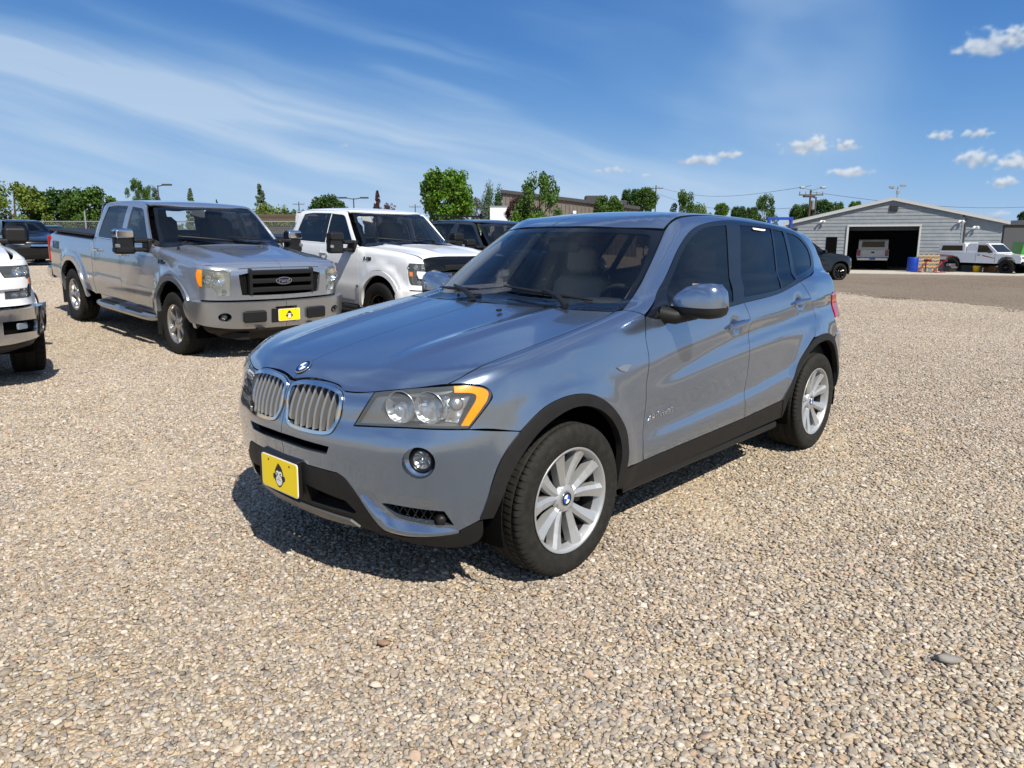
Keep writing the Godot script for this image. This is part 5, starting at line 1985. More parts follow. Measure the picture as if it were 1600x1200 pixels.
	pair("bumper_pad", pad, M.black_plastic, s)
	var hold := Mb.new()
	hold.box(Vector3(.96, .575, .04), Vector3(.06, .18, .34), .01)
	build("plate_holder", hold, M.black_plastic, s)
	plate(s, Transform3D(Basis(Vector3.UP, PI / 2), Vector3(1.0, .575, -.03)))
	var val := panel(body, ROUND, outline([[0, .46, .55, .465, .95, .50], [.95, .50, .9, .40, .6, .31, 0, .30]]), {"seam": true, "off": .03, "skirt": .08})
	val.mirror_z()
	build("air_dam", val, M.black_plastic, s)
	var hooks := Mb.new()
	hooks.box(Vector3(.97, .43, -.36), Vector3(.10, .025, .10), .01)
	pair("tow_hook", hooks, M.black_plastic, s)


func _nose_newer(body, s: Node, paint: Material, opt: Dictionary) -> void:
	var grille := outline([[-.02, 1.175, .40, 1.172, .545, 1.165], [.545, 1.165, .575, 1.10, .575, .93, .545, .855], [.545, .855, .3, .845, -.02, .842]])
	var upper := outline([[.66, 1.165, .97, 1.165], [.97, 1.165, 1.0, 1.10, .985, 1.065], [.985, 1.065, .80, 1.055, .70, 1.055], [.70, 1.055, .66, 1.165]])
	var lower := outline([[.79, .995, .985, 1.0], [.985, 1.0, .965, .90, .94, .86], [.94, .86, .69, .855], [.69, .855, .69, .93], [.69, .93, .80, .935], [.80, .935, .79, .995]])
	var link := outline([[.87, 1.06, .985, 1.07], [.985, 1.07, .983, .995], [.983, .995, .87, .99], [.87, .99, .87, 1.06]])
	var lamp: PackedVector2Array = Geometry2D.merge_polygons(Geometry2D.merge_polygons(upper, link)[0], lower)[0]
	var fas := panel(body, ROUND, outline([[0, 1.235, .45, 1.232, .70, 1.225, .90, 1.215], [.90, 1.215, 1.005, 1.15, .985, .79], [.985, .79, .6, .785, 0, .778]]), {"seam": true, "holes": [grille, lamp], "skirt": .05, "off": .004})
	fas.mirror_z()
	build("front_fascia", fas, paint, s)
	# the painted bar that reaches from the lamp to the grille
	var tab := panel(body, ROUND, outline([[.615, 1.050, .845, 1.045], [.845, 1.045, .865, 1.02, .845, .955], [.845, .955, .615, .945], [.615, .945, .615, 1.050]]), {"off": .030, "skirt": .05})
	pair("lamp_bar", tab, paint, s)
	var g := joint("grille", s)
	for k in 3:
		var y := 1.115 - k * .105
		var b := Mb.new()
		b.box(Vector3(.905, y, 0), Vector3(.05, .07, 1.04), .014)
		build("bar", b, opt.get("grille_mat", M.black_plastic), g)
	var dark := Mb.new()
	dark.box(Vector3(.80, 1.0, 0), Vector3(.04, .40, 1.14), .01)
	build("backing", dark, M.void, g)
	oval_badge(g, Transform3D(Basis(Vector3.UP, PI / 2), Vector3(.932, 1.01, 0)), .112, .046, "Ford")
	var lens := panel(body, ROUND, lamp, {"off": .006, "skirt": .0, "gap": .002})
	var tub := panel(body, ROUND, lamp, {"off": -.06, "skirt": .0, "gap": -.01, "cell": .04})
	for k in tub.n.size():
		tub.n[k] = (tub.n[k] + Vector3(0, .5 * sin(tub.v[k].y * 160.0), .5 * sin(tub.v[k].z * 150.0))).normalized()
	var amb := panel(body, ROUND, outline([[.925, 1.045, .972, 1.05], [.972, 1.05, .965, .985], [.965, .985, .925, .98], [.925, .98, .925, 1.045]]), {"off": .004, "skirt": .02})
	var edge := panel(body, ROUND, lamp, {"off": .002, "skirt": .03, "gap": .001, "holes": [inset(lamp, .012)], "cell": .04})
	var bowls := []
	for e in [[.80, 1.11, .045], [.885, 1.115, .04], [.76, .895, .032], [.84, .90, .034]]:
		var rr := view_ray(ROUND, e[0], e[1], body)
		var q := cast(body, rr[0], rr[1], rr[2])
		var bowl := Mb.new()
		bowl.lathe([Vector2(e[2], -.006), Vector2(e[2] * .9, -.02), Vector2(e[2] * .55, -.045), Vector2(0, -.05)], 18, q, _face(Vector3(1, 0, -.15)))
		for k in bowl.n.size(): bowl.n[k] = (bowl.n[k] + Vector3(.2, sin(bowl.uv[k].x * 44.0) * .35, sin(bowl.uv[k].x * 31.0) * .4)).normalized()
		bowls.append(["bowl", bowl, M.chrome])
	for side in [0, 1]:
		var h := joint("headlight", s)
		for e in bowls + [["lens", lens, M.lamp_glass], ["reflector", tub, M.lamp_grey], ["turn_lens", amb, M.amber], ["rim", edge, M.badge_dark]]:
			build(e[0], e[1] if side == 0 else e[1].mirrored(), e[2], h)
	var slot := outline([[.64, .655, .86, .66], [.86, .66, .86, .545], [.86, .545, .64, .535], [.64, .535, .64, .655]])
	var mid := outline([[-.03, .67, .30, .67], [.30, .67, .30, .55], [.30, .55, -.03, .55]])
	var bum := panel(body, ROUND, outline([[0, .765, .5, .768, .95, .778, 1.09, .775], [1.09, .775, 1.12, .70, 1.105, .60, 1.07, .535], [1.07, .535, .8, .475, .55, .455, 0, .45]]), {"seam": true, "off": .085, "skirt": .09, "holes": [slot, mid]})
	bum.mirror_z()
	build("front_bumper", bum, opt.get("bumper", paint), s)
	var back := panel(body, ROUND, outline([[0, .70, .95, .70], [.95, .70, .95, .50], [.95, .50, 0, .50]]), {"seam": true, "off": .02, "skirt": 0, "cell": .15})
	back.mirror_z()
	build("bumper_backing", back, M.void, s)
	var fl := Mb.new()
	var r := view_ray(ROUND, .755, .598, body)
	var p := cast(body, r[0], r[1], r[2])
	fl.box(p - r[1] * .055, Vector3(.13, .065, .03), .012, _face(-r[1]))
	pair("fog_lamp", fl, M.mirror_glass, s)
	var val := panel(body, ROUND, outline([[0, .46, .55, .465, .95, .50], [.95, .50, .9, .42, .6, .36, 0, .35]]), {"seam": true, "off": .03, "skirt": .08})
	val.mirror_z()
	build("air_dam", val, M.black_plastic, s)
	if opt.has("deflector"):
		var d := panel(body, TOP, outline([[.915, 0, .91, -.3, .885, -.6, .84, -.80], [.84, -.80, .78, -.82], [.78, -.82, .80, -.6, .82, -.3, .83, 0]]), {"seam": true, "off": .035, "skirt": .03})
		d.mirror_z()
		build("bug_deflector", d, opt.deflector, s)


func pickup_wheel(parent: Node, style: String) -> Node3D:
	var w := joint("wheel", parent)
	if not M.has("truck_tyre"):
		M.truck_tyre = tyre_mesh(.405, .245, .275, 54, [.03, .085], .010)
		M.mud_tyre = tyre_mesh(.42, .250, .30, 36, [.05], .016)
		for sty in ["chrome", "black"]:
			var rim := Mb.new()
			var rr := .250
			rim.lathe([Vector2(rr - .006, -.105), Vector2(rr, -.115), Vector2(rr - .004, -.121), Vector2(rr - .016, -.115), Vector2(rr - .026, -.095), Vector2(rr - .04, -.04), Vector2(rr - .05, .07)], 56)
			rim.lathe([Vector2(.085, -.06), Vector2(.08, -.085), Vector2(.045, -.10), Vector2(.04, -.108), Vector2(0, -.11)], 32)
			var count := 6 if sty == "chrome" else 8
			for k in count:
				var a := TAU * k / count
				var bs := Basis(Vector3(0, 0, 1), a)
				var half := .034 if sty == "chrome" else .020
				var pr := []
				for q in [[.07, half * .95, -.088], [.13, half * .8, -.094], [.19, half * .95, -.099], [rr - .018, half * 1.5, -.104]]:
					pr.append([bs * Vector3(q[0], -q[1], q[2] + .045), bs * Vector3(q[0], -q[1] * .8, q[2]), bs * Vector3(q[0], 0, q[2] - .008), bs * Vector3(q[0], q[1] * .8, q[2]), bs * Vector3(q[0], q[1], q[2] + .045)])
				for q in 3:
					for j in 4:
						var nn: Vector3 = (pr[q][j + 1] - pr[q][j]).cross(pr[q + 1][j] - pr[q][j]).normalized()
						if j in [1, 2] and nn.z > 0: nn = -nn
						if j == 0 and nn.dot(bs * Vector3(0, -1, 0)) < 0: nn = -nn
						if j == 3 and nn.dot(bs * Vector3(0, 1, 0)) < 0: nn = -nn
						rim.quad(pr[q][j], pr[q][j + 1], pr[q + 1][j + 1], pr[q + 1][j], nn)
			M["truck_rim_" + sty] = rim.mesh()
		var disc := Mb.new()
		disc.lathe([Vector2(.18, .0), Vector2(.18, -.012), Vector2(.09, -.014), Vector2(.085, -.03), Vector2(.0, -.032)], 32)
		disc.lathe([Vector2(.225, .09), Vector2(.0, .085)], 24)
		M.truck_disc = disc.mesh()
	part("tyre", M.mud_tyre if style == "black" else M.truck_tyre, M.rubber_black if style == "black" else M.rubber, w)
	part("rim", M["truck_rim_" + style], M.wheel_chrome if style == "chrome" else M.gloss_black, w)
	part("brake_disc", M.truck_disc, M.void, w)
	return w


func _fender_badge(s: Node, words: Array, m: Material) -> void:
	var body := PickupBody.new()
	for side in [-1, 1]:
		for e in words:
			var p := cast(body, Vector3(e[2], e[3], -1.2), Vector3(0, 0, 1), .6)
			var n := slope(body, p)
			p += n * .006
			if side > 0:
				p.z = -p.z
				n.z = -n.z
			var t := lettering(e[0], e[1], .008, m, s, "badge_script")
			t.transform = Transform3D(_face(n), p)


func build_pickups() -> void:
	var a := pickup("silver_pickup", "silver crew cab pickup with chrome six spoke wheels and yellow front plate", {"paint": M.paint_silver, "wheel": "chrome", "boards": M.satin_metal, "flaps": true, "metal_bumper": true, "mirror_cap": M.chrome, "glass": M.dark_glass, "front_glass": M.tinted_glass, "steer": -.02})
	settle(a, Vector3(-3.616, .051, -9.939), 5.54293, .0542)
	_fender_badge(a, [["F-150", .055, -.33, 1.16, .992], ["FX4", .12, -4.45, 1.14, .982]], M.badge_dark)
	var aerial := Mb.new()
	aerial.tube([Vector3(-.25, 1.32, .78), Vector3(-.25, 1.345, .78), Vector3(-.25, 1.36, .78)], [.022, .016, .006], 8)
	build("aerial_base", aerial, M.black_plastic, a)
	var b := pickup("white_pickup", "white crew cab pickup with black bug deflector, directly right of the silver pickup", {"paint": M.paint_white, "newer": true, "wheel": "black", "radius": .42, "deflector": M.gloss_black, "glass": M.dark_glass, "front_glass": M.dark_glass, "boards": M.black_plastic, "handle": M.chrome, "pillar": M.gloss_black, "group": ""})
	settle(b, Vector3(-1.28, .04, -11.62), 5.501, .042)
	_fender_badge(b, [["F-150", .055, -.36, 1.17, .99], ["4x4", .04, -.62, .74, .99]], M.badge_dark)
	var c := pickup("white_pickup", "white pickup with chrome bumper cut off by the left picture edge", {"paint": M.paint_white, "newer": true, "wheel": "black", "radius": .42, "bumper": M.chrome, "small_mirror": true, "glass": M.dark_glass, "steer": -.10, "track": .965, "pillar": M.gloss_black})
	settle(c, Vector3(-5.89, .12, -7.04), 5.456, .034)
	var d := pickup("charcoal_pickup", "charcoal crew cab pickup half hidden behind the blue SUV and white pickup", {"paint": M.paint_charcoal, "newer": true, "wheel": "black", "glass": M.tinted_glass, "cell": .12})
	settle(d, Vector3(.62, -.05, -14.2), 5.50, .03)
	var bar := Mb.new()
	bar.box(Vector3(-2.5, 1.985, 0), Vector3(.07, .035, 1.45), .01)
	for z in [-.62, .62]: bar.box(Vector3(-2.5, 1.94, z), Vector3(.05, .07, .05), .01)
	build("roof_bar", bar, M.gloss_black, d)


# ---------------------------------------------------------------- buildings, fence, poles

# where a thing seen at column px (of 1600) stands at a given distance in front of the camera
func stand(px: float, dist: float) -> Vector3:
	var x := (px - 800.0) / 1137.0 * .981 * dist
	return Vector3(x, ground_y(x, -dist), -dist)


# height over the lot of something at row py (of 1200) and distance
func rise(py: float, dist: float) -> float:
	return 1.484 + (377.0 - py) / 1137.0 * dist


func build_structures() -> void:
	mottle(mat("siding", Color.WHITE, .5, .15), [Color(.47, .50, .525), Color(.535, .56, .58)], .01, .4, 51)
	mat("siding_trim", Color(.68, .69, .69), .5)
	mottle(mat("dark_trim", Color.WHITE, .6), [Color(.20, .20, .21), Color(.25, .25, .26)], .02, .5, 52)
	mottle(mat("concrete", Color.WHITE, .9), [Color(.60, .575, .53), Color(.70, .68, .64), Color(.74, .72, .68)], .03, .4, 53)
	mat("roof_sheet", Color(.70, .72, .73), .45, .3)
	mottle(mat("rib_metal", Color.WHITE, .55, .2), [Color(.40, .375, .36), Color(.455, .43, .41)], .01, .3, 54)
	mat("slate_wall", Color(.24, .255, .28), .7)
	mat("galvanised", Color(.60, .62, .63), .45, .6)
	mottle(mat("pole_wood", Color.WHITE, .9), [Color(.25, .20, .16), Color(.36, .31, .26)], .04, .8, 55)
	mat("lift_blue", Color(.05, .22, .60), .5)
	_workshop()
	_warehouse()
	var d := thing("slate_building", "dark slate grey low building behind the workshop at the right edge", "building", stand(1585, 66))
	var w := Mb.new()
	w.box(Vector3(2.2, 1.6, -3), Vector3(6.4, 3.2, 6), .02)
	build("wall", w, M.slate_wall, d)
	var r := Mb.new()
	r.prism(pts([-1.4, 3.2, 5.8, 3.2, 3.6, 3.75, .8, 3.55]), -6.2, .2)
	build("roof", r, M.dark_trim, d)
	# timber shed seen past the silver pickup
	var sh := thing("timber_shed", "low shed with brown plank roof edge seen between silver and white pickups", "shed", stand(432, 46))
	var sw := Mb.new()
	sw.box(Vector3(0, .9, -1.5), Vector3(4.6, 1.8, 3), .01)
	build("wall", sw, M.dark_trim, sh)
	for k in 3:
		var pl := Mb.new()
		pl.box(Vector3(0, 2.10 + k * .16, .15 - k * .55), Vector3(5.2, .14, .16), .01)
		build("fascia_board", pl, M.pole_wood, sh)
	var sr := Mb.new()
	sr.prism(pts([.2, 2.12, -3.2, 2.55, -3.2, 2.62, .2, 2.18]), -2.55, 2.55, Transform3D(Basis(Vector3.UP, -PI / 2), Vector3.ZERO))
	build("roof", sr, M.pole_wood, sh)
	_fence()
	_poles()


func _workshop() -> void:
	var s := thing("workshop", "pale grey gabled workshop with wide open garage door on the right", "building", Vector3(22.57, -.30, -44.41), -.379)
	var eave := 2.88
	var peak := 4.25
	var half := 5.75
	var top_at := func(x: float) -> float: return peak - absf(x) * (peak - eave) / half
	# lap boards one over the other, cut round the doorway
	var y := 0.0
	var row := 0
	while y < peak - .1:
		var h := .205
		var y1 := minf(y + h, peak)
		var reach: float = half if y1 <= eave else (peak - y1) / (peak - eave) * half
		var reach0: float = half if y <= eave else (peak - y) / (peak - eave) * half
		var spans := []
		if y < 2.62: spans = [[-reach0, -2.24, -reach], [1.54, 3.70, 3.70]]
		else: spans = [[-reach0, minf(3.70, reach0), -reach, minf(3.70, reach)]]
		for sp in spans:
			if sp[0] < -4.6 and y < 1.9 and y > .2 and false: continue
			var b := Mb.new()
			var xa: float = sp[0]
			var xb: float = sp[1]
			var xa1: float = sp[2] if sp[0] < 0 else sp[0]
			var xb1: float = sp[3] if sp.size() > 3 else sp[1]
			b.quad(Vector3(xa, y, .028), Vector3(xb, y, .028), Vector3(xb1, y1, .004), Vector3(xa1, y1, .004))
			b.quad(Vector3(xa, y, .0), Vector3(xb, y, .0), Vector3(xb, y, .028), Vector3(xa, y, .028), Vector3(0, -1, 0))
			b.quad(Vector3(xa, y, -.05), Vector3(xb, y, -.05), Vector3(xb1, y1, -.05), Vector3(xa1, y1, -.05), Vector3(0, 0, -1))
			build("siding_board", b, M.siding, s)
		y += h
		row += 1
	# set-back bay on the right
	y = 0.0
	while y < 3.2:
		var top: float = minf(y + .205, 3.3)
		var xr: float = half if top <= eave else minf(half, (peak - top) / (peak - eave) * half)
		var b := Mb.new()
		b.quad(Vector3(3.8, y, -.112), Vector3(half, y, -.112), Vector3(xr, top, -.136), Vector3(3.8, top, -.136))
		b.quad(Vector3(3.8, y, -.19), Vector3(half, y, -.19), Vector3(xr, top, -.19), Vector3(3.8, top, -.19), Vector3(0, 0, -1))
		build("siding_board", b, M.siding, s)
		y += .205
	var post := Mb.new()
	post.box(Vector3(3.75, 1.57, -.06), Vector3(.12, 3.14, .20), .01)
	build("corner_post", post, M.siding, s)
	var spout := Mb.new()
	spout.tube([Vector3(3.90, 3.05, .02), Vector3(3.86, 2.85, .03), Vector3(3.86, .1, .03)], [.05], 8)
	build("downpipe", spout, M.dark_trim, s)
	var body := Mb.new()
	body.box(Vector3(half - .04, eave * .5, -6.6), Vector3(.08, eave, 12.0), .005)
	body.box(Vector3(-half + .04, eave * .5, -6.1), Vector3(.08, eave, 12.0), .005)
	body.box(Vector3(0, eave * .5, -12.5), Vector3(half * 2, eave, .08), .005)
	build("wall", body, M.siding, s)
	var gable := Mb.new()
	gable.prism(pts([-half, eave, half, eave, 0, peak]), -12.54, -12.46)
	build("rear_gable", gable, M.siding, s)
	for side in [-1, 1]:
		var roof := Mb.new()
		var t := Vector2(half * side, eave) - Vector2(0, peak)
		roof.prism(pts([0, peak + .02, half * 1.05 * side, peak + .02 + t.y * 1.05, half * 1.05 * side, peak + .10 + t.y * 1.05, 0, peak + .10]), -12.9, .18)
		build("roof", roof, M.roof_sheet, s)
		var rake := Mb.new()
		rake.prism(pts([0, peak - .09, half * 1.05 * side, peak - .09 + t.y * 1.05, half * 1.05 * side, peak + .02 + t.y * 1.05, 0, peak + .02]), .10, .182)
		build("rake_board", rake, M.siding_trim, s)
	var frame := Mb.new()
	frame.box(Vector3(-2.30, 1.35, .05), Vector3(.12, 2.70, .10), .01)
	build("door_jamb", frame, M.siding_trim, s)
	var frame2 := Mb.new()
	frame2.box(Vector3(1.59, 1.35, .05), Vector3(.10, 2.70, .10), .01)
	build("door_jamb", frame2, M.siding_trim, s)
	var head := Mb.new()
	head.box(Vector3(-.35, 2.70, .06), Vector3(3.98, .10, .11), .01)
	build("door_head", head, M.siding_trim, s)
	var curtain := Mb.new()
	for k in 3: curtain.box(Vector3(-.35, 2.60 - k * .07, -.25), Vector3(3.8, .065, .04), .01)
	build("rolled_door", curtain, M.slate_wall, s)
	var inside := Mb.new()
	inside.box(Vector3(0, .0, -6.2), Vector3(11.4, .02, 12.2))
	build("floor", inside, M.concrete, s)
	var liner := Mb.new()
	liner.quad(Vector3(-4.2, 0, -10), Vector3(4.2, 0, -10), Vector3(4.2, 3.4, -10), Vector3(-4.2, 3.4, -10), Vector3(0, 0, 1))
	build("inner_wall", liner, M.slate_wall, s)
	var vent := Mb.new()
	vent.box(Vector3(.10, 3.72, .06), Vector3(.44, .36, .10), .02)
	for k in 5: vent.box(Vector3(.10, 3.60 + k * .06, .115), Vector3(.38, .02, .03), .0, Basis(Vector3(1, 0, 0), .5))
	build("gable_vent", vent, M.dark_trim, s)
	for e in [[-3.75, 2.98], [3.62, 2.92], [4.4, 2.58]]:
		var l := Mb.new()
		var z: float = .02 if e[0] < 3.8 else -.10
		l.box(Vector3(e[0], e[1], z + .04), Vector3(.12, .12, .08), .02)
		l.tube([Vector3(e[0], e[1], z + .06), Vector3(e[0] - .08, e[1] + .03, z + .16), Vector3(e[0] - .14, e[1] - .06, z + .24)], [.03, .05, .075], 8)
		l.tube([Vector3(e[0], e[1], z + .06), Vector3(e[0] + .08, e[1] + .03, z + .16), Vector3(e[0] + .14, e[1] - .06, z + .24)], [.03, .05, .075], 8)
		build("flood_lamp", l, M.paint_white, s)
	var side_door := Mb.new()
	side_door.box(Vector3(-3.15, 1.13, .03), Vector3(.62, 1.8, .06), .01)
	build("side_door", side_door, M.void, s)
	var apron := Mb.new()
	apron.box(Vector3(2.4, -.03, 2.2), Vector3(17.0, .18, 4.2), .02)
	var ap := build("apron", apron, M.concrete, s)
	ap.name = "concrete_apron"
	var mast := Mb.new()
	mast.tube([Vector3(.35, 4.1, -1.5), Vector3(.35, 5.05, -1.5)], [.035], 6)
	mast.tube([Vector3(-.05, 4.92, -1.5), Vector3(.75, 4.98, -1.5)], [.02], 6)
	mast.box(Vector3(.0, 5.02, -1.5), Vector3(.30, .14, .12), .03)
	mast.box(Vector3(.62, 5.10, -1.5), Vector3(.34, .12, .12), .03)
	mast.box(Vector3(.36, 4.72, -1.5), Vector3(.18, .22, .14), .03)
	build("roof_mast", mast, M.galvanised, s)


func _warehouse() -> void:
	var s := thing("ribbed_warehouse", "long brown grey ribbed metal warehouse beyond the trees", "building", Vector3(-.9, 0, -72))
	var ln := 13.0
	var high := 6.1
	var low := 4.55
	var n := 34
	var wall := Mb.new()
	for k in n:
		var x0 := ln * k / n
		var x1 := ln * (k + 1) / n
		var m := x0 + (x1 - x0) * .72
		for e in [[x0, m, 0.0, 0.0], [m, m + .03, 0.0, .06], [m + .03, x1 - .03, .06, .06], [x1 - .03, x1, .06, 0.0]]:
			wall.quad(Vector3(e[0], 0, e[2]), Vector3(e[1], 0, e[3]), Vector3(e[1], lerpf(high, low, e[1] / ln), e[3]), Vector3(e[0], lerpf(high, low, e[0] / ln), e[2]))
	wall.quad(Vector3(0, 0, 0), Vector3(0, high, 0), Vector3(.3, high, -18), Vector3(.3, 0, -18), Vector3(-1, 0, 0))
	wall.quad(Vector3(ln, 0, 0), Vector3(ln, low, 0), Vector3(ln, low, -18), Vector3(ln, 0, -18), Vector3(1, 0, 0))
	build("ribbed_wall", wall, M.rib_metal, s)
	var eave := Mb.new()
	eave.prism(pts([-.2, high - .06, ln + .2, low - .08, ln + .2, low + .22, -.2, high + .24]), -18.0, .25)
	build("roof", eave, M.dark_trim, s)
	for e in [[9.2, 1.9, .75], [11.8, 1.1, .6]]:
		var unit := Mb.new()
		unit.box(Vector3(e[0], lerpf(high, low, e[0] / ln) + e[2] * .5, -3.5), Vector3(e[1], e[2] + .4, 1.6), .05)
		build("roof_unit", unit, M.dark_trim, s)
	var lamp := Mb.new()
	lamp.box(Vector3(6.9, 4.2, .25), Vector3(.35, .3, .3), .05)
	build("wall_lamp", lamp, M.paint_white, s)
	var t := thing("white_annex", "small white box shaped annex at the warehouse's left end", "building", Vector3(-1.4, 0, -62))
	var w := Mb.new()
	w.box(Vector3(.5, 2.15, -3), Vector3(1.9, 4.3, 5), .03)
	build("wall", w, M.paint_white, t)
	var cap := Mb.new()
	cap.box(Vector3(.5, 4.33, -3), Vector3(2.0, .10, 5.1), .02)
	build("coping", cap, M.galvanised, t)


func _fence() -> void:
	var s := thing("wire_fence", "chain link fence with pale top rail behind the parked cars, far left", "fence", Vector3.ZERO)
	var a := stand(-130, 41)
	var b := stand(470, 41)
	var h := 1.95
	var prev := a
	var n := 9
	for k in n + 1:
		var p := a.lerp(b, float(k) / n)
		p.y = ground_y(p.x, p.z)
		var post := Mb.new()
		post.tube([p, p + Vector3(0, h + (.55 if k % 3 == 1 else .0), 0)], [.045], 6)
		build("post", post, M.galvanised, s)
		if k:
			var rail := Mb.new()
			rail.tube([prev + Vector3(0, h, 0), p + Vector3(0, h, 0)], [.035], 6)
			build("top_rail", rail, M.galvanised, s)
			var wire := Mb.new()
			for way in [0, 1]:
				for q in 26:
					var t0 := float(q) / 26
					var t1 := float(q + 8) / 26
					var u0 := prev.lerp(p, t0)
					var u1 := prev.lerp(p, minf(t1, 1.0))
					var hh := h * minf(1.0, (1.0 - t0) * 26.0 / 8.0)
					if way == 0: wire.tube([u0, u1 + Vector3(0, hh, 0)], [.006], 3, false)
					else: wire.tube([u0 + Vector3(0, h, 0), u1 + Vector3(0, h - hh, 0)], [.006], 3, false)
			var o := build("wire_mesh", wire, M.galvanised, s)
			meta(o, "", "", "", "stuff")
		prev = p


func _lamp_post(px: float, dist: float, py: float, arms: Array, label: String) -> void:
	var at := stand(px, dist)
	var s := thing("street_lamp", label, "street lamp", at)
	var h := rise(py, dist) - at.y
	var pole := Mb.new()
	pole.tube([Vector3.ZERO, Vector3(0, h, 0)], [.10, .06], 8)
	build("pole", pole, M.dark_trim, s)
	for e in arms:
		var arm := Mb.new()
		arm.tube([Vector3(0, h - .1, 0), Vector3(e * .9, h + .05, 0)], [.05], 6)
		build("arm", arm, M.dark_trim, s)
		var head := Mb.new()
		head.box(Vector3(e * 1.15, h + .05, 0), Vector3(.9, .16, .4), .05)
		build("lamp_head", head, M.dark_trim, s)


func _utility_pole(px: float, dist: float, py: float, label: String, lights := false) -> Vector3:
	var at := stand(px, dist)
	var s := thing("utility_pole", label, "utility pole", at)
	var h := rise(py, dist) - at.y
	var pole := Mb.new()
	pole.tube([Vector3.ZERO, Vector3(0, h, 0)], [.12, .08], 8)
	build("pole", pole, M.pole_wood, s)
	var bar := Mb.new()
	bar.box(Vector3(0, h - .45, .12), Vector3(2.0, .09, .08), .01)
	build("crossarm", bar, M.pole_wood, s)
	for x in [-.95, -.45, .45, .95]:
		var ins := Mb.new()
		ins.tube([Vector3(x, h - .4, .12), Vector3(x, h - .18, .12)], [.05, .03], 6)
		build("insulator", ins, M.galvanised, s)
	if lights:
		for e in [-1, 1]:
			var l := Mb.new()
			l.tube([Vector3(0, h - .1, .1), Vector3(e * .7, h + .12, .3)], [.03], 5)
			l.box(Vector3(e * .85, h + .12, .35), Vector3(.42, .16, .3), .05)
			build("flood_lamp", l, M.galvanised, s)
		var can := Mb.new()
		can.tube([Vector3(.28, h - 1.6, 0), Vector3(.28, h - .9, 0)], [.2], 10)
		build("transformer", can, M.galvanised, s)
	return at + Vector3(0, h - .2, 0)


func _poles() -> void:
	_lamp_post(254, 74, 294, [.8], "single armed street lamp rising behind the silver pickup's cab")
	_lamp_post(555, 80, 313, [-1, 1], "double armed street lamp above the white pickup's roof")
	var p0 := _utility_pole(1022, 110, 294, "wooden utility pole with crossarm right of the paired trees behind the blue SUV")
	var p1 := _utility_pole(1261, 62, 300, "utility pole with two flood lights left of the workshop roof", true)
	_lamp_post(1270, 60, 311, [-.5], "short street lamp beside the utility pole left of the workshop")
	var p2 := _utility_pole(470, 130, 318, "distant utility pole left of the double street lamp")
	var p3 := _utility_pole(650, 130, 322, "distant utility pole just left of the round bright green tree")
	var far := stand(1760, 70)
	far.y = p1.y
	var ends := [[p0, p1 + Vector3(0, .5, 0), "overhead wire between the two utility poles"], [p1, far, "upper overhead wire running over the workshop roof"], [p1 - Vector3(0, 1.6, 0), far - Vector3(0, 1.5, 0), "lower overhead wire running over the workshop roof"], [p0 - Vector3(0, .9, 0), p1 - Vector3(0, 1.2, 0), "lower wire between the two utility poles"]]
	for e in ends:
		var b := Mb.new()
		var l := []
		for k in 15:
			var t := k / 14.0
			l.append(e[0].lerp(e[1], t) - Vector3(0, sin(PI * t) * 1.1, 0))
		b.tube(l, [.016], 4, false)
		var o := build("overhead_wire", b, M.dark_trim, self)
		meta(o, e[2], "overhead wire", "overhead wires")


# ---------------------------------------------------------------- trees

var tree_kinds := {}


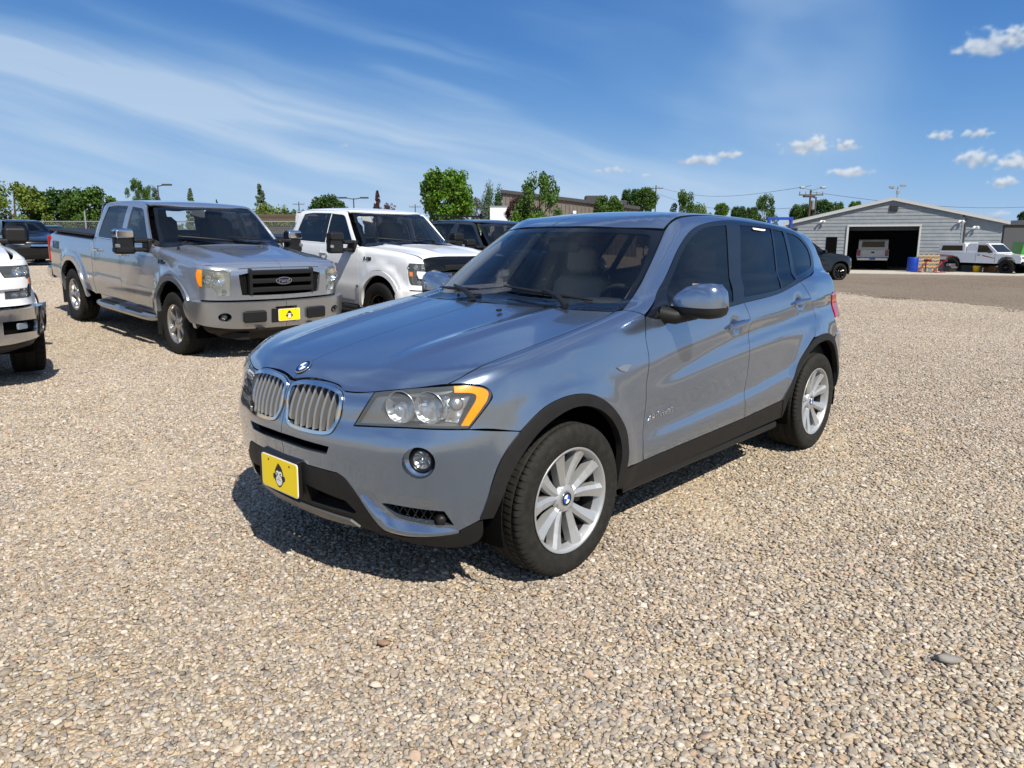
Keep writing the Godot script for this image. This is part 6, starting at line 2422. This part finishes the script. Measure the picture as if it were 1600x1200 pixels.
# kind: round, loose, tall, conifer, bush; a tree one unit high, its crown one unit across
func _tree_kind(kind: String) -> Array:
	if tree_kinds.has(kind): return tree_kinds[kind]
	var r := RandomNumberGenerator.new()
	r.seed = hash(kind)
	var crown := Mb.new()
	crown.colored = true
	var trunk := Mb.new()
	var clumps := []
	trunk.tube([Vector3(0, 0, 0), Vector3(.01, .3, 0), Vector3(0, .62, .01), Vector3(0, .86, 0)], [.032, .026, .016, .006], 7)
	var count := {"round": 66, "loose": 44, "tall": 40, "conifer": 60, "bush": 34}
	for k in count[kind]:
		var u: float = (k + .5) / count[kind]
		var a := r.randf() * TAU
		var rad := 0.0
		var y := 0.0
		var size := .13
		match kind:
			"round":
				y = lerpf(.24, .93, u)
				rad = .5 * sqrt(maxf(0.0, 1.0 - pow((y - .56) / .46, 2))) * sqrt(r.randf_range(.25, 1.0))
				size = r.randf_range(.10, .165)
			"loose":
				y = lerpf(.22, .96, u)
				rad = .48 * pow(maxf(0.0, sin(PI * clampf((y - .10) / .92, 0, 1))), .7) * sqrt(r.randf_range(.15, 1.0))
				size = r.randf_range(.08, .15)
			"tall":
				y = lerpf(.10, .95, u)
				rad = .36 * pow(maxf(0.0, sin(PI * clampf((y + .1) / 1.15, 0, 1))), .6) * sqrt(r.randf())
				size = r.randf_range(.12, .20)
			"conifer":
				y = lerpf(.10, .97, u)
				rad = .46 * (1.02 - y) * r.randf_range(.45, 1.0)
				size = .05 + .10 * (1.0 - y)
			"bush":
				y = lerpf(.12, .82, u)
				rad = .5 * sqrt(maxf(0.0, 1.0 - pow((y - .35) / .62, 2))) * sqrt(r.randf_range(.2, 1.0))
				size = r.randf_range(.13, .20)
		clumps.append([Vector3(cos(a) * rad, y, sin(a) * rad), size, r.randf_range(.62, 1.25)])
		if k % 3 == 0 and kind != "bush":
			trunk.tube([Vector3(0, maxf(.12, y - rad * .8 - .05), 0), Vector3(cos(a) * rad, y, sin(a) * rad)], [.012, .003], 4, false)
	for c in clumps:
		var m := 150 if kind != "conifer" else 90
		for k in m:
			var d: Vector3 = Vector3(r.randfn(), r.randfn() * .8, r.randfn()).normalized() * pow(r.randf(), .45) * c[1]
			if kind == "conifer": d.y *= .35
			if kind == "tall": d.y *= 1.5
			var p: Vector3 = c[0] + d
			var s := r.randf_range(.012, .025) * (1.4 if kind in ["round", "bush"] else 1.1)
			var t := Vector3(r.randfn(), r.randfn() * .6, r.randfn()).normalized() * s
			var up := (Vector3(r.randfn(), r.randfn() + .6, r.randfn()).normalized().cross(t)).normalized() * s * .75
			var nn := t.cross(up).normalized()
			var g: float = c[2] * r.randf_range(.72, 1.28)
			crown.tint = Color(g * r.randf_range(.9, 1.12), g, g * r.randf_range(.8, 1.1))
			var q := crown.vert(p - t, nn)
			crown.vert(p + up, nn); crown.vert(p + t, nn); crown.vert(p - up, nn)
			crown.quad_i(q, q + 1, q + 2, q + 3)
	tree_kinds[kind] = [trunk.mesh(), crown.mesh()]
	return tree_kinds[kind]


func _leaf_mat(called: String, c: Color) -> Material:
	if M.has(called): return M[called]
	var m := mat(called, c, .55, 0, 0, .35)
	m.vertex_color_use_as_albedo = true
	m.backlight_enabled = true
	m.backlight = Color(c.r * 1.1, c.g * 1.2, c.b * .6)
	return m


func tree(px: float, dist: float, top: float, wide: float, kind: String, leaf: String, label: String, called := "tree") -> void:
	var at := stand(px, dist)
	var h := rise(top, dist) - at.y
	var w := wide / 1137.0 * dist
	var s := thing(called, label, "tree" if called != "bush" else "bush", at, px * .37, "trees beyond the lot")
	var k := _tree_kind(kind)
	var bark := part("trunk", k[0], M.pole_wood, s)
	bark.scale = Vector3(w, h, w)
	var c := part("crown", k[1], M[leaf], s)
	# a crown no taller than its kind carries it; the rest is bare trunk
	var tall: float = minf(h, w * {"round": 1.25, "loose": 1.6, "tall": 2.8, "conifer": 2.4, "bush": 9.0}[kind])
	c.scale = Vector3(w, tall, w)
	c.position.y = h - tall * .97


func build_trees() -> void:
	_leaf_mat("leaf_bright", Color(.33, .47, .13))
	_leaf_mat("leaf_green", Color(.27, .385, .155))
	_leaf_mat("leaf_dark", Color(.215, .33, .14))
	_leaf_mat("leaf_olive", Color(.40, .47, .20))
	_leaf_mat("leaf_grey", Color(.38, .39, .36))
	_leaf_mat("leaf_blue", Color(.35, .43, .33))
	_leaf_mat("leaf_purple", Color(.29, .19, .21))
	tree(-60, 58, 300, 95, "round", "leaf_olive", "olive tree crossing the left edge of the picture")
	tree(30, 56, 296, 95, "loose", "leaf_olive", "yellowish olive tree, leftmost of the row behind the fence")
	tree(88, 60, 303, 80, "round", "leaf_dark", "dark green tree beside the olive tree behind the fence")
	tree(143, 58, 301, 75, "round", "leaf_green", "deep green round tree directly left of the silver pickup's cab")
	tree(222, 84, 288, 34, "loose", "leaf_green", "slim green tree above the silver pickup's rear cab")
	tree(242, 86, 297, 26, "loose", "leaf_blue", "thin greyish tree right beside the slim green one")
	tree(303, 86, 299, 30, "conifer", "leaf_blue", "small dark conifer tip above the silver pickup's roof")
	tree(343, 120, 315, 14, "conifer", "leaf_green", "tiny conifer tip above the silver pickup's windscreen")
	tree(411, 74, 293, 46, "conifer", "leaf_blue", "tall grey green conifer right of the silver pickup's roof")
	tree(422, 70, 318, 62, "bush", "leaf_olive", "yellow green bush at the foot of the tall conifer", "bush")
	tree(455, 78, 326, 50, "bush", "leaf_dark", "dark bush right of the tall conifer", "bush")
	tree(515, 90, 311, 52, "round", "leaf_dark", "dark round treetop above the white pickup's rear cab")
	tree(592, 86, 302, 26, "conifer", "leaf_purple", "purple conifer behind the white pickup's roof")
	tree(604, 84, 317, 34, "bush", "leaf_purple", "low purple leaved bush behind the white pickup's roof", "bush")
	tree(699, 54, 275, 76, "round", "leaf_bright", "bright green round tree, largest, above the charcoal pickup")
	tree(742, 82, 314, 26, "loose", "leaf_grey", "sparse greyish tree between the bright round tree and poplars")
	tree(764, 92, 302, 32, "tall", "leaf_blue", "left one of the two dark poplars left of the warehouse")
	tree(779, 94, 306, 28, "tall", "leaf_dark", "right one of the two dark poplars left of the warehouse")
	tree(808, 58, 312, 34, "loose", "leaf_purple", "purple leaved tree before the white annex")
	tree(843, 56, 282, 70, "loose", "leaf_green", "loose green tree in front of the brown warehouse wall")
	tree(825, 55, 330, 60, "bush", "leaf_bright", "bright bush under the loose green tree", "bush")
	tree(950, 70, 312, 44, "round", "leaf_green", "rounded green tree before the warehouse's middle")
	tree(984, 84, 301, 28, "round", "leaf_dark", "darker one of the paired trees right of the warehouse")
	tree(1006, 80, 299, 34, "round", "leaf_green", "brighter one of the paired trees right of the warehouse")
	tree(1068, 86, 306, 46, "loose", "leaf_green", "loose green tree above the blue SUV's roof edge")
	tree(1092, 90, 318, 30, "bush", "leaf_olive", "olive bush right of the loose tree over the SUV's roof", "bush")
	tree(1125, 92, 321, 20, "round", "leaf_bright", "small bright treetop over the blue SUV's rear doors")
	tree(1153, 96, 326, 24, "round", "leaf_dark", "small dark treetop over the blue SUV's rear doors")
	tree(1172, 97, 327, 17, "round", "leaf_green", "smallest treetop over the blue SUV's rear doors")
	tree(1192, 76, 311, 36, "loose", "leaf_green", "pointed green tree left of the blue steel frame")
	tree(1246, 70, 323, 30, "round", "leaf_green", "green tree directly left of the flood light pole")
	tree(1278, 68, 317, 36, "round", "leaf_dark", "dark green tree right of the flood light pole")
	tree(1298, 70, 320, 30, "round", "leaf_green", "mid green tree touching the workshop's left roof slope")
	tree(1331, 74, 318, 18, "round", "leaf_bright", "small bright tree peeking over the workshop roof")
	tree(1598, 90, 333, 20, "round", "leaf_dark", "dark treetop at the right edge above the slate building")
	# low growth closing the horizon
	var far := Mb.new()
	far.colored = true
	var r := RandomNumberGenerator.new()
	r.seed = 99
	for k in 9000:
		var a := r.randf_range(-1.15, 1.15)
		var d := r.randf_range(150, 175)
		var hgt := 2.0 + 3.4 * absf(sin(a * 17.0) * sin(a * 41.0 + 1.0)) + r.randf() * 1.2
		var p := Vector3(sin(a) * d, .6 + r.randf() * hgt, -cos(a) * d)
		var s := r.randf_range(.5, 1.1)
		var t := Vector3(r.randfn(), r.randfn() * .5, r.randfn()).normalized() * s
		var up := Vector3(r.randfn(), r.randfn() + .5, r.randfn()).normalized() * s
		var g := r.randf_range(.6, 1.2)
		far.tint = Color(g, g, g * 1.1)
		var nn := t.cross(up).normalized()
		var q := far.vert(p - t, nn)
		far.vert(p + up, nn); far.vert(p + t, nn); far.vert(p - up, nn)
		far.quad_i(q, q + 1, q + 2, q + 3)
	var o := build("far_treeline", far, M.leaf_blue, self)
	meta(o, "distant line of trees along the horizon", "trees", "", "stuff")


# ---------------------------------------------------------------- vehicles in the distance

# a closed car in the shape of body, few parts
func small_car(called: String, label: String, body, paint: Material, glass: Material, opt := {}) -> Node3D:
	var s := thing(called, label, opt.get("category", "car"))
	var side := outline([[.50, .98, -.2, 1.08, -.62, 1.12], [-.62, 1.12, -1.2, 1.10, -2.2, 1.14, -2.9, 1.22, -3.4, 1.2], [-3.4, 1.2, -3.42, .8, -3.40, .40], [-3.40, .40, -3.25, .40], [-3.25, .40, -3.20, .6, -3.06, .74, -2.81, .80, -2.56, .74, -2.42, .6, -2.37, .40], [-2.37, .40, -.44, .38], [-.44, .38, -.39, .6, -.25, .74, 0, .80, .25, .74, .39, .6, .44, .40], [.44, .40, .55, .40], [.55, .40, .58, .7, .50, .98]])
	pair("body_side", panel(body, SIDE, side, {"cell": .12}), paint, s)
	var hood := panel(body, TOP, outline([[.80, 0, .76, -.4, .62, -.70], [.62, -.70, .2, -.82, -.5, -.80], [-.5, -.80, -.40, -.4, -.36, 0]]), {"seam": true, "cell": .12})
	hood.mirror_z()
	build("hood", hood, paint, s)
	var nose := panel(body, ROUND, outline([[0, .88, .6, .89, 1.05, .93], [1.05, .93, 1.20, .75, 1.12, .35], [1.12, .35, 0, .32]]), {"seam": true, "cell": .12, "holes": [outline([[-.03, .82, .35, .82], [.35, .82, .40, .66], [.40, .66, -.03, .64]])]})
	nose.mirror_z()
	build("front_bumper", nose, paint, s)
	var gr := panel(body, ROUND, outline([[0, .83, .36, .83], [.36, .83, .41, .64], [.41, .64, 0, .63]]), {"seam": true, "off": -.03, "skirt": 0, "cell": .12})
	gr.mirror_z()
	build("grille", gr, M.void, s)
	if opt.has("chrome_bar"):
		var cb := panel(body, ROUND, outline([[0, .79, .36, .79], [.36, .79, .38, .72], [.38, .72, 0, .71]]), {"seam": true, "off": .01, "cell": .12})
		cb.mirror_z()
		build("grille_bar", cb, M.chrome, s)
	pair("headlight", panel(body, ROUND, outline([[.58, .77, .66, .87, 1.0, .91, 1.15, .90], [1.15, .90, 1.10, .80, .58, .77]]), {"off": .006, "cell": .12}), M.satin_metal, s)
	var low := panel(body, ROUND, outline([[0, .46, .9, .46], [.9, .46, 1.1, .27, 0, .27]]), {"seam": true, "off": .012, "cell": .15})
	low.mirror_z()
	build("lower_grille", low, M.cladding, s)
	var top := panel(body, TOP, outline([[-.93, 0, -1.03, -.39, -1.2, -.60], [-1.2, -.60, -1.9, -.63, -3.1, -.60], [-3.1, -.60, -3.45, -.4, -3.5, 0]]), {"seam": true, "cell": .15})
	top.mirror_z()
	build("roof", top, paint, s)
	pair("pillars", panel(body, SIDE, outline([[-.62, 1.12, -1.0, 1.32, -1.25, 1.52, -1.5, 1.62], [-1.5, 1.62, -2.2, 1.635, -3.1, 1.57, -3.4, 1.45], [-3.4, 1.45, -3.48, 1.2], [-3.48, 1.2, -2.9, 1.22, -2.2, 1.14, -1.2, 1.10, -.62, 1.12]]), {"cell": .12}), paint, s)
	for w in [["front_window", [[-.85, 1.14, -1.1, 1.33, -1.4, 1.51, -1.75, 1.57], [-1.75, 1.57, -1.66, 1.14], [-1.66, 1.14, -.85, 1.14]]], ["rear_window", [[-1.85, 1.58, -2.58, 1.555], [-2.58, 1.555, -2.5, 1.20], [-2.5, 1.20, -1.75, 1.16], [-1.75, 1.16, -1.85, 1.58]]], ["quarter_window", [[-2.68, 1.545, -3.05, 1.49, -3.13, 1.40, -3.05, 1.29, -2.62, 1.235], [-2.62, 1.235, -2.68, 1.545]]]]:
		pair(w[0], panel(body, SIDE, outline(w[1]), {"off": .006, "skirt": .01, "cell": .2}), glass, s)
	var ws := panel(body, FRONT, outline([[0, 1.17, -.72, 1.15], [-.72, 1.15, -.68, 1.35, -.60, 1.54], [-.60, 1.54, 0, 1.565]]), {"seam": true, "skirt": 0, "cell": .15})
	ws.mirror_z()
	build("windscreen", ws, M.tinted_glass, s)
	var rear := panel(body, BACKROUND, outline([[0, 1.2, .85, 1.2, 1.0, .9, 1.12, .40], [1.12, .40, 0, .34]]), {"seam": true, "cell": .15})
	rear.mirror_z()
	build("tailgate", rear, paint, s)
	var rg := panel(body, BACK, outline([[0, 1.2, -.66, 1.2], [-.66, 1.2, -.53, 1.46], [-.53, 1.46, 0, 1.48]]), {"seam": true, "cell": .15})
	rg.mirror_z()
	build("rear_screen", rg, glass, s)
	pair("tail_lamp", panel(body, BACKROUND, outline([[1.08, 1.10, .72, 1.12], [.72, 1.12, .75, .94, 1.12, .93], [1.12, .93, 1.08, 1.10]]), {"off": .008, "cell": .15}), M.red_lens, s)
	var mir := Mb.new()
	mir.box(Vector3(-.90, 1.17, -1.02), Vector3(.12, .16, .24), .045)
	mir.box(Vector3(-.86, 1.13, -.90), Vector3(.08, .05, .14), .02)
	pair("side_mirror", mir, opt.get("mirror", paint), s)
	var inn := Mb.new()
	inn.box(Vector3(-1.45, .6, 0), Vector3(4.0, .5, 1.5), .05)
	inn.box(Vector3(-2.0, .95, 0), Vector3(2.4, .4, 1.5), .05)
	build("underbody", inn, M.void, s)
	for x in [0.0, -2.81]:
		for sd in [-1, 1]:
			var w := joint("wheel", s)
			part("tyre", M.hero_tyre, M.rubber_black, w)
			part("rim", M.hero_rim, opt.get("rim", M.wheel_silver), w)
			part("brake_disc", M.hero_barrel, M.void, w)
			w.position = Vector3(x, .349, .80 * sd)
			w.rotation.y = PI if sd > 0 else 0.0
	return s


func build_far_vehicles() -> void:
	var body := HeroBody.new()
	var left_yaw := 5.50
	var a := small_car("black_suv", "black SUV with chrome grille bar behind the silver pickup's tail, far left", body, M.paint_black, M.dark_glass, {"chrome_bar": true, "mirror": M.paint_black})
	var pa := stand(52, 27.5)
	settle(a, pa, left_yaw, .02)
	var b := small_car("grey_car", "dark grey hatchback behind the black SUV, only its windows showing", body, M.paint_charcoal, M.dark_glass, {})
	settle(b, stand(88, 31.5) , left_yaw, .02)
	b.scale = Vector3(1, .93, 1)
	var c := small_car("silver_car", "silver car roof at the left edge behind the white pickup's mirror", body, M.paint_silver, M.dark_glass, {})
	settle(c, stand(20, 35.5), left_yaw, .02)
	var d := small_car("white_car", "white car whose roof shows behind the blue SUV's windscreen top", body, M.paint_white, M.dark_glass, {})
	settle(d, stand(866, 20.5), 5.5, .0)
	d.scale = Vector3(1.08, 1.04, 1.08)
	var e := small_car("dark_suv", "near black SUV seen from the side, parked left of the open garage door", body, M.paint_black, M.dark_glass, {"rim": M.gloss_black})
	settle(e, stand(1292, 32.0), .30, .0)
	e.scale = Vector3(1.06, 1.04, 1.04)
	_garage_pickup()
	_canopy_pickup()
	_green_machine()


func _old_truck(called: String, label: String) -> Node3D:
	var s := thing(called, label, "pickup truck")
	# a small body drawn as a side outline with rounded shoulders
	var side := pts([.72, .62, .74, .90, .66, 1.02, -.50, 1.10, -.62, 1.14, -3.85, 1.14, -3.90, .70, -3.86, .60, -3.42, .60, -3.36, .78, -3.22, .92, -2.95, .98, -2.68, .92, -2.54, .78, -2.48, .60, -.48, .58, -.42, .78, -.28, .92, 0, .98, .28, .92, .42, .78, .48, .62])
	var half := .82
	var sh := Mb.new()
	sh.prism(side, -half, half)
	build("body_side", sh, M.paint_white, s)
	var cab := Mb.new()
	cab.prism(pts([-.55, 1.14, -1.10, 1.64, -1.25, 1.68, -2.10, 1.68, -2.22, 1.60, -2.26, 1.14]), -.72, .72)
	build("cab", cab, M.paint_white, s)
	for z in [-1, 1]:
		var w := Mb.new()
		w.prism(pts([-.80, 1.17, -1.16, 1.56, -1.62, 1.58, -1.64, 1.17]), z * .722, z * .735)
		build("side_window", w, M.dark_glass, s)
		var w2 := Mb.new()
		w2.prism(pts([-1.70, 1.17, -1.70, 1.58, -2.10, 1.58, -2.14, 1.17]), z * .722, z * .735)
		build("rear_side_window", w2, M.paint_white, s)
		var line := Mb.new()
		line.box(Vector3(-1.66, .90, z * (half + .002)), Vector3(.012, .5, .006))
		line.box(Vector3(-.62, .86, z * (half + .002)), Vector3(.012, .5, .006))
		build("door_gap", line, M.ink, s)
		var hd := Mb.new()
		hd.box(Vector3(-1.50, 1.03, z * (half + .015)), Vector3(.15, .04, .03), .01)
		build("handle", hd, M.black_plastic, s)
		var mir := Mb.new()
		mir.box(Vector3(-.88, 1.22, z * .95), Vector3(.09, .16, .20), .03)
		mir.box(Vector3(-.86, 1.18, z * .82), Vector3(.05, .04, .12), .01)
		build("side_mirror", mir, M.black_plastic, s)
		var hl := Mb.new()
		hl.box(Vector3(.70, .90, z * .62), Vector3(.10, .14, .30), .03)
		build("headlight", hl, M.satin_metal, s)
		var tl := Mb.new()
		tl.box(Vector3(-3.88, .93, z * .72), Vector3(.06, .34, .16), .02)
		build("tail_lamp", tl, M.red_lens, s)
	var wsx := Mb.new()
	wsx.quad(Vector3(-.585, 1.20, -.66), Vector3(-.585, 1.20, .66), Vector3(-1.03, 1.605, .60), Vector3(-1.03, 1.605, -.60), Vector3(.67, .74, 0))
	build("windscreen", wsx, M.dark_glass, s)
	var canopy := Mb.new()
	canopy.prism(pts([-2.30, 1.15, -2.32, 1.62, -2.42, 1.70, -3.72, 1.70, -3.82, 1.64, -3.92, 1.15]), -.76, .76)
	build("canopy", canopy, M.paint_white, s)
	for z in [-1, 1]:
		var cw := Mb.new()
		cw.prism(pts([-2.45, 1.26, -2.48, 1.55, -3.62, 1.55, -3.70, 1.26]), z * .762, z * .775)
		build("canopy_window", cw, M.dark_glass, s)
	var back := Mb.new()
	back.prism(pts([-.60, 1.22, .60, 1.22, .56, 1.58, -.56, 1.58]), 0, .012, Transform3D(Basis(Vector3.UP, -PI / 2), Vector3(-3.885, 0, 0)))
	build("canopy_rear_window", back, M.dark_glass, s)
	var gate := Mb.new()
	gate.box(Vector3(-3.905, .90, 0), Vector3(.03, .42, 1.2), .01)
	build("tailgate", gate, M.paint_white, s)
	var badge := Mb.new()
	badge.box(Vector3(-3.925, .97, 0), Vector3(.02, .09, .16), .008)
	build("gate_handle", badge, M.ink, s)
	for e in [[.80, .62], [-3.98, .58]]:
		var bb := Mb.new()
		bb.box(Vector3(e[0], e[1], 0), Vector3(.14, .17, 1.62), .04)
		build("bumper", bb, M.cladding if e[0] > 0 else M.chrome, s)
	var under := Mb.new()
	under.box(Vector3(-1.6, .52, 0), Vector3(4.2, .16, .9), .03)
	build("underbody", under, M.void, s)
	for x in [0.0, -2.95]:
		for sd in [-1, 1]:
			var w: Node3D = pickup_wheel(s, "black")
			w.position = Vector3(x, .40, .74 * sd)
			w.rotation.y = PI if sd > 0 else 0.0
			w.scale = Vector3(.95, .95, .95)
	return s


func _canopy_pickup() -> void:
	var s := _old_truck("white_canopy_pickup", "white pickup with bed canopy, black wheels and orange stripes by the workshop")
	settle(s, stand(1590, 40.4), -1.08, 0)
	for z in [-1, 1]:
		var b := Mb.new()
		for k in 3:
			b.prism(pts([-2.9 + k * .1, .985 - k * .035, -3.85, 1.05 - k * .05, -3.85, 1.02 - k * .05, -2.9 + k * .1, .965 - k * .035]), z * .822, z * .826)
			b.prism(pts([-.62 - k * .12, .84 + k * .03, -1.3, .98 + k * .02, -1.3, 1.0 + k * .02, -.62 - k * .12, .87 + k * .03]), z * .822, z * .826)
		build("side_stripe", b, M.stripe if M.has("stripe") else mat("stripe", Color(.62, .20, .08), .5), s)


func _garage_pickup() -> void:
	var s := _old_truck("white_pickup_in_garage", "white pickup with canopy parked nose first inside the open workshop")
	settle(s, Vector3(24.9, -.28, -51.3), 1.143, 0)
	s.scale = Vector3(1.12, 1.10, 1.12)
	var p := Mb.new()
	p.box(Vector3(-4.06, .60, 0), Vector3(.02, .11, .30), .004)
	build("number_plate", p, M.badge_blue, s)


func _green_machine() -> void:
	var s := thing("green_utility_vehicle", "bright green boxy utility vehicle cut off by the right picture edge", "utility vehicle", stand(1614, 42), -.2)
	var b := Mb.new()
	b.prism(pts([-.5, .55, 2.6, .55, 2.6, 1.25, 1.5, 1.30, 1.0, 1.75, -.4, 1.75, -.5, 1.2]), -1.4, 0)
	build("body_side", b, M.paint_green, s)
	var w := Mb.new()
	w.prism(pts([-.30, 1.28, 1.1, 1.30, .85, 1.64, -.28, 1.64]), .002, .014)
	build("side_window", w, M.dark_glass, s)
	for x in [.1, 2.1]:
		var t := part("wheel", M.mud_tyre, M.rubber_black, s)
		t.position = Vector3(x, .42, -.05)
		var t2 := part("wheel", M.mud_tyre, M.rubber_black, s)
		t2.position = Vector3(x, .42, -1.35)


func build_yard_things() -> void:
	mat("barrel_blue", Color(.03, .22, .62), .45)
	mat("frame_red", Color(.42, .04, .10), .5)
	mat("wood_pale", Color(.72, .60, .42), .8)
	mat("cardboard", Color(.60, .45, .30), .9)
	mat("bucket_yellow", Color(.88, .70, .05), .5)
	var a := thing("blue_barrel", "blue plastic barrel beside the right jamb of the garage door", "barrel", stand(1430, 42.6))
	var b := Mb.new()
	b.lathe([Vector2(0, .0), Vector2(.27, .0), Vector2(.29, .06), Vector2(.29, .25), Vector2(.305, .28), Vector2(.29, .31), Vector2(.29, .55), Vector2(.305, .58), Vector2(.29, .61), Vector2(.29, .82), Vector2(.27, .88), Vector2(0, .88)], 24, Vector3.ZERO, Basis(Vector3(1, 0, 0), -PI / 2))
	build("drum", b, M.barrel_blue, a)
	var lid := Mb.new()
	lid.lathe([Vector2(.06, .88), Vector2(.06, .91), Vector2(0, .91)], 12, Vector3(.13, 0, 0), Basis(Vector3(1, 0, 0), -PI / 2))
	build("bung", lid, M.black_plastic, a)
	for e in [[1449, 42.0, "left one of two dark red steel engine stands by the barrel"], [1474, 41.6, "right one of two dark red steel engine stands by the barrel"]]:
		var s := thing("engine_stand", e[2], "engine stand", stand(e[0], e[1]), .5, "red engine stands by the barrel")
		var legs := Mb.new()
		legs.box(Vector3(-.35, .06, -.25), Vector3(.9, .08, .08), .01)
		legs.box(Vector3(-.35, .06, .25), Vector3(.9, .08, .08), .01)
		legs.box(Vector3(-.7, .06, 0), Vector3(.08, .08, .6), .01)
		build("base", legs, M.frame_red, s)
		var mast := Mb.new()
		mast.tube([Vector3(-.7, .06, 0), Vector3(.25, .72, 0)], [.045], 6)
		mast.tube([Vector3(.1, .06, 0), Vector3(.1, .6, 0)], [.04], 6)
		build("mast", mast, M.frame_red, s)
		var head := Mb.new()
		head.box(Vector3(.25, .72, 0), Vector3(.3, .12, .3), .02)
		build("head", head, M.frame_red, s)
		for x in [-.75, .05]:
			for z in [-.25, .25]:
				var wl := Mb.new()
				wl.lathe([Vector2(0, -.02), Vector2(.05, -.02), Vector2(.05, .02), Vector2(0, .02)], 10, Vector3(x, .04, z))
				build("caster", wl, M.black_plastic, s)
	var rack := thing("wooden_rack", "pale wooden pallet rack standing behind the red engine stands", "rack", stand(1454, 43.0), -.3)
	for k in 4:
		var q := Mb.new()
		q.box(Vector3(0, .35 + k * .2, 0), Vector3(1.15, .09, .05), .01)
		build("slat", q, M.wood_pale, rack)
	for k in 5:
		var q := Mb.new()
		q.box(Vector3(-.52 + k * .26, .52, -.05), Vector3(.06, 1.04, .05), .01)
		build("upright", q, M.wood_pale, rack)
	var eng := thing("engine_block", "grey engine block on the ground behind the canopy pickup's rear wheel", "engine", stand(1490, 42.2), .4)
	var eb := Mb.new()
	eb.box(Vector3(0, .25, 0), Vector3(.55, .3, .4), .04)
	build("block", eb, M.brake_steel, eng)
	var eh := Mb.new()
	eh.box(Vector3(0, .46, 0), Vector3(.5, .14, .25), .03)
	for k in 4: eh.tube([Vector3(-.2 + k * .13, .38, .12), Vector3(-.2 + k * .13, .3, .28)], [.035], 6)
	build("head", eh, M.satin_metal, eng)
	var ef := Mb.new()
	ef.lathe([Vector2(0, .02), Vector2(.16, .02), Vector2(.16, -.03), Vector2(0, -.03)], 16, Vector3(.3, .25, 0), Basis(Vector3.UP, PI / 2))
	build("flywheel", ef, M.brake_steel, eng)
	var bk := thing("yellow_bucket", "yellow bucket on the ground under the canopy pickup's door", "bucket", stand(1531, 41.8))
	var bb := Mb.new()
	bb.lathe([Vector2(0, .0), Vector2(.15, .0), Vector2(.19, .40), Vector2(.20, .42), Vector2(.18, .42), Vector2(.14, .02), Vector2(0, .02)], 20, Vector3.ZERO, Basis(Vector3(1, 0, 0), -PI / 2))
	build("pail", bb, M.bucket_yellow, bk)
	var hd := Mb.new()
	var hl := []
	for k in 9: hl.append(Vector3(.195 * cos(PI * k / 8.0), .38 + .12 * sin(PI * k / 8.0), .03))
	hd.tube(hl, [.006], 5)
	build("bail", hd, M.satin_metal, bk)
	for e in [[1552, 41.9, .5, "cardboard box beside the yellow bucket"], [1564, 42.0, .42, "smaller cardboard box right of the larger cardboard box"]]:
		var c := thing("cardboard_box", e[3], "box", stand(e[0], e[1]), .3, "cardboard boxes under the canopy pickup")
		var cb := Mb.new()
		cb.box(Vector3(0, e[2] * .4, 0), Vector3(e[2], e[2] * .8, e[2] * .8), .01)
		build("carton", cb, M.cardboard, c)
		var fl := Mb.new()
		fl.box(Vector3(-e[2] * .62, e[2] * .74, 0), Vector3(e[2] * .42, .012, e[2] * .78), .0, Basis(Vector3(0, 0, 1), .5))
		build("flap", fl, M.cardboard, c)
	# blue steel frame over the SUV's tail
	var f := thing("blue_lift_frame", "blue steel lift frame standing behind the blue SUV's rear roof", "lift", stand(1214, 42), .1)
	f.scale = Vector3(1, 1.11, 1)
	for x in [-.55, .75]:
		var q := Mb.new()
		q.box(Vector3(x, 1.35, 0), Vector3(.14, 2.7, .16), .01)
		build("column", q, M.lift_blue, f)
	var top := Mb.new()
	top.box(Vector3(.1, 2.74, 0), Vector3(1.5, .14, .18), .01)
	build("crossbeam", top, M.lift_blue, f)
	var br := Mb.new()
	br.tube([Vector3(-.5, 2.2, 0), Vector3(.05, 2.7, 0)], [.03], 6)
	build("brace", br, M.lift_blue, f)
	# stray cobbles on the lot
	var ico := _ico()
	for e in [[1.567, -2.38, .036, Color(.30, .28, .26), "flat grey cobble on the gravel near the right picture edge"], [-.479, -2.485, .022, Color(.34, .23, .15), "flat brown cobble on the gravel below the yellow plate"]]:
		var st := Mb.new()
		st.colored = true
		st.tint = e[3]
		_stone(st, ico, Vector3.ZERO, Basis.from_scale(Vector3(e[2] * 1.4, e[2] * .45, e[2])))
		var o := build("cobble", st, M.pebble, self)
		o.position = Vector3(e[0], .012, e[1])
		meta(o, e[4], "stone")
